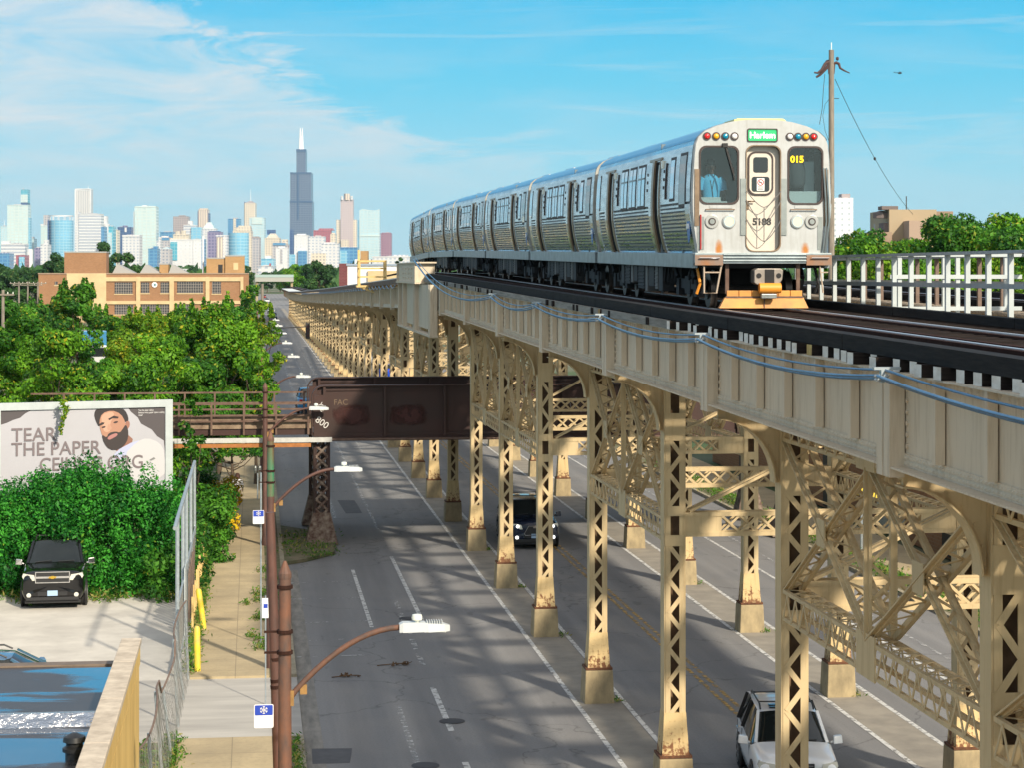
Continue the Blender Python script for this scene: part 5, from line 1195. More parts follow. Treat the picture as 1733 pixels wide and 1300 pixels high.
# ------------------------------------------------------------------ flat roofed building, bottom left
bl = thing('flat_roof_building', 'low building with a wet black roof and yellow ochre side wall', 'building', (0,0,0))
bx, by, bz = -1.98, 37.2, 4.0
M['ochre_wall'] = simple('ochre_rendered_wall', (.72,.50,.17), .85, col2=(.55,.36,.11), vs=1.2, stretch=(1,1,.35), world=True, bmp=.15)
b = MB(); b.box(-14, bx-.02, -4, by-.02, -.1, bz-.54); b.box(bx-.30, bx-.002, -4, by-.002, bz-.46, bz-.10); b.build('wall', M['ochre_wall'], bl)
M['coping'] = simple('grey_coping_stone', (.62,.54,.43), .85, col2=(.38,.32,.25), vs=3, world=True, bmp=.2)
b = MB()
for y0 in range(-4, 37, 3): b.box(bx-.33, bx+.02, y0+.006, min(y0+3, by+.02)-.006, bz-.10, bz)
b.build('coping', M['coping'], bl, bevel=.012)
m, nt, bs = newmat('wet_black_roof'); p = worldpos(nt, (1,.35,1))
f = noise(nt, worldpos(nt, (.16,.42,1)), 1.15, 5, .55, .6); pud = remap(nt, f, .505, .55); g_ = noise(nt, worldpos(nt,(1,3,1)), 3, 5)
nt.links.new(mixc(nt, pud, mixc(nt, g_, (.055,.043,.036), (.022,.019,.017)), (.012,.013,.015)), bs.inputs['Base Color'])
nt.links.new(mth(nt,'SUBTRACT', .42, mth(nt,'MULTIPLY', pud, .40)), bs.inputs['Roughness']); bs.inputs['Specular IOR Level'].default_value = .9; nt.links.new(mth(nt,'MULTIPLY', pud, .9), bs.inputs['Coat Weight']); bs.inputs['Coat IOR'].default_value = 1.9; bs.inputs['Coat Roughness'].default_value = .01
M['wetroof'] = m
b = MB(); b.box(-13.8, bx-.31, -3.9, by-.1, bz-.52, bz-.42); b.build('roof', M['wetroof'], bl)
b = MB(); b.box(-13.8, bx-.31, by-.30, by-.0, bz-.44, bz-.39); b.build('roof_edge', simple('felt_roof_edge', (.20,.15,.11), .6, var=.4, vs=2, world=True), bl)
m, nt, bs = newmat('foil_flashing'); bs.inputs['Metallic'].default_value = 1; bs.inputs['Base Color'].default_value = (.8,.8,.8,1); bs.inputs['Roughness'].default_value = .22
bump(nt, bs, noise(nt, worldpos(nt), 3.5, 5), 1., .25); M['foil'] = m
b = MB(); fy = G(60, 1210, 3.7).y
for k in range(16):
    x0, x1 = -13.7+k*.714, -13.7+(k+1)*.714
    if x1 > bx-.33: x1 = bx-.33
    b.prism([(fy-.42,bz-.418),(fy+.42,bz-.418),(fy+.16,bz-.30),(fy-.10,bz-.27)], x1-x0, lambda u,v,w_: (x0+w_, u, v))
b.build('foil_ridge', M['foil'], bl)
q = G(126, 1272, 3.68); b = MB(); b.lathe([(.13,0),(.13,.10),(.17,.10),(.17,.15),(.12,.18),(.12,.22),(.165,.24),(.15,.31),(.04,.36)], (q.x,q.y,bz-.42), 14); b.build('roof_vent', simple('black_vent', (.015,.015,.015), .35), bl, smooth=40)
# ------------------------------------------------------------------ billboard
A_ = WD(-12, 71.0); C_ = WD(292, 73.2); wv = (C_-A_); wv.z = 0; bw = wv.length; zt_ = H-216.5*73.2/F
bb = thing('billboard', 'white framed billboard with a bearded man portrait above the hedge', 'billboard', (A_.x, A_.y, 0), (0,0,math.atan2(wv.y, wv.x)))
sc_ = bw/304.0                                                                # metres per survey pixel on the face
def PX(u, v): return ((u/5.777+12)*sc_, zt_-(v-88)/5.777*sc_ + (u-1690)/5.777*sc_*0)     # from marks on the enlarged survey of the face
def sl(u): return (1690-u)*.021                                               # undo the slant of the marks
def PZ(u, v): x, z = PX(u, v-sl(u)); return (x, z)
Wt, Hb = bw, 3.25
b = MB(); b.box(0,Wt,.06,.30,zt_-Hb,zt_-.02); b.build('panel_back', M['galv'], bb)
b = MB(); fw = .26
b.box(0,Wt,-.05,.055,zt_-fw,zt_); b.box(0,Wt,-.05,.055,zt_-Hb,zt_-Hb+fw); b.box(0,fw,-.049,.055,zt_-Hb+fw,zt_-fw); b.box(Wt-fw,Wt,-.049,.055,zt_-Hb+fw,zt_-fw); b.build('frame', M['white_paint'], bb)
b = MB()
for x in (1.2, Wt/2, Wt-1.2): b.box(x-.1,x+.1,.32,.52,0,zt_-.4)
b.build('support_post', M['brown_frame'], bb)
b = MB(); b.box(fw,Wt-fw,.02,.058,zt_-Hb+fw,zt_-fw); ps = b.build('poster', simple('poster_paper', (.42,.42,.46), .6, var=.06, vs=.8), bb)
x0p, x1p, ztp = fw+.005, Wt-fw-.005, zt_-fw-.005
def art(name, pts, col, layer, smoothn=0):
    P = [PZ(*q) for q in pts]; P = [(min(max(x,x0p),x1p), min(z,ztp)) for x, z in P]
    if smoothn:
        Q = []
        for i in range(len(P)):
            a, c = P[i], P[(i+1)%len(P)]; Q += [(.75*a[0]+.25*c[0],.75*a[1]+.25*c[1]),(.25*a[0]+.75*c[0],.25*a[1]+.75*c[1])]
        P = Q
    b = MB(); y = .018-.0025*layer; b.prism(P, .0018, lambda u,v,w_: (u, y-.0018+w_, v)); return b.build(name, simple('print_'+name, col, .6), ps)
art('torn_corner', [(0,180),(300,185),(240,225),(190,268),(120,290),(60,318),(0,335)], (.075,.065,.07), 0)
art('torn_corner', [(1245,150),(1700,150),(1700,620),(1600,500),(1530,455),(1480,390),(1370,330),(1340,270),(1270,210)], (.075,.065,.07), 0)
art('neck', [(1120,480),(1230,430),(1310,500),(1200,600),(1110,610)], (.25,.12,.085), 1, 1)
art('shirt_collar', [(1100,610),(1330,490),(1400,520),(1290,640),(1120,700)], (.42,.45,.62), 2, 1)
art('shirt', [(1200,640),(1330,510),(1430,470),(1560,520),(1660,620),(1700,900),(1240,900)], (.50,.50,.52), 3, 1)
art('hair', [(905,230),(930,180),(1000,160),(1190,160),(1235,230),(1250,300),(1225,330),(1160,240),(1020,210),(960,290),(958,370),(920,300)], (.025,.02,.022), 4, 1)
art('ear', [(1215,310),(1255,300),(1262,350),(1235,390),(1215,380)], (.30,.14,.10), 5, 1)
art('face', [(955,310),(985,225),(1080,195),(1170,230),(1215,310),(1225,400),(1170,500),(1080,540),(1000,480),(970,400)], (.40,.21,.14), 6, 1)
art('face_light', [(975,240),(1080,205),(1110,240),(1060,330),(1075,400),(1010,420),(985,340)], (.52,.31,.22), 7, 1)
art('beard', [(980,430),(1030,470),(1050,420),(1120,405),(1160,420),(1190,380),(1222,330),(1250,420),(1230,520),(1150,590),(1060,590),(1000,520)], (.035,.026,.026), 8, 1)
art('lips', [(1035,470),(1070,440),(1130,420),(1140,445),(1080,480),(1050,490)], (.38,.17,.16), 9, 1)
art('eyebrow', [(945,340),(985,315),(1010,318),(1000,335),(960,350)], (.03,.02,.02), 9); art('eyebrow', [(1045,280),(1100,250),(1150,262),(1140,278),(1090,275),(1055,295)], (.03,.02,.02), 9)
art('eye', [(975,365),(1005,350),(1025,358),(1000,375)], (.05,.03,.03), 9, 1); art('eye', [(1090,320),(1120,302),(1150,308),(1120,328)], (.05,.03,.03), 9, 1)
art('nose', [(1040,340),(1060,330),(1085,380),(1060,395),(1035,390)], (.46,.26,.18), 9, 1)
art('shirt_print', [(1455,690),(1500,665),(1515,680),(1470,700)], (.2,.2,.2), 9)
grey = simple('print_lettering', (.17,.14,.15), .6)
for s_, u0, u1, vb, cap in (('TEAR',105,538,498,128),('THE PAPER',105,972,640,128),('CEILING.ORG',372,1382,790,128)):
    xa, zb_ = PZ(u0, vb); xb, _ = PZ(u1, vb); sz = cap/5.777*sc_/.69
    o = text(s_, sz, grey, 'lettering', ps, (xa, -.012, zb_), ext=.001, align='LEFT', bold=.0045); o.scale.x = (xb-xa)/max(.01, o.dimensions.x if o.dimensions.x else 1)
wsm = simple('print_small_lettering', (.7,.7,.7), .6)
for k, s_ in enumerate(('Tear the paper ceiling', 'Because every paper opens a ceiling', 'tear')):
    xa, zb_ = PZ(1345, 205+24*k); xb, _ = PZ(1345+(150,260,45)[k], 205); o = text(s_, .085, wsm, 'lettering', ps, (xa, .012, zb_), ext=.001, align='LEFT'); o.scale.x = (xb-xa)/o.dimensions.x

p = WD(1458, 76, 833); t = thing('warning_signal', 'small yellow signal head at the right pavement, seen through the nearest lattice bracing', 'traffic signal', (p.x, p.y, 0))
b = MB(); b.tube([(0,0,0),(0,0,2.3)],.05,8); b.build('post', M['galv'], t)
b = MB(); b.box(-.20,.20,-.14,.14,2.28,2.72); b.box(.32,.62,-.12,.12,2.15,2.42); b.build('signal_head', M['yellow'], t, bevel=.04)
# ------------------------------------------------------------------ road vehicles
def carpaint(name, c, rough=.25, metal=.2): return simple(name, c, rough, metal, coat=.6, spec=.5)
M['autoglass'] = simple('tinted_car_glass', (.012,.016,.016), .04, spec=.8)
M['hl'] = simple('headlamp_lens', (.62,.62,.55), .12, coat=.5); M['tail'] = simple('tail_lamp', (.35,.01,.01), .2)
M['trim'] = simple('black_trim', (.02,.02,.021), .5)
PLATE = simple('number_plate', (.35,.50,.68), .5)
def vehicle(label, cat, name, loc, rotz, paint, L=4.7, W=1.91, Ht=1.74, kind_='suv', grille='bars', roofrails=True, lit=False, group=None, hood=1.08, detail=True, chev=False, sunroof=False):
    """front at y=0 facing -y, body running to y=L"""
    t = thing(name, label, cat, loc, (0,0,rotz), group); w = W/2; k = Ht/1.74; h = hood
    if kind_ == 'suv': cab = (1.28, 2.02, 3.2, L-.62, L-.18)
    elif kind_ == 'truck': cab = (1.25, 1.85, 2.5, 3.15, 3.35)
    else: cab = (1.05, 1.85, 2.6, L-.85, L-.25)
    # stations: y, sill z, belly w, mid w, mid z, shoulder w, shoulder z, upper w, upper z, centre z
    st = [(0,.40,.70*w,.84*w,.60,.84*w,h-.26,.72*w,h-.12,h-.10),(.10,.30,.80*w,.93*w,.60,.93*w,h-.18,.80*w,h-.05,h-.02),(.45,.24,.88*w,.985*w,.62,.965*w,h-.10,.84*w,h+.0,h+.03),
          (cab[0],.22,.90*w,1.0*w,.66,.975*w,h-.02,.84*w,h+.05,h+.08),(cab[1],.22,.90*w,1.0*w,.68,.965*w,h,.70*w,Ht-.08,Ht-.03),(cab[2],.22,.90*w,1.0*w,.68,.965*w,h+.02,.72*w,Ht-.03,Ht),
          (cab[3],.22,.90*w,.995*w,.68,.95*w,h+.03,.69*w,Ht-.08,Ht-.04)]
    if kind_ == 'truck': st += [(cab[4],.24,.9*w,w,.68,.97*w,h+.02,.8*w,h+.03,h+.0),(L-.1,.3,.9*w,.99*w,.68,.96*w,h+.02,.88*w,h+.05,h-.0),(L,.4,.85*w,.95*w,.68,.93*w,h-.05,.8*w,h-.02,h-.05)]
    else: st += [(cab[4],.24,.88*w,.97*w,.68,.92*w,h+.02,.78*w,h+.06,h+.08),(L-.04,.30,.84*w,.94*w,.68,.90*w,h-.06,.76*w,h-.02,h),(L,.42,.76*w,.88*w,.66,.86*w,h-.2,.7*w,h-.15,h-.14)]
    body_, gl = MB(), MB()
    def sec(s, sx): y,zs,wb,wm,zm,wsx,zsx,wu,zu,zc = s; return [(0,y,zs),(sx*wb,y,zs),(sx*wm,y,zm-.12),(sx*wm,y,zm),(sx*wsx,y,zsx),(sx*wu,y,zu),(sx*wu*.55,y,zu+(zc-zu)*.75),(0,y,zc)]
    for i in range(len(st)-1):
        for sx in (1, -1):
            a, c = sec(st[i], sx), sec(st[i+1], sx)
            for j in range(7):
                q = [a[j], a[j+1], c[j+1], c[j]] if sx > 0 else [a[j], c[j], c[j+1], a[j+1]]
                ya, yb_ = st[i][0], st[i+1][0]; glass = False
                if j == 4 and cab[0] <= ya and yb_ <= cab[4]: glass = True
                if j in (5,6) and (ya == cab[0] or (ya == cab[3])): glass = True
                (gl if glass else body_).quad(*q)
    for s, rev in ((st[0], False), (st[-1], True)):
        a = sec(s, 1)[:]; bq = sec(s, -1)[::-1]; P = a + bq[1:-1]
        body_.add(P, [tuple(range(len(P)))[::-1] if not rev else tuple(range(len(P)))])
    # round the shell with subdivision, keeping the glass line crisp, then split glass from sheet metal
    al = MB(); al.v = body_.v + gl.v; nb_ = len(body_.v); al.f = body_.f + [tuple(i+nb_ for i in f) for f in gl.f]; al.m = [0]*len(body_.f) + [1]*len(gl.f)
    import bmesh
    me = bpy.data.meshes.new('shell'); me.from_pydata(al.v, [], al.f); me.materials.append(paint); me.materials.append(M['autoglass']); me.polygons.foreach_set('material_index', al.m)
    bm = bmesh.new(); bm.from_mesh(me); bmesh.ops.remove_doubles(bm, verts=bm.verts, dist=.0008); bmesh.ops.recalc_face_normals(bm, faces=bm.faces)
    cr = bm.edges.layers.float.new('crease_edge')
    for ed_ in bm.edges:
        fs = ed_.link_faces
        if len(fs) == 2 and fs[0].material_index != fs[1].material_index: ed_[cr] = .75
        elif len(fs) == 2 and fs[0].normal.angle(fs[1].normal, 0) > 1.0: ed_[cr] = .45
        mz = (ed_.verts[0].co.z+ed_.verts[1].co.z)/2
        if mz < .45: ed_[cr] = max(ed_[cr], .6)
    bm.to_mesh(me); bm.free(); ob = bpy.data.objects.new('shell', me); COL.objects.link(ob); sb = ob.modifiers.new('s','SUBSURF'); sb.levels = sb.render_levels = 2 if detail else 1
    ev = bpy.data.meshes.new_from_object(ob.evaluated_get(bpy.context.evaluated_depsgraph_get())); bpy.data.objects.remove(ob)
    parts_ = (MB(), MB())
    for k_ in (0, 1):
        mp = {}
        for p_ in ev.polygons:
            if p_.material_index != k_: continue
            idx = []
            for vi in p_.vertices:
                if vi not in mp: mp[vi] = len(parts_[k_].v); parts_[k_].v.append(tuple(ev.vertices[vi].co))
                idx.append(mp[vi])
            parts_[k_].f.append(tuple(idx)); parts_[k_].m.append(0)
    bo = parts_[0].build('body', paint, t, smooth=50)
    parts_[1].build('window_glass', M['autoglass'], t, smooth=50)
    # pillars and roof rails
    for sx in (-1, 1):
        b = MB(); b.bar((sx*(st[3][7]+.005),cab[0],h+.06),(sx*(st[4][7]+.005),cab[1],Ht-.07),.07,.05,(0,0,1))
        b.build('pillar', paint, bo); b = MB(); b.bar((sx*(st[7][7]+.005),cab[4],h+.06),(sx*(st[6][7]+.005),cab[3],Ht-.07),.09,.06,(0,0,1)); b.build('pillar', paint, bo)
        for yy in ((cab[2]-.05, cab[2]+.9) if kind_ != 'truck' else (cab[2],)): b = MB(); b.bar((sx*(w*.968),yy,h+.02),(sx*(st[5][7]+.01),yy,Ht-.05),.08,.03,(0,1,0)); b.build('pillar', M['trim'], bo)
    if roofrails:
        b = MB()
        for sx in (-1,1): b.tube([(sx*w*.64,cab[1]+.1,Ht-.04),(sx*w*.64,cab[1]+.3,Ht+.05),(sx*w*.64,cab[3]-.2,Ht+.03),(sx*w*.62,cab[3],Ht-.05)],.022,6)
        for yy in (cab[1]+.5, cab[3]-.5): b.bar((-w*.64,yy,Ht+.05),(w*.64,yy,Ht+.05),.05,.025)
        b.build('roof_rail', M['trim'], t)
    if sunroof:
        b = MB(); b.box(-.40,.40,cab[1]+.14,cab[1]+.50,Ht-.03,Ht+.004); b.build('sunroof', M['autoglass'], t)
    rw = .36 if kind_ != 'sedan' else .33
    for yw in (.93, L-1.0):
        for sx in (-1, 1):
            b = MB(); b.disc((sx*(w-.045),yw,rw+.03),(sx,0,0),rw+.075,.05,28); b.build('wheel_arch', M['trim'], t)
            b = MB(); b.tube([(sx*(w-.20),yw,rw),(sx*(w-.02),yw,rw),(sx*(w+.02),yw,rw)],[rw,rw,rw*.93],28); wh = b.build('wheel', M['tyre'], t, smooth=40)
            b = MB(); b.disc((sx*(w+.008),yw,rw),(sx,0,0),rw*.70,.018,20)
            b.build('rim', M['rim'], wh)
            b = MB()
            for q in range(5):
                a = 2*math.pi*q/5; b.bar((sx*(w+.028),yw+.08*math.cos(a+.5),rw+.08*math.sin(a+.5)),(sx*(w+.028),yw+rw*.62*math.cos(a+.5),rw+rw*.62*math.sin(a+.5)),.09,.01,(1,0,0))
            b.build('spoke_gap', M['trim'], wh)
    if not detail: 
        b = MB()
        for sx in (-1,1): b.box(sx*w*.7-.12, sx*w*.7+.12, L-.03, L+.02, h-.25, h-.05)
        b.build('tail_light', M['tail'], t)
        b = MB()
        for sx in (-1,1): b.box(sx*w*.66-.14, sx*w*.66+.14, -.02, .1, h-.28, h-.14)
        b.build('headlight', M['hl'], t); return t
    for sx in (-1, 1):
        b = MB(); P = [(.50*w,h-.31),(.56*w,h-.14),(.90*w,h-.10),(.93*w,h-.20),(.86*w,h-.32)]
        lo = [(sx*x, -.012+.20*max(0,(x/w-.5))**1.5*2.2, z) for x, z in P]; hi = [(x, y+.16, z) for x, y, z in lo]
        n = len(P); fs = [tuple(range(n)), tuple(reversed(range(n,2*n)))] + [(i,i+n,(i+1)%n+n,(i+1)%n) for i in range(n)]
        b.add(lo+hi, fs); hl = b.build('headlight', M['hl'], t, recalc=True)
        if lit: b = MB(); b.disc((sx*.70*w,-.0,h-.2),(0,-1,0),.055,.03,12); b.build('lit_bulb', emit('car_headlamp_glow', (1,.97,.92), 3.5), hl)
        b = MB(); b.disc((sx*.72*w,.05,.46),(0,-1,0),.07,.05,12); b.build('fog_lamp', M['hl'] if not lit else emit('fog_glow',(1,.97,.92),1.2), t)
        b = MB(); b.hexa([(sx*(w+.02),cab[0]+.10,h-.01),(sx*(w+.24),cab[0]+.16,h+.0),(sx*(w+.24),cab[0]+.30,h+.0),(sx*(w+.02),cab[0]+.28,h-.01)] if sx>0 else [(sx*(w+.24),cab[0]+.16,h),(sx*(w+.02),cab[0]+.10,h-.01),(sx*(w+.02),cab[0]+.28,h-.01),(sx*(w+.24),cab[0]+.30,h)],
                         [(sx*(w+.02),cab[0]+.10,h+.17),(sx*(w+.22),cab[0]+.16,h+.19),(sx*(w+.22),cab[0]+.28,h+.19),(sx*(w+.02),cab[0]+.28,h+.17)] if sx>0 else [(sx*(w+.22),cab[0]+.16,h+.19),(sx*(w+.02),cab[0]+.10,h+.17),(sx*(w+.02),cab[0]+.28,h+.17),(sx*(w+.22),cab[0]+.28,h+.19)])
        b.bar((sx*w*.95,cab[0]+.2,h+.02),(sx*(w+.06),cab[0]+.2,h+.05),.08,.05)
        b.build('mirror', M['chrome'] if chev else paint, t, bevel=.03)
        b = MB(); b.disc((sx*w*.8,L-.05,h-.15),(0,1,0),.11,.05,12); b.build('tail_light', M['tail'], t)
        b = MB()
        for yy in (cab[2]-.35, cab[2]+.62): b.bar((sx*(w+.0),yy,h-.16),(sx*(w+.0),yy+.2,h-.16),.05,.03)
        b.build('door_handle', M['chrome'], t)
        b = MB()
        for yy in (cab[0]+.28, cab[2]-.06, cab[2]+.92): b.bar((sx*(w*.998),yy,.42),(sx*(w*.975),yy,h-.02),.012,.012)
        b.build('door_seam', M['trim'], t)
    g = MB()
    if grille == 'bars':
        g.box(-.36*w,.36*w,-.035,.06,h-.36,h-.13); gr = g.build('grille', M['trim'], t)
        b = MB()
        for i in range(4): b.box(-.36*w+.01*i,.36*w-.01*i,-.055,-.03,h-.345+.056*i,h-.325+.056*i)
        b.build('grille_bar', M['chrome'], gr)
    elif grille == 'ring':
        P = [(-.26*w,h-.20),(.26*w,h-.20),(.42*w,h-.46),(.38*w,h-.52),(-.38*w,h-.52),(-.42*w,h-.46)]
        g.prism(P, .05, XZ(-.035)); gr = g.build('grille', M['trim'], t); b = MB(); ring(b, P, .03, -.05, .03); b.box(-.08,.08,-.055,-.03,h-.27,h-.21); b.build('grille_surround', M['chrome'], gr)
    else:
        g.box(-.50*w,.50*w,-.03,.06,h-.36,h-.06); gr = g.build('grille', M['trim'], t)
        b = MB(); ring(b, [(-.5*w,h-.36),(.5*w,h-.36),(.5*w,h-.06),(-.5*w,h-.06)], .025, -.05, .03); b.box(-.5*w,.5*w,-.055,-.03,h-.24,h-.18); b.build('grille_surround', M['chrome'], gr)
        b = MB(); b.prism([(-.13,h-.235),(.10,h-.235),(.13,h-.185),(-.10,h-.185)], .02, XZ(-.075)); b.prism([(-.05,h-.255),(.04,h-.255),(.05,h-.165),(-.04,h-.165)], .02, XZ(-.0755)); b.build('grille_emblem', simple('gold_emblem', (.65,.42,.06), .3, .6), gr)
    b = MB(); b.box(-.80*w,.80*w,-.028,.05,.30,.40); b.box(-.45*w,.45*w,-.03,.05,.44,.56); b.build('bumper_intake', M['trim'], t)
    b = MB(); b.box(-.155,.155,-.05,-.02,.44,.60); b.build('licence_plate', PLATE, t)
    b = MB(); b.box(-.84*w,.84*w,.05,L-.05,.20,.30); b.build('chassis', M['black'], t)
    b = MB(); b.tube([(-.6*w,cab[0]-.01,h+.09),(-.1*w,cab[0]+.03,h+.13)],.012,5); b.tube([(.1*w,cab[0]+.0,h+.1),(.6*w,cab[0]+.02,h+.12)],.012,5); b.build('wiper', M['black'], t)
    b = MB(); b.box(-.11,.11,cab[1]-.10,cab[1]-.04,Ht-.23,Ht-.16); b.build('rear_view_mirror', M['black'], t)
    return t
SUVX = WD(1352, 40.6)
wv_ = vehicle('white sport utility car driving toward the camera behind a lattice column', 'car', 'suv_car', (SUVX.x, SUVX.y, 0), R(-7.5), carpaint('pearl_white_paint', (.86,.88,.90), .2, 0), L=4.75, W=1.93, Ht=1.76, roofrails=True, sunroof=True, hood=1.07); wv_.scale = (.88,.88,.88)
q = G(906, 931)
vehicle('dark navy sport utility car with lit headlights driving toward the camera', 'car', 'suv_car', (q.x, q.y, 0), R(0), carpaint('navy_paint', (.008,.018,.045), .18), L=4.9, W=1.93, Ht=1.72, grille='ring', lit=True, hood=1.08)
q = G(89, 1034)
vehicle('black large sport utility car parked on the pale lot in front of the hedge', 'car', 'suv_car', (q.x, q.y, .02), R(2), carpaint('black_paint', (.006,.006,.007), .16), L=5.1, W=2.0, Ht=1.95, grille='chev', hood=1.22, chev=True, roofrails=True)
vehicle('blue grey car with roof rails parked behind the flat roof, only its top showing', 'car', 'suv_car', (-3.5, 49.3, .02), R(90), carpaint('steel_blue_paint', (.10,.22,.34), .12, .5), L=4.6, W=1.85, Ht=1.62)
q = G(522, 694)
vehicle('bright blue pickup in the left lane beyond the brown bridge', 'pickup', 'pickup_truck', (q.x, q.y, 0), R(180-0), carpaint('cyan_blue_paint', (.02,.20,.42)), L=5.3, W=1.95, Ht=1.85, kind_='truck', roofrails=False, detail=False, hood=1.15)
bpy.context.view_layer.update()
q = G(650, 642)
vehicle('vivid blue car between the far lattice columns', 'car', 'car', (q.x, q.y+4.4, 0), R(180), carpaint('vivid_blue_paint', (.01,.07,.50)), L=4.4, W=1.82, Ht=1.5, kind_='sedan', roofrails=False, detail=False, hood=.98)
q = G(628, 618)
vehicle('dark car with pale roof ahead of the vivid blue car', 'car', 'car', (q.x, q.y, 0), R(0), carpaint('silver_paint', (.35,.36,.38)), L=4.5, W=1.82, Ht=1.5, kind_='sedan', roofrails=False, detail=False, hood=.98)
for k, (px, py, c, lab) in enumerate(((452,512,(.6,.6,.6),'small white car far down the street by the left kerb'),(449,520,(.02,.02,.025),'small black car far down the street by the left kerb'),(459,530,(.55,.55,.56),'silver car far down the left lane'),(447,505,(.30,.02,.02),'small dark red car farthest down the street'),(462,540,(.03,.05,.12),'dark blue car far down the left lane'))):
    q = G(px, py); vehicle(lab, 'car', 'car', (min(max(q.x,2.2),6.5), q.y, 0), 0, carpaint('distant_paint', c), L=4.5, W=1.82, Ht=1.55, kind_='sedan', roofrails=False, detail=False, hood=.98)
q = WD(160, 190); q.z = 0
t = thing('box_truck', 'blue truck glimpsed between the trees below the brick factory', 'truck', (q.x, q.y, 1.5), (0,0,R(10)))
b = MB(); b.box(-1.1,1.1,0,4.2,.9,3.6); b.build('cargo_box', carpaint('truck_blue', (.05,.22,.42)), t, bevel=.05)
b = MB(); b.box(-1.0,1.0,-1.6,-.05,.5,2.3); cb = b.build('cab', carpaint('truck_white', (.6,.6,.6)), t, bevel=.1); b = MB(); b.box(-.9,.9,-1.63,-1.55,1.3,2.1); b.build('windscreen', M['autoglass'], cb)
for y in (-1, 3.2):
    for s in (-1,1): b = MB(); b.disc((s*.9,y,.42),(s,0,0),.42,.2,16); b.build('wheel', M['tyre'], t)
# ------------------------------------------------------------------ plants
RNG = np.random.default_rng(11)
M['leaf_a'] = leafmat('leaf_mid_green', (.022,.110,.009), (.165,.390,.018), (.50,.45,.03))
M['leaf_b'] = leafmat('leaf_deep_green', (.014,.080,.010), (.095,.295,.022), (.32,.34,.03))
M['leaf_c'] = leafmat('leaf_yellow_green', (.050,.155,.008), (.205,.375,.018), (.52,.43,.03))
M['leaf_h'] = leafmat('leaf_hedge', (.007,.10,.014), (.068,.37,.034), (.22,.36,.03))
M['leaf_far'] = leafmat('leaf_far', (.020,.07,.022), (.06,.15,.035), (.16,.17,.04))
M['leaf_y'] = leafmat('yellow_flower', (.55,.38,.01), (.85,.62,.02), (.8,.5,.02))
M['leaf_w'] = leafmat('weed_green', (.04,.13,.012), (.13,.28,.03), (.38,.32,.10))
M['bark'] = simple('bark', (.11,.08,.055), .95, var=.5, vs=6)
def leaves(name, C, Nn, size, tint, warm, mat, parent=None, aspect=.55):
    n = len(C); Nn = Nn/np.maximum(np.linalg.norm(Nn,axis=1,keepdims=True),1e-6)
    Nn = Nn + RNG.normal(0,.55,(n,3)); Nn /= np.linalg.norm(Nn,axis=1,keepdims=True)
    rv = RNG.normal(0,1,(n,3)); A = np.cross(Nn, rv); A /= np.linalg.norm(A,axis=1,keepdims=True); Bv = np.cross(Nn, A)
    s = size[:,None]; a = A*s; b_ = Bv*s*aspect
    V = np.stack([C-a, C-b_, C+a, C+b_], 1).reshape(-1,3).astype(np.float32)
    me = bpy.data.meshes.new(name); me.vertices.add(4*n); me.vertices.foreach_set('co', V.ravel()); me.loops.add(4*n); me.loops.foreach_set('vertex_index', np.arange(4*n, dtype=np.int32))
    me.polygons.add(n); me.polygons.foreach_set('loop_start', np.arange(0,4*n,4, dtype=np.int32)); me.polygons.foreach_set('loop_total', np.full(n,4,np.int32)); me.update()
    for nm, ar in (('tint',tint),('warm',warm)):
        at = me.attributes.new(nm,'FLOAT','POINT'); at.data.foreach_set('value', np.repeat(np.clip(ar,0,1).astype(np.float32),4))
    me.materials.append(mat); o = bpy.data.objects.new(name, me); COL.objects.link(o)
    if parent: o.parent = parent
    return o
def clump_leaves(cc, cr, nper, lsize, warm_p=.08, flat=.8):
    C, Nn, S, T, Wm = [], [], [], [], []
    for (c, r) in zip(cc, cr):
        n = max(14, int(nper*2.3*r*r)); lsz = lsize*.66; d = RNG.normal(0,1,(n,3)); d /= np.linalg.norm(d,axis=1,keepdims=True)
        rad = r*(.55+.5*RNG.random(n)**.6)[:,None]; P = c + d*rad*np.array([1,1,flat])
        C.append(P); Nn.append(d+np.array([0,0,.35])); S.append(lsz*(.45+1.1*RNG.random(n)))
        ct = RNG.normal(.42,.26); T.append(ct+RNG.normal(0,.26,n)); w0 = RNG.random()**4
        Wm.append((RNG.random(n) < warm_p*(.3+2.2*w0)) * RNG.random(n))
    return np.concatenate(C), np.concatenate(Nn), np.concatenate(S), np.concatenate(T), np.concatenate(Wm)
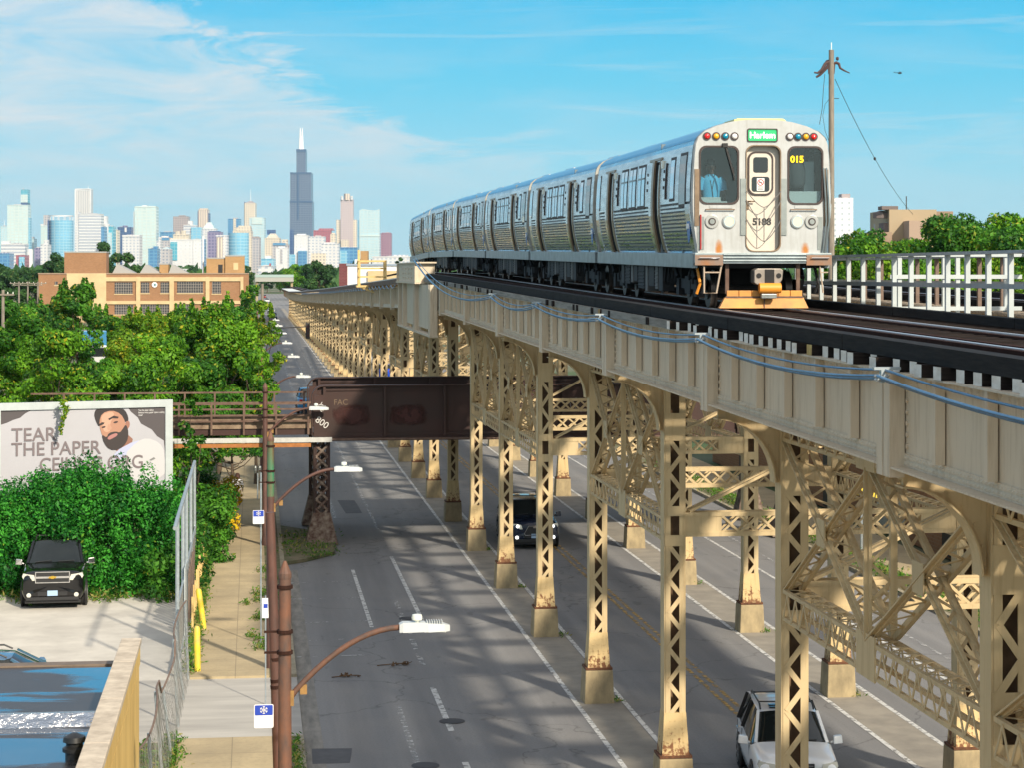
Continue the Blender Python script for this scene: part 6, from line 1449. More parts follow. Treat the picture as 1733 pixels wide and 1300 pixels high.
def tree(label, x, y, h, rad, mat, base=None, nclump=34, nper=260, ls=.16, warm=.08, group=None, name='tree', squash=1., spiky=0., sub='crown'):
    t = thing(name, label, 'tree', (x,y,0), group=group); base = h*.22 if base is None else base; cz = (base+h)/2; hz = (h-base)/2
    cc, cr = [], []
    for k in range(nclump):
        d = RNG.normal(0,1,3); d /= (np.abs(d)**3.2).sum()**(1/3.2); f = RNG.random()**.35
        r = rad*RNG.uniform(.18,.34); r = min(r, hz*.5); p = d*f*np.array([max(rad-r*.7,.1), max(rad-r*.7,.1)*squash, max(hz-r*.75,.2)]); p[2] += cz
        if p[2] > cz: p[:2] *= 1-.25*((p[2]-cz)/hz)**2
        cc.append(p); cr.append(r)
    for k in range(int(spiky)):                                              # upright shoots out of the crown
        a = RNG.uniform(0,6.28); q = rad*.75*RNG.random()**.5; zt = h-hz*.35*(q/rad)**2-.5; L_ = rad*RNG.uniform(.30,.5); lx, ly = RNG.normal(0,.06,2)
        for j in range(8): u_ = j/7; cc.append(np.array([q*math.cos(a)+lx*L_*j/3, q*math.sin(a)*squash+ly*L_*j/3, zt-.35*L_+u_*1.25*L_])); cr.append(rad*.12*(1.05-.85*u_))
    C, Nn, S, T, Wm = clump_leaves(cc, cr, nper, ls, warm)
    top = np.array(C)[:,2].max()
    leaves(sub, C, Nn, S, T, Wm, mat, t)
    b = MB(); r0 = max(.10, rad*.055); b.tube([(0,0,-.1),(.03*rad,0,base*.7),(0,.02*rad,cz)],[r0,r0*.8,r0*.35],8)
    for k in range(0, nclump, 2):
        c = cc[k]; s0 = np.array([0,0,base*.6+(cz-base*.6)*RNG.random()]); m_ = (s0+c)/2+np.array([0,0,-.1*rad]); b.tube([tuple(s0),tuple(m_),tuple(c)],[r0*.38,r0*.22,r0*.08],5)
    b.build('trunk', M['bark'], t, smooth=60); return t
def at(px, d): q = WD(px, d); return q.x, q.y
def hz(ytop, d): return H-(ytop-460)*d/F
TR = 'trees on the left of the street'
def tr(label, px, d, ytop, wpx, mat, **k):
    x, y = at(px, d); return tree(label, x, y, hz(ytop,d), wpx*d/F/2, M[mat], group=TR, **k)
tr('large green tree directly behind the right half of the billboard', 262, 92, 556, 200, 'leaf_a', base=1.0, nclump=50, nper=520, ls=.13)
tr('large green tree behind the left half of the billboard', 85, 90, 552, 190, 'leaf_a', base=1.0, nclump=48, nper=520, ls=.13, warm=.12)
tr('broad bright green tree between the factory and the lamp posts', 370, 108, 510, 190, 'leaf_a', base=1.6, nclump=60, nper=420, ls=.15, warm=.12, spiky=5)
tr('yellow green street tree overhanging the left lane', 440, 124, 506, 84, 'leaf_c', base=2.2, nclump=40, nper=420, ls=.14, warm=.16, spiky=4)
tr('small green tree at the kerb above the bridge railing', 432, 101, 590, 100, 'leaf_a', base=1.2, nclump=34, nper=420, ls=.14)
tr('bushy green tree left of the overhanging street tree', 330, 96, 596, 170, 'leaf_b', base=1.0, nclump=40, nper=460, ls=.14)
tr('yellowish shooting tree below the factory windows', 232, 128, 524, 110, 'leaf_c', base=2.5, nclump=34, nper=420, ls=.15, warm=.2, spiky=7)
tr('tall upright tree with airy yellow shoots in front of the factory', 130, 158, 474, 100, 'leaf_b', base=2.0, nclump=44, nper=330, ls=.19, warm=.2, spiky=9)
tr('rounded green tree at the left edge below the wooden pole', 28, 128, 520, 150, 'leaf_a', base=1.5, nclump=44, nper=380, ls=.16)
tr('darker tree at the far left behind the wooden pole', 12, 175, 496, 110, 'leaf_b', base=2.0, nclump=34, nper=300, ls=.2)
tr('green tree left of the broad bright tree', 300, 140, 530, 80, 'leaf_c', base=2.0, nclump=30, nper=360, ls=.17, warm=.15, spiky=5)
tr('slim kerb tree beyond the overhanging street tree', 428, 210, 478, 40, 'leaf_b', base=3.0, nclump=24, nper=220, ls=.22, spiky=3)
tr('dark green tree filling the gap behind the billboard corner', 175, 112, 606, 110, 'leaf_b', base=1.0, nclump=30, nper=400, ls=.15)
tr('tall shrubby tree beside the right edge of the billboard', 326, 77, 668, 60, 'leaf_b', base=.3, nclump=44, nper=650, ls=.11, spiky=3)
tr('leafy tree with a branch hanging below the bridge pipe', 392, 92, 752, 120, 'leaf_b', base=2.0, nclump=18, nper=380, ls=.12)
FG = 'far dark trees'
for lab, px, d, yt, wp in (('dark tree top behind the brick penthouse of the factory', 165, 520, 404, 66),('dark tree right of the factory penthouse, behind the grey skylights', 208, 500, 421, 66),('dark tree left of the factory penthouse', 100, 540, 425, 70),('dark tree at the left edge below the white striped office block', 30, 560, 444, 80),('dark tree behind the factory corner tower, by the street', 418, 520, 450, 34),('tree closing the far end of the street left of the viaduct', 452, 1050, 459, 34),('tree closing the far end of the street beside the overpass', 474, 1080, 457, 34),('dark tree left of the white warehouse at the end of the platform', 541, 640, 440, 66),('bright green tree left of the dark tree in front of the skyline', 497, 800, 446, 60),('small tree above the far end of the train', 680, 700, 431, 26), ('dark tree farther left behind the gantry pole', 60, 480, 452, 70)):
    x, y = at(px, d); tree(lab, x, y, hz(yt,d), wp*d/F/2, M['leaf_far' if 'bright' not in lab else 'leaf_a'], base=1.5, nclump=34, nper=60, ls=.5, group=FG)
RG = 'trees right of the viaduct'
for lab, px, d, yt, wp, mt in (('rounded green tree right behind the bare wooden pole', 1440, 118, 386, 130, 'leaf_a'),('tall dark crowned tree at right with a ragged top', 1615, 114, 350, 190, 'leaf_b'),('green tree in the gap below the tan building', 1525, 128, 398, 160, 'leaf_a'),('tree at the right picture edge behind the railing', 1720, 108, 366, 190, 'leaf_b'),('tree with a high crown left of the tan building', 1462, 122, 376, 130, 'leaf_b'),('tall wide crowned tree right of the ragged topped one', 1690, 116, 354, 190, 'leaf_a'),('mid height tree right below the tan building corner', 1570, 121, 380, 140, 'leaf_a'),('yellow green tree low behind the white railing', 1490, 104, 418, 170, 'leaf_c'),('yellow green bushy tree right of the middle of the railing', 1660, 98, 408, 170, 'leaf_c'), ('low green tree low behind the right end of the railing', 1575, 96, 425, 170, 'leaf_a')):
    x, y = at(px, d); tree(lab, x, y, hz(yt,d), wp*d/F/2, M[mt], base=3.0, nclump=120, nper=330, ls=.16, group=RG, warm=.12, spiky=0)
MG = 'thicket trees between the trees and the factory'
for lab, px, d, yt, wp, mt in (('low tree at the left end of the factory', 70, 300, 512, 90, 'leaf_b'),('low tree under the penthouse of the factory', 165, 260, 522, 90, 'leaf_a'),('low tree under the middle windows of the factory', 245, 280, 527, 90, 'leaf_c'),('low tree under the right windows of the factory', 320, 290, 520, 90, 'leaf_a'),('low tree before the right corner of the factory', 392, 270, 512, 80, 'leaf_b'),('low tree left of the box truck', 105, 220, 548, 90, 'leaf_a'),('low tree right of the box truck', 215, 215, 556, 80, 'leaf_c'),('kerb tree before the factory corner by the street', 420, 330, 486, 34, 'leaf_a'),('low tree under the gantry poles', 35, 240, 532, 100, 'leaf_b'),('low round tree between the truck and the broad bright tree', 275, 190, 566, 90, 'leaf_a')):
    x, y = at(px, d); tree(lab, x, y, hz(yt,d), wp*d/F/2, M[mt], base=.5, nclump=44, nper=130, ls=.30, group=MG, warm=.12, spiky=6)
# hedge in front of the billboard
def mound(label, name, cat, x0, x1, y0, y1, hfun, mat, n, r, nper, ls, warm=.06, group=None, flat=.9):
    cc, cr = [], []
    for k in range(n):
        x = RNG.uniform(x0,x1); y = y0+(y1-y0)*RNG.random(); hh = hfun(x)*(1-.35*abs((y-(y0+y1)/2)/(y1-y0)*2)**2*(1 if y < (y0+y1)/2 else .3)); z = hh*RNG.random() if k % 3 else hh*(.9+.20*RNG.random()**2.2)
        cc.append(np.array([x,y,max(.15,z-r*.3)])); cr.append(r*RNG.uniform(.6,1.25))
    C, Nn, S, T, Wm = clump_leaves(cc, cr, nper, ls, warm, flat); keep = C[:,2] > .02
    o = leaves(name, C[keep], Nn[keep], S[keep], T[keep], Wm[keep], mat); return tag(o, label, cat, group)
def hh(x):
    return interp(x, [(-12,3.7),(-9.7,3.9),(-8.9,3.45),(-8.2,3.2),(-7.4,3.15),(-6.8,3.4),(-6.1,3.85),(-5.4,3.9),(-4.6,3.7),(-3.9,3.55),(-3.2,3.45),(-2.6,3.3)]) + .15*math.sin(x*7)
mound('dense bright green hedge in front of the billboard', 'hedge', 'hedge', -12.2, -2.5, 67.6, 70.4, hh, M['leaf_h'], 620, .36, 900, .080, .03, None, 1.7)
mound('low leafy bush at the left picture edge beside the black car', 'bush', 'bush', -12.4, -9.6, 66.6, 68.0, lambda x: 2.2, M['leaf_a'], 50, .45, 600, .09, .15)
mound('green shrubs along the pavement behind the gate frame', 'bush', 'bush', -3.2, -1.75, 66.5, 90, lambda x: 2.0, M['leaf_b'], 150, .5, 420, .11)
mound('green bush spilling over the pavement before the bridge', 'bush', 'bush', -2.2, -.95, 74.5, 80, lambda x: 1.9+.4*(x+2), M['leaf_b'], 60, .42, 520, .10)
mound('bright yellow flowering bush beside the pavement', 'bush', 'bush', -2.1, -.75, 83.2, 84.8, lambda x: 1.9, M['leaf_y'], 36, .34, 420, .10, 0)
# vine hanging down the billboard
o_ = WD(100, 71.4); n_ = 300; zz = RNG.random(n_)**1.3; C = np.stack([o_.x+.14+RNG.normal(0,.07,n_)*(1-.6*zz)+.08*np.sin(zz*5), np.full(n_, o_.y-.16)+RNG.normal(0,.05,n_), zt_+.1-zz*1.2], 1)
tag(leaves('hanging_vine', C, RNG.normal(0,1,(n_,3))+np.array([0,-1,0]), np.full(n_,.055), RNG.random(n_), (RNG.random(n_)<.2)*.6, M['leaf_c']), 'thin vine hanging down over the top of the billboard', 'vine')
# weeds and verge grass
def weeds(name, pts, n, spread, hgt, mat, ls=.06):
    P = np.array(pts); i = RNG.integers(0, len(P), n); C = P[i] + np.stack([RNG.normal(0,spread[0],n), RNG.normal(0,spread[1],n), np.abs(RNG.normal(0,hgt,n))], 1)
    o = leaves(name, C, RNG.normal(0,1,(n,3))+np.array([0,0,.4]), ls*(.5+RNG.random(n)), RNG.random(n), (RNG.random(n)<.25)*.8, mat, aspect=.3); return kind(o, 'stuff')
weeds('grass', [(-1.75, y, .06) for y in np.arange(36,46.5,.35)], 2600, (.13,.3), .10, M['leaf_w'])
weeds('grass', [(-2.5+.5*math.sin(y*3), y, .06) for y in np.arange(36,46.2,.4)], 3600, (.25,.3), .07, M['leaf_w'])
weeds('grass', [(-1.62, y, .1) for y in np.arange(54,74,.4)], 3200, (.12,.3), .16, M['leaf_w'])
weeds('grass', [(x, 69.0+.4*math.sin(x*2), .03) for x in np.arange(-12,-2.2,.25)]+[(x, 67.6+.5*math.sin(x*3), .03) for x in np.arange(-7.5,-2.2,.3)], 5200, (.2,.45), .14, M['leaf_w'], .08)
weeds('grass', [(.5+.3*math.sin(y*2.7), y, .11) for y in (57,57.4,62,62.4,63,66,66.5,67,70,72)], 1300, (.15,.2), .12, M['leaf_w'])
weeds('grass', [(-.1+.25*math.sin(y*2.7), y, .12) for y in (58.8,59.3,65,65.6)], 260, (.08,.2), .08, M['leaf_w'])
weeds('grass', [(.95, y, .11) for y in np.arange(34,46,.5)], 1200, (.07,.3), .10, M['leaf_w'])
weeds('grass', [(2.0+.7*math.sin(y*3), y, .13) for y in np.arange(75.5,83,.3)], 900, (.3,.3), .10, M['leaf_w'])
weeds('grass', [(21.6, y, .11) for y in np.arange(58,110,.5)], 5200, (.3,.4), .12, M['leaf_w'], .08)
for x_, n in ((XR, 1),): weeds('grass', [(x_+.38, 40.7+9.2*k-.2, .02) for k in range(-1,4)]+[(XL+.45, 40.7+9.2*k-.1, .02) for k in range(0,5)], 520, (.10,.16), .04, M['leaf_w'], .05)
# distant wooded city floor
n_ = 26000; d_ = 900+3600*RNG.random(n_)**1.3; a_ = RNG.uniform(-.30,.30,n_); X_ = d_*np.sin(a_+PSI); Y_ = d_*np.cos(a_+PSI); cl_ = np.sin(X_*.021+np.sin(Y_*.013)*3)*np.sin(Y_*.017)
C = np.stack([X_, Y_, np.maximum(1,(7+6*cl_)*RNG.random(n_)**.5+2)],1); keep = ~((np.abs(X_-11)<16))
kind(leaves('distant_trees', C[keep], RNG.normal(0,1,(keep.sum(),3))+np.array([0,-.4,.6]), 4*(.5+RNG.random(keep.sum()))*(d_[keep]/1800)**.3, RNG.random(keep.sum()), np.zeros(keep.sum()), M['leaf_far']), 'stuff')
# ------------------------------------------------------------------ brick factory and other near buildings
M['brick'] = brickmat('tan_brick', (.33,.165,.080), (.27,.13,.06), (.30,.20,.12), 1.5)
M['brick2'] = brickmat('ochre_brick', (.42,.25,.105), (.36,.20,.085), (.40,.28,.15), 1.5)
M['trimcream'] = simple('cream_frame_render', (.60,.45,.25), .8, var=.2, vs=.5)
M['fglass'] = gridmat('small_paned_glass', (.26,.23,.20), (.05,.05,.055), .5, .6, .82, .85, .5, .2)
M['skyl'] = simple('grey_sawtooth', (.36,.36,.35), .7, var=.12)
dF = 432; fo = WD(65, dF); kx = dF/F; fl = thing('brick_factory', 'long tan brick factory with cream frame and broken paned windows', 'building', (fo.x, fo.y, 0)); WF = (418-65)*kx*1.0
fx_ = lambda px: (px-65)*kx; fzz = lambda py: H-(py-460)*kx
b = MB(); b.box(0, WF, 0, 40, 0, fzz(463.5)); b.build('wall', M['brick'], fl)
b = MB(); b.box(-.1, WF+.1, -.15, .4, fzz(463.4), fzz(461.5)); b.box(-.1,.3,.4,40,fzz(463.4),fzz(461.5)); b.build('parapet_cap', simple('factory_cap', (.30,.22,.16), .8), fl)
b = MB()
for a, c in ((228,235),(284,291.5),(345,351.5),(404,409)): b.box(fx_(a), fx_(c), -.35, -.01, 0, fzz(468))
for a, c in ((468.5,475.5),(509,514.5)): b.box(fx_(178), fx_(409), -.30, -.012, fzz(c), fzz(a))
b.box(fx_(112), fx_(178), -.32, -.01, 0, fzz(462)); b.build('cream_frame', M['trimcream'], fl)
for a, c, u, v in ((192,222,477.5,497),(236,250,477.5,496),(269,283,477.5,496),(297,340.5,476.5,496),(356,371,476,497),(92,97,476,482),(192,223,515,532),(236,283,515,532),(297,326,513,530)):
    b = MB(); b.box(fx_(a)-.15, fx_(c)+.15, -.10, -.012, fzz(v)-.2, fzz(v)); wn = b.build('window', M['trimcream'], fl)
    b = MB(); b.box(fx_(a), fx_(c), -.06, -.012, fzz(v), fzz(u)); b.build('pane', M['fglass'], wn)
b = MB(); b.disc((fx_(259),-.012,fzz(481.5)),(0,-1,0),4.6*kx,.2,20); ck = b.build('round_sign', M['signwhite'], fl)
b = MB(); b.disc((fx_(259.5),-.22,fzz(481.5)),(0,-1,0),2.0*kx,.04,12); b.build('round_sign_mark', simple('sign_teal', (.05,.18,.20), .6), ck)
for a, c, y0, y1, u, mt in ((108,178,0,8,427,'brick'),(346,378,2,10,437,'brick2'),(378,411,1.5,11,433,'brick2'),(266,281,3,8,447,'brick2')):
    b = MB(); b.box(fx_(a), fx_(c), y0+.0, y0+y1, fzz(463.5), fzz(u)); ph = b.build('penthouse', M[mt], fl)
    b = MB(); b.box(fx_(a)-.08, fx_(c)+.08, y0-.08, y0+y1+.08, fzz(u), fzz(u)+.25); b.build('penthouse_cap', M['skyl'], ph)
    if a == 346: b = MB(); b.box(fx_(366), fx_(373.5), y0-.06, y0-.005, fzz(461), fzz(447)); b.build('door', M['black'], ph)
    if a == 378: b = MB(); b.box(fx_(392), fx_(400), y0-.06, y0-.005, fzz(456), fzz(444)); b.build('window', M['trimcream'], ph)
for a, c, p_ in ((186,226,194),(232,272,242),(281,317,287)):
    b = MB(); b.prism([(fx_(a),fzz(463)),(fx_(c),fzz(463)),(fx_(p_+2),fzz(447)),(fx_(p_),fzz(447))], 12, lambda u,v,w_: (u, 3+w_, v)); b.build('sawtooth_skylight', M['skyl'], fl)
b = MB(); b.lathe([(1.6*kx,0),(1.6*kx,8)], (fx_(340),4,fzz(463)), 8); b.build('roof_pipe', M['signwhite'], fl)
def block(label, px0, px1, ytop, d, depth, mat, cat='building', name='building', extra=None, roofmat=None, group=None, base=0):
    """plain far building: facade at depth d between two survey marks, real height, roof kerb and plant room"""
    p0, p1 = WD(px0, d), WD(px1, d); wd = (p1-p0).length; zt = H-(ytop-460)*d/F
    t = thing(name, label, cat, (p0.x, p0.y, 0), (0,0,-PSI), group); b = MB(); b.box(0, wd, 0, depth, base, zt); b.build('wall', M[mat] if isinstance(mat, str) else mat, t)
    return t, wd, zt
# right hand background
M['tan_wall'] = gridmat('tan_block_wall', (.40,.31,.20), (.14,.11,.09), 9, 7, .22, .3, .8, .3); M['white_block'] = gridmat('white_block_wall', (.72,.74,.76), (.35,.40,.45), 5, 4, .3, .4, .7, .3)
t, wd, zt = block('tan stone block with a corner turret behind the trees at right', 1505, 1585, 354, 560, 30, 'tan_wall')
sc = 560/F
b = MB(); b.box(-2.2*sc*3, 0, 2, 10, 0, zt-22*sc); b.box(-2,2.4,0,6,zt,zt+6*sc); b.lathe([(2.2,0),(2.2,9*sc),(.4,13*sc)], (-1.5,4,zt-14*sc), 8); b.build('turret', simple('dark_stone', (.20,.16,.15), .9, var=.4), t)
b = MB(); b.box(-34*sc, 0, -4, 12, 0, H+(460-380)*sc-2); b.box(wd, wd+28*sc, 0, 20, 0, zt-3*sc); b.build('wing', simple('brown_stone_wing', (.34,.24,.17), .9, var=.3, vs=.2), t)
b = MB(); b.box(24*sc, 50*sc, -8, -.1, 0, zt-20*sc); b.build('front_bay', simple('red_roofed_bay', (.40,.29,.22), .8, var=.2), t)
b = MB(); b.bar((36*sc,6,zt),(36*sc,6,zt+24*sc),.25,.25); b.build('mast', M['num'], t)
t, wd, zt = block('white apartment slab peeking out beside the bare wooden pole', 1412, 1444, 334, 1500, 40, 'white_block')
b = MB(); b.box(wd*.45, wd*.9, 5, 20, zt, zt+3); b.build('plant_room', simple('plant_room_grey', (.35,.30,.30), .8), t)
# dark wall and building beside the right pavement
t = thing('warehouse', 'dark low brick warehouse in shade beyond the right pavement', 'building', (25.2, 66, 0))
b = MB(); b.box(0,14,0,46,0,4.2); b.build('wall', M['brick'], t); b = MB(); b.box(-.1,14.1,-.1,46.1,4.2,4.45); b.build('roof_edge', M['skyl'], t)
for k in range(5): 
    b = MB(); b.box(-.06,-.005,4+k*8,7.5+k*8,.1,3.2); b.build('shutter', M['galv'] if k % 2 else M['black'], t)
# near white warehouse and others behind the platform end
M['whitewall'] = simple('white_render', (.74,.74,.76), .7, var=.06); M['burg'] = brickmat('burgundy_brick', (.16,.035,.04), (.12,.03,.035), (.2,.1,.1), .5)
t, wd, zt = block('white walled low warehouse with a burgundy end behind the signal cage', 588, 690, 449, 560, 40, 'whitewall')
b = MB(); b.box(-14*.16,-.02,-.3,20,0,zt+.6); b.build('burgundy_end', M['burg'], t)
b = MB(); b.box(wd*.34, wd*1.02, -.8, -.05, 0, zt-1.4); b.build('tan_front', M['trimcream'], t)
b = MB(); b.box(-.3,wd+.3,-.4,40,zt,zt+.5); b.build('roof', simple('blue_grey_roof', (.28,.34,.42), .6), t)
t, wd, zt = block('square brown brick chimney block right of the ochre signal mast', 610, 622, 424, 900, 8, 'brick2')
# pale footbridge far down the street
p = WD(432, 760); t = thing('footbridge', 'pale far overpass crossing the end of the street', 'bridge', (p.x, p.y, 0)); b = MB(); b.box(0,14,0,6,7.0,8.6); b.build('deck', simple('pale_concrete', (.34,.34,.31), .8), t)
b = MB(); b.box(0,14,-.1,.1,8.6,9.6); b.build('parapet', simple('green_grey_parapet', (.30,.40,.38), .7), t)
b = MB(); b.box(.2,1.0,1,5,0,7); b.box(13,13.8,1,5,0,7); b.build('pier', M['concrete'], t)

# ------------------------------------------------------------------ skyline
SKY = 'towers of the distant skyline'
def gm(n, wall, win, px=9, pz=8, fx=.6, fz=.55, **k):
    M[n] = gridmat(n, wall, win, px, pz, fx, fz, **k); return n
gm('t_white', (.62,.62,.63), (.34,.38,.45), 10, 8, .5, .5); gm('t_whitepure', (.66,.66,.67), (.52,.54,.57), 12, 9, .4, .5)
gm('t_cream', (.66,.58,.46), (.30,.28,.27), 9, 8, .5, .5); gm('t_creamv', (.70,.60,.48), (.28,.24,.25), 8, 900, .42, 1.1)
gm('t_brown', (.40,.34,.33), (.16,.14,.17), 8, 8, .55, .55); gm('t_grey', (.45,.43,.44), (.20,.22,.28), 9, 8, .5, .5)
gm('t_blue', (.10,.28,.46), (.045,.16,.34), 12, 9, .8, .7, rough=.3); gm('t_teal', (.16,.42,.50), (.05,.30,.42), 14, 10, .85, .75, rough=.3)
gm('t_navy', (.045,.10,.24), (.02,.05,.15), 10, 9, .7, .6, rough=.3); gm('t_purple', (.24,.21,.34), (.10,.09,.20), 9, 9, .55, .55)
gm('t_pale', (.46,.57,.60), (.34,.49,.55), 12, 9, .8, .7, rough=.3); gm('t_paleg', (.53,.61,.59), (.42,.54,.55), 14, 10, .8, .7, rough=.3)
gm('t_stripe', (.64,.65,.66), (.30,.33,.40), 999, 9, 1.1, .45); gm('t_willis', (.11,.155,.235), (.060,.095,.17), 9, 8, .7, .6, rough=.35); gm('t_willisband', (.04,.10,.20), (.03,.07,.16), 9, 8, .7, .6)
gm('t_red', (.36,.10,.13), (.22,.07,.10), 9, 8, .5, .5); gm('t_plum', (.30,.16,.22), (.18,.09,.15), 9, 8, .55, .5); gm('t_311', (.50,.42,.42), (.30,.26,.30), 8, 8, .5, .5)
gm('t_aon', (.60,.59,.58), (.38,.38,.40), 9, 2000, .5, 1.1); gm('t_aqua', (.28,.50,.62), (.14,.36,.52), 14, 9, .85, .75, rough=.3)
class T:
    def __init__(s, label, px0, px1, ytop, mat, d=7000, depth=45, ybase=462, plain=True):
        s.d = d; s.k = d/F; s.mat = mat; p0 = WD(px0, d); s.t = thing('tower', label, 'tower', (p0.x, p0.y, 0), (0,0,-PSI), SKY); s.x0 = px0; s.w = (px1-px0)*s.k; s.zt = s.Z(ytop); s.depth = depth; s.mat = mat
        if plain:
            s.box(px0, px1, ytop, name='shaft'); rg = random.Random(int(px0*10)); f0 = rg.uniform(.1,.5); s.box(px0+(px1-px0)*f0, px0+(px1-px0)*(f0+rg.uniform(.2,.4)), ytop-rg.uniform(.8,2.), ytop, 't_grey', 6, depth*.4, 'plant_room')
            s.box(px0-.15, px1+.15, ytop+.2, ytop+1.2, mat, -1, depth+2, 'parapet')
    def Z(s, y): return H+(460-y)*s.k
    def X(s, px): return (px-s.x0)*s.k
    def box(s, a, c, ytop, ybot=None, mat=None, y0=0, dep=None, name='block', bev=0):
        b = MB(); b.box(s.X(a), s.X(c), y0, y0+(dep or s.depth), 0 if ybot is None else s.Z(ybot), s.Z(ytop)); return b.build(name, M[mat or s.mat], s.t)
    def roofkit(s, a, c, y, h=3, mat='t_grey'):
        s.box(a+(c-a)*.3, c-(c-a)*.25, y-h, y, mat, 8, s.depth*.5, 'plant_room')
    def mast(s, px, y0, y1, r=1.2, mat='signwhite'):
        b = MB(); b.tube([(s.X(px),s.depth/2,s.Z(y0)),(s.X(px),s.depth/2,s.Z(y1))],[r,r*.4],6); b.build('mast', M[mat], s.t)
    def cyl(s, a, c, ytop, mat=None, name='shaft', ybot=None, n=24):
        b = MB(); r = (s.X(c)-s.X(a))/2; b.lathe([(r,0 if ybot is None else s.Z(ybot)),(r,s.Z(ytop))], ((s.X(a)+s.X(c))/2, r, 0), n); return b.build(name, M[mat or s.mat], s.t, smooth=40)
    def pyr(s, a, c, y0, y1, mat=None, f=.0, name='roof'):
        b = MB(); xa, xc = s.X(a), s.X(c); m_ = (xa+xc)/2; h = (xc-xa)/2*f; dp = s.depth
        b.hexa([(xa,0,s.Z(y0)),(xc,0,s.Z(y0)),(xc,dp,s.Z(y0)),(xa,dp,s.Z(y0))], [(m_-h,dp/2-h,s.Z(y1)),(m_+h,dp/2-h,s.Z(y1)),(m_+h,dp/2+h,s.Z(y1)),(m_-h,dp/2+h,s.Z(y1))]); b.build(name, M[mat or s.mat], s.t)
q = T('pale spired tower at the left picture edge', 1, 12, 382, 't_pale', 7900); q.mast(5, 382, 372)
q = T('slim turquoise topped tower rising behind the pale green slab', 35.3, 46.7, 320, 't_teal', 8600); q.box(35.3,46.7,342.5,346,'t_navy',-1,None,'dark_band'); q.box(35.1,46.9,328.5,342,'t_paleg',-2,2,'pale_band')
q = T('broad pale green glass slab with a flat top at far left', 12.2, 47.5, 346, 't_paleg', 7000); q.box(47.6,49.5,368,None,'t_aqua',6,30,'side_bay')
q = T('low pale glass block right of the pale green slab', 49.6, 57.5, 403, 't_pale', 7300); q.roofkit(49.6,57.5,403)
q = T('white horizontally striped office block at lower left', 2, 42, 412, 't_stripe', 5600); q.box(2,15.5,407.5,412,'t_whitepure',2,20,'roof_block')
q = T('low blue glass block at the left picture edge below the striped block', -6, 16, 428, 't_blue', 5000); q.roofkit(-6,16,428,2)
q = T('white rounded low tower right of the striped block', 42.5, 54.5, 423, 't_whitepure', 5200, plain=False); q.cyl(42.5,54.5,421)
q = T('small pink and blue block in front of the striped block', 27, 42, 431, 't_red', 4900); q.box(33,42,434,None,'t_aqua',-6,6,'blue_bay')
q = T('small blue violet block left of the curved glass tower', 58, 68, 419, 't_purple', 5600); q.roofkit(58,68,419,2)
q = T('pinkish white narrow block beside the base of the curved glass tower', 68.5, 80.5, 413, 't_white', 5500); q.box(74,80,405,413,None,4,20,'roof_block')
q = T('pale green stepped tower just left of the curved glass tower', 69, 81, 381, 't_paleg', 7200); q.box(72.5,81,363,381,'t_grey',10,25,'upper_shaft'); q.box(68.5,73,378.5,381,'t_whitepure',0,12,'roof_block')
q = T('cylindrical glass office tower with a hollow ring top', 80.5, 119.5, 373, 't_aqua', 6600, plain=False); q.cyl(80.5,119.5,372); 
b = MB(); r = q.w/2
for k in range(24):
    a0, a1 = 2*math.pi*k/24, 2*math.pi*(k+1)/24; xa, ya, xb, yb2 = r+r*math.cos(a0), r+r*math.sin(a0), r+r*math.cos(a1), r+r*math.sin(a1); zl = q.Z(372+.0); b.bar((xa,ya,q.Z(364.2)),(xb,yb2,q.Z(364.2)),2,3)
    if k % 2 == 0: b.bar((xa,ya,zl),(xa,ya,q.Z(364)),1.5,1.5)
b.build('ring_crown', M['t_whitepure'], q.t); q.box(78.8,81.2,372,None,'t_navy',12,16,'core')
q = T('tall white tower with grey vertical stripes and a short mast', 127, 154, 319.5, 't_aon', 8400); q.box(127.3,153.7,318.4,322,'t_whitepure',-1,46,'crown_band'); q.mast(147.5,319,312.5); q.box(126.4,129.2,320,None,'t_whitepure',-2,4,'corner_pier'); q.box(151.6,154.4,320,None,'t_whitepure',-2,4,'corner_pier')
q = T('broad white office block in front of the tall grey striped tower', 133.5, 171, 361, 't_stripe', 6300); 
b = MB(); b.prism([(q.X(124),0),(q.X(133.4),0),(q.X(133.4),q.Z(358)),(q.X(129),q.Z(362))], 20, lambda u,v,w_: (u, 3+w_, v)); b.build('sloping_flank', M['t_white'], q.t)
q = T('stepped white tower right of the broad white block', 171.2, 176, 366, 't_whitepure', 7300); q.box(176,180.5,365,None,None,2,30,'step'); q.box(177,184,378,None,None,-2,30,'step')
q = T('dark blue sliver block below the stepped white tower', 171, 176.2, 383, 't_blue', 6000); q.roofkit(171,176.2,383,1)
q = T('teal glass block above the dark tree behind the factory', 183.5, 191.5, 382.5, 't_teal', 6200); q.box(172,190,393,None,'t_pale',-8,8,'lower_block')
q = T('cream gridded narrow block left of the dark purple tower', 191.5, 198.5, 388.5, 't_cream', 6300); q.roofkit(191.5,198.5,388.5,1)
q = T('dark purple block with a white slot in its top', 199, 222, 383.5, 't_navy', 6900); q.box(207,214,381,383.5,'t_purple',6,20,'roof_block'); q.box(211,214.5,384.5,392,'t_whitepure',-1.5,1.5,'white_slot')
q = T('white gridded mid rise block in front of the big pale slab', 207, 236, 397, 't_white', 5700); q.box(207,236,397,400,'t_whitepure',-2,2,'cornice')
q = T('big pale white green glass slab standing alone', 227.5, 264.5, 349, 't_paleg', 6600); q.box(225.5,227.6,357,None,'t_whitepure',4,30,'side_bay'); q.box(240,248,346.5,349,'t_whitepure',6,24,'plant_room'); q.box(229,263,348,None,'t_paleg',3,38,'upper_slab')
q = T('bright blue low glass block at the foot of the big pale slab', 251, 266, 420, 't_blue', 5500); q.box(259,266,416,420,None,4,20,'step')
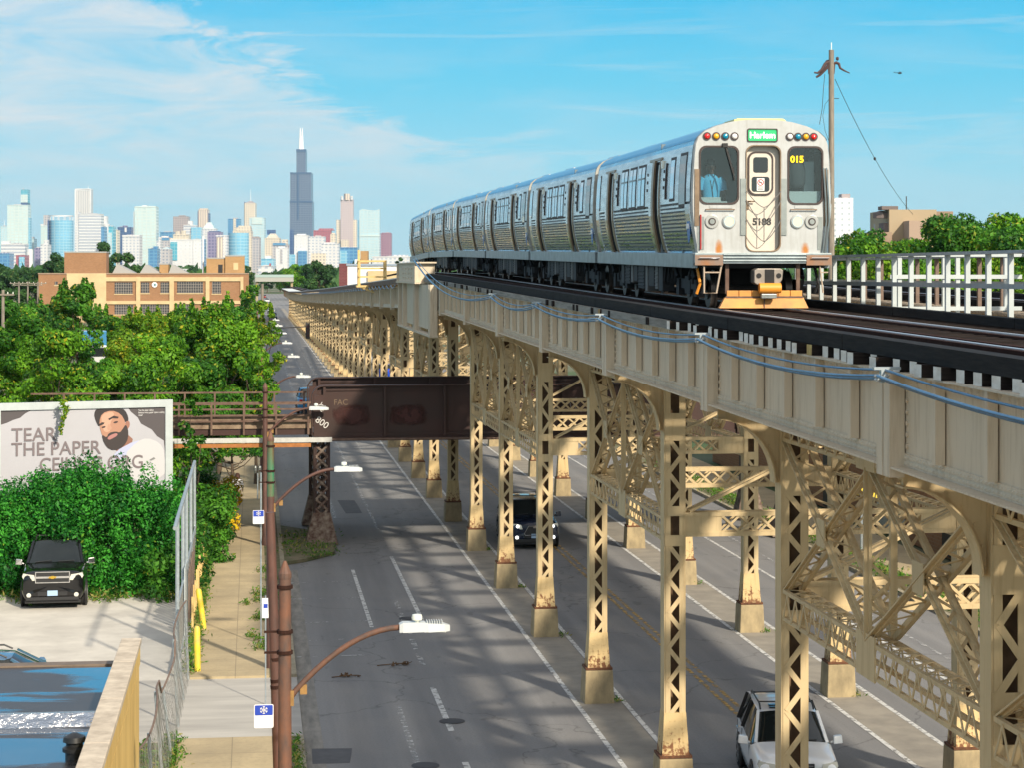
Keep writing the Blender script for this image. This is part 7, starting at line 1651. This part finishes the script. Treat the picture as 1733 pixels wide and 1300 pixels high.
q = T('pinkish white sliver tower right of the big pale slab', 265, 271, 407, 't_white', 6000); q.box(268,271.5,400,None,None,3,20,'step')
q = T('dark blue flat topped block with a lower white front', 271.3, 292, 392, 't_blue', 6700); q.roofkit(280,290,392,1.5)
q = T('grey white block with blue attic in front of the dark blue block', 271.8, 286, 401, 't_grey', 6100); q.box(273,283.5,398.5,401,'t_whitepure',3,24,'roof_block'); q.box(271.7,286.1,402,406,'t_blue',-1.5,1.5,'attic_band')
q = T('small violet grey block with a pointed roof above the skylights', 272.5, 287, 421, 't_grey', 5200); q.pyr(273,287,421,416.5,'t_paleg')
q = T('white office block with turquoise window wall', 287.5, 326, 404.5, 't_whitepure', 5600); q.box(288.5,300,409,440,'t_teal',-2,2,'window_wall'); q.box(288,318,402.5,404.5,'t_cream',4,30,'roof_block')
q = T('ornate beige block with rounded gables', 293, 319, 396, 't_cream', 6300); q.cyl(296,304,391,name='gable',ybot=397,n=12); q.cyl(305,314,389.5,name='gable',ybot=397,n=12)
q = T('brown violet flat topped tower left of the stepped glass block', 293, 318.5, 365.5, 't_brown', 7400); q.box(302,313,363.5,365.5,'t_brown',6,20,'plant_room')
q = T('stepped white and blue glass block with a white cube on top', 310.5, 331, 380, 't_stripe', 6900); q.box(317.5,325,373,380,'t_whitepure',6,20,'white_cube'); q.box(324,341,384,None,'t_aqua',-6,30,'glass_wing')
q = T('cream vertically ribbed tower with notched corners', 335.5, 352, 354, 't_creamv', 7700); q.box(337,350.5,351.8,354,None,5,30,'crown'); q.box(334,335.6,357,None,'t_purple',6,30,'side_bay'); q.box(352,354,360,None,'t_navy',6,30,'side_bay')
q = T('pale grey pyramid topped block below the ribbed tower', 342, 365, 386, 't_white', 7000); q.pyr(343,363,386,375.5,'t_paleg',.35)
q = T('plain white slab right of the turquoise window block', 327, 341, 404, 't_whitepure', 5400); q.box(341,346,404,None,'t_blue',2,30,'blue_flank')
q = T('violet gridded office tower right of the plain white slab', 351, 374, 391.5, 't_purple', 5900); q.box(353,371,390.2,391.5,'t_navy',4,30,'attic')
q = T('white ribbed slab in front of the violet gridded tower', 366, 377, 401, 't_creamv', 5500); q.box(364.5,384,397,399.5,'t_white',6,24,'roof_block'); q.box(377,384,399,None,'t_white',6,30,'wing')
q = T('dark blue glass tower behind the curved blue glass block', 385.5, 405.5, 369.5, 't_blue', 7400); q.box(395,399.5,369.5,None,'t_cream',-2,2,'pale_pier')
q = T('cream stepped block between the curved blue block and the pale tower', 394, 425, 390, 't_cream', 6700); q.box(399,424,384,390,None,3,40,'step'); q.box(403,423,381,384,None,6,34,'step')
q = T('brown cream gridded tower with a low pyramid roof and thin mast', 414, 432, 343, 't_cream', 8000); q.pyr(414.5,431.5,343,339.5,'t_brown',.3); q.mast(423,340,318,1.0); q.box(412.8,414.1,341,None,'t_navy',5,35,'side_bay')
q = T('convex blue glass block in front of the cream stepped block', 384.5, 419, 394, 't_aqua', 5800, plain=False); q.cyl(384.5,419,393.5)
q = T('tall pale green gridded tower left of the black stepped tower', 422, 447.5, 368, 't_pale', 7200); q.box(426,444,367,379,'t_paleg',-2,2,'attic_frame')
q = T('grey ribbed slab in front of the pale green gridded tower', 426.5, 438.5, 401, 't_grey', 6000); q.box(425.5,439,399.6,402,'t_brown',-1.5,3,'cap')
q = T('beige domed block with a dark blue cap behind it', 448, 473, 402, 't_cream', 7000); q.pyr(451,471,402,394.5,'t_cream',.45); q.box(450,464,388,396,'t_navy',30,20,'dark_cap')
q = T('grey beige low block with a blue attic left of the black stepped tower', 461, 487, 413, 't_grey', 6400); q.box(462,483.5,410.5,414.5,'t_blue',-2,2,'blue_attic'); q.box(476,486,404.5,413,'t_cream',8,20,'rear_block')
q = T('white twin slab block with a grey slot at mid skyline', 467, 486.5, 418.5, 't_whitepure', 5400); q.box(474.5,478,421,445,'t_grey',-1.5,1.5,'grey_slot'); q.box(471,481,416.5,418.5,None,4,20,'roof_block')
q = T('low blue grey block above the far overpass', 442, 463, 437, 't_aqua', 4600); q.box(448,458,432,437,'t_whitepure',3,16,'white_cube')
q = T('low white building with a red sign near the far overpass', 437, 462, 449, 't_white', 3200); q.box(456,459,445,449,'t_red',-2,1,'red_sign')
# the tall black stepped tower
q = T('tallest black stepped tower with a white twin antenna', 490.5, 528, 362, 't_willis', 7300, depth=68, plain=False)
q.box(490.5,528.6,340,None,None,0,68,'lower_tubes'); q.box(491,527,292,340,None,1,66,'upper_tubes'); q.box(501,517,252,292,None,12,44,'top_tubes')
for y0, y1, a, c, d0 in ((339,342.5,490.2,528.9,-1.5),(291,293.5,490.8,527.2,-.5),(251.5,256,500.7,517.3,10.5)): q.box(a,c,y0,y1,'t_willisband',d0,2,'dark_band')
q.box(502.5,505.5,292,371,'t_willisband',-1.2,1.1,'recess_line'); q.box(490.3,497,388,None,'t_navy',-1.5,1.5,'base_flank')
b = MB()
for dx in (506.6, 510): b.tube([(q.X(dx),30,q.Z(252)),(q.X(dx),30,q.Z(236)),(q.X(dx),30,q.Z(222)),(q.X(dx),30,q.Z(214.5))],[5.2,4.0,2.2,.7],8)
b.build('antenna', M['signwhite'], q.t)
q = T('white block with a low blue glass front below the black stepped tower', 498, 521, 397, 't_whitepure', 5900); q.box(502,517,395,397,None,4,20,'roof_block'); q.box(488,500,430,None,'t_aqua',-8,8,'glass_front'); q.box(505,520,424,None,'t_blue',-9,9,'glass_front')
q = T('white ribbed block right of the blue glass front', 522, 549, 399.5, 't_white', 5700); q.box(521,523.5,400,None,'t_grey',4,30,'grey_flank')
q = T('burgundy broad block with sloped roof behind the white blocks', 530.5, 560, 389, 't_red', 6900); q.pyr(538,565,389,385.8,'t_red',.8)
q = T('small cream tower right of the burgundy block', 559, 568, 395.5, 't_cream', 6600); q.box(561,566.5,393.5,395.5,None,4,20,'crown')
q = T('white low gridded block above the dark street tree', 544, 573, 411.5, 't_white', 5300); q.box(548,566,409.5,411.5,None,4,22,'roof_block'); q.box(527,552,428,None,'t_cream',-10,10,'low_wing')
q = T('pinkish tower with an ornate crown of turrets', 576, 597.5, 341, 't_311', 7300, plain=False); q.box(576,597.5,336,None,None,6,44,'shaft'); q.box(568.5,603,371,None,'t_cream',12,40,'shoulder')
q.cyl(581.5,592,327,'t_creamv','crown_drum',338,16)
for a in (576.2, 592.8): q.cyl(a,a+4.4,331,'t_white','turret',338,8)
q.box(577.5,590.5,405,None,'t_cream',-3,3,'low_front')
q = T('bright blue low block under the ornate pinkish tower', 574, 604.5, 418, 't_blue', 5600); q.box(574,588,424,None,'t_aqua',-8,8,'glass_front')
q = T('pale blue glass tower with a notched slanting roof', 608, 642.5, 357, 't_pale', 6800, plain=False)
b = MB(); b.prism([(0,0),(q.w,0),(q.w,q.Z(353)),(q.w*.80,q.Z(355.5)),(q.w*.55,q.Z(355)),(q.w*.18,q.Z(352.5)),(0,q.Z(355.5))], 40, lambda u,v,w_: (u,w_,v)); b.build('shaft', M['t_pale'], q.t); q.box(605.8,608,372,None,'t_aqua',4,30,'side_bay'); q.box(608,642.6,397,399.5,'t_paleg',-1.5,1.5,'pale_band')
q = T('plum coloured slab at the right end of the skyline', 644.5, 662.5, 394, 't_plum', 6900); q.box(646,661,393,394,None,3,38,'crown')
q = T('long low white office block at the right end of the skyline', 630, 694, 433, 't_white', 4800); q.box(664,690,430.5,433,None,4,26,'roof_block'); q.box(600,628,438,None,'t_whitepure',6,30,'low_wing')
# helicopter, a speck in the sky
p = WD(1523, 1500, 123); t = thing('helicopter', 'tiny dark helicopter high in the sky at right', 'helicopter', p, (0,0,R(60)))
b = MB(); b.lathe([(.1,-1.6),(.6,-1.1),(.75,0),(.5,1.0),(.12,1.6)], (0,0,0), 10); o = b.build('fuselage', M['black'], t, smooth=60); o.rotation_euler = (R(90),0,0)
b = MB(); b.tube([(0,1.2,.2),(0,4.2,.45)],[.28,.1],8); b.box(-.04,.04,3.9,4.4,.2,1.2); b.build('tail_boom', M['black'], t)
b = MB(); b.box(-3.6,3.6,-.10,.10,1.0,1.05); b.box(-.10,.10,-3.6,3.6,1.0,1.05); b.tube([(0,0,.5),(0,0,1.0)],.08,6); b.build('rotor', M['black'], t)
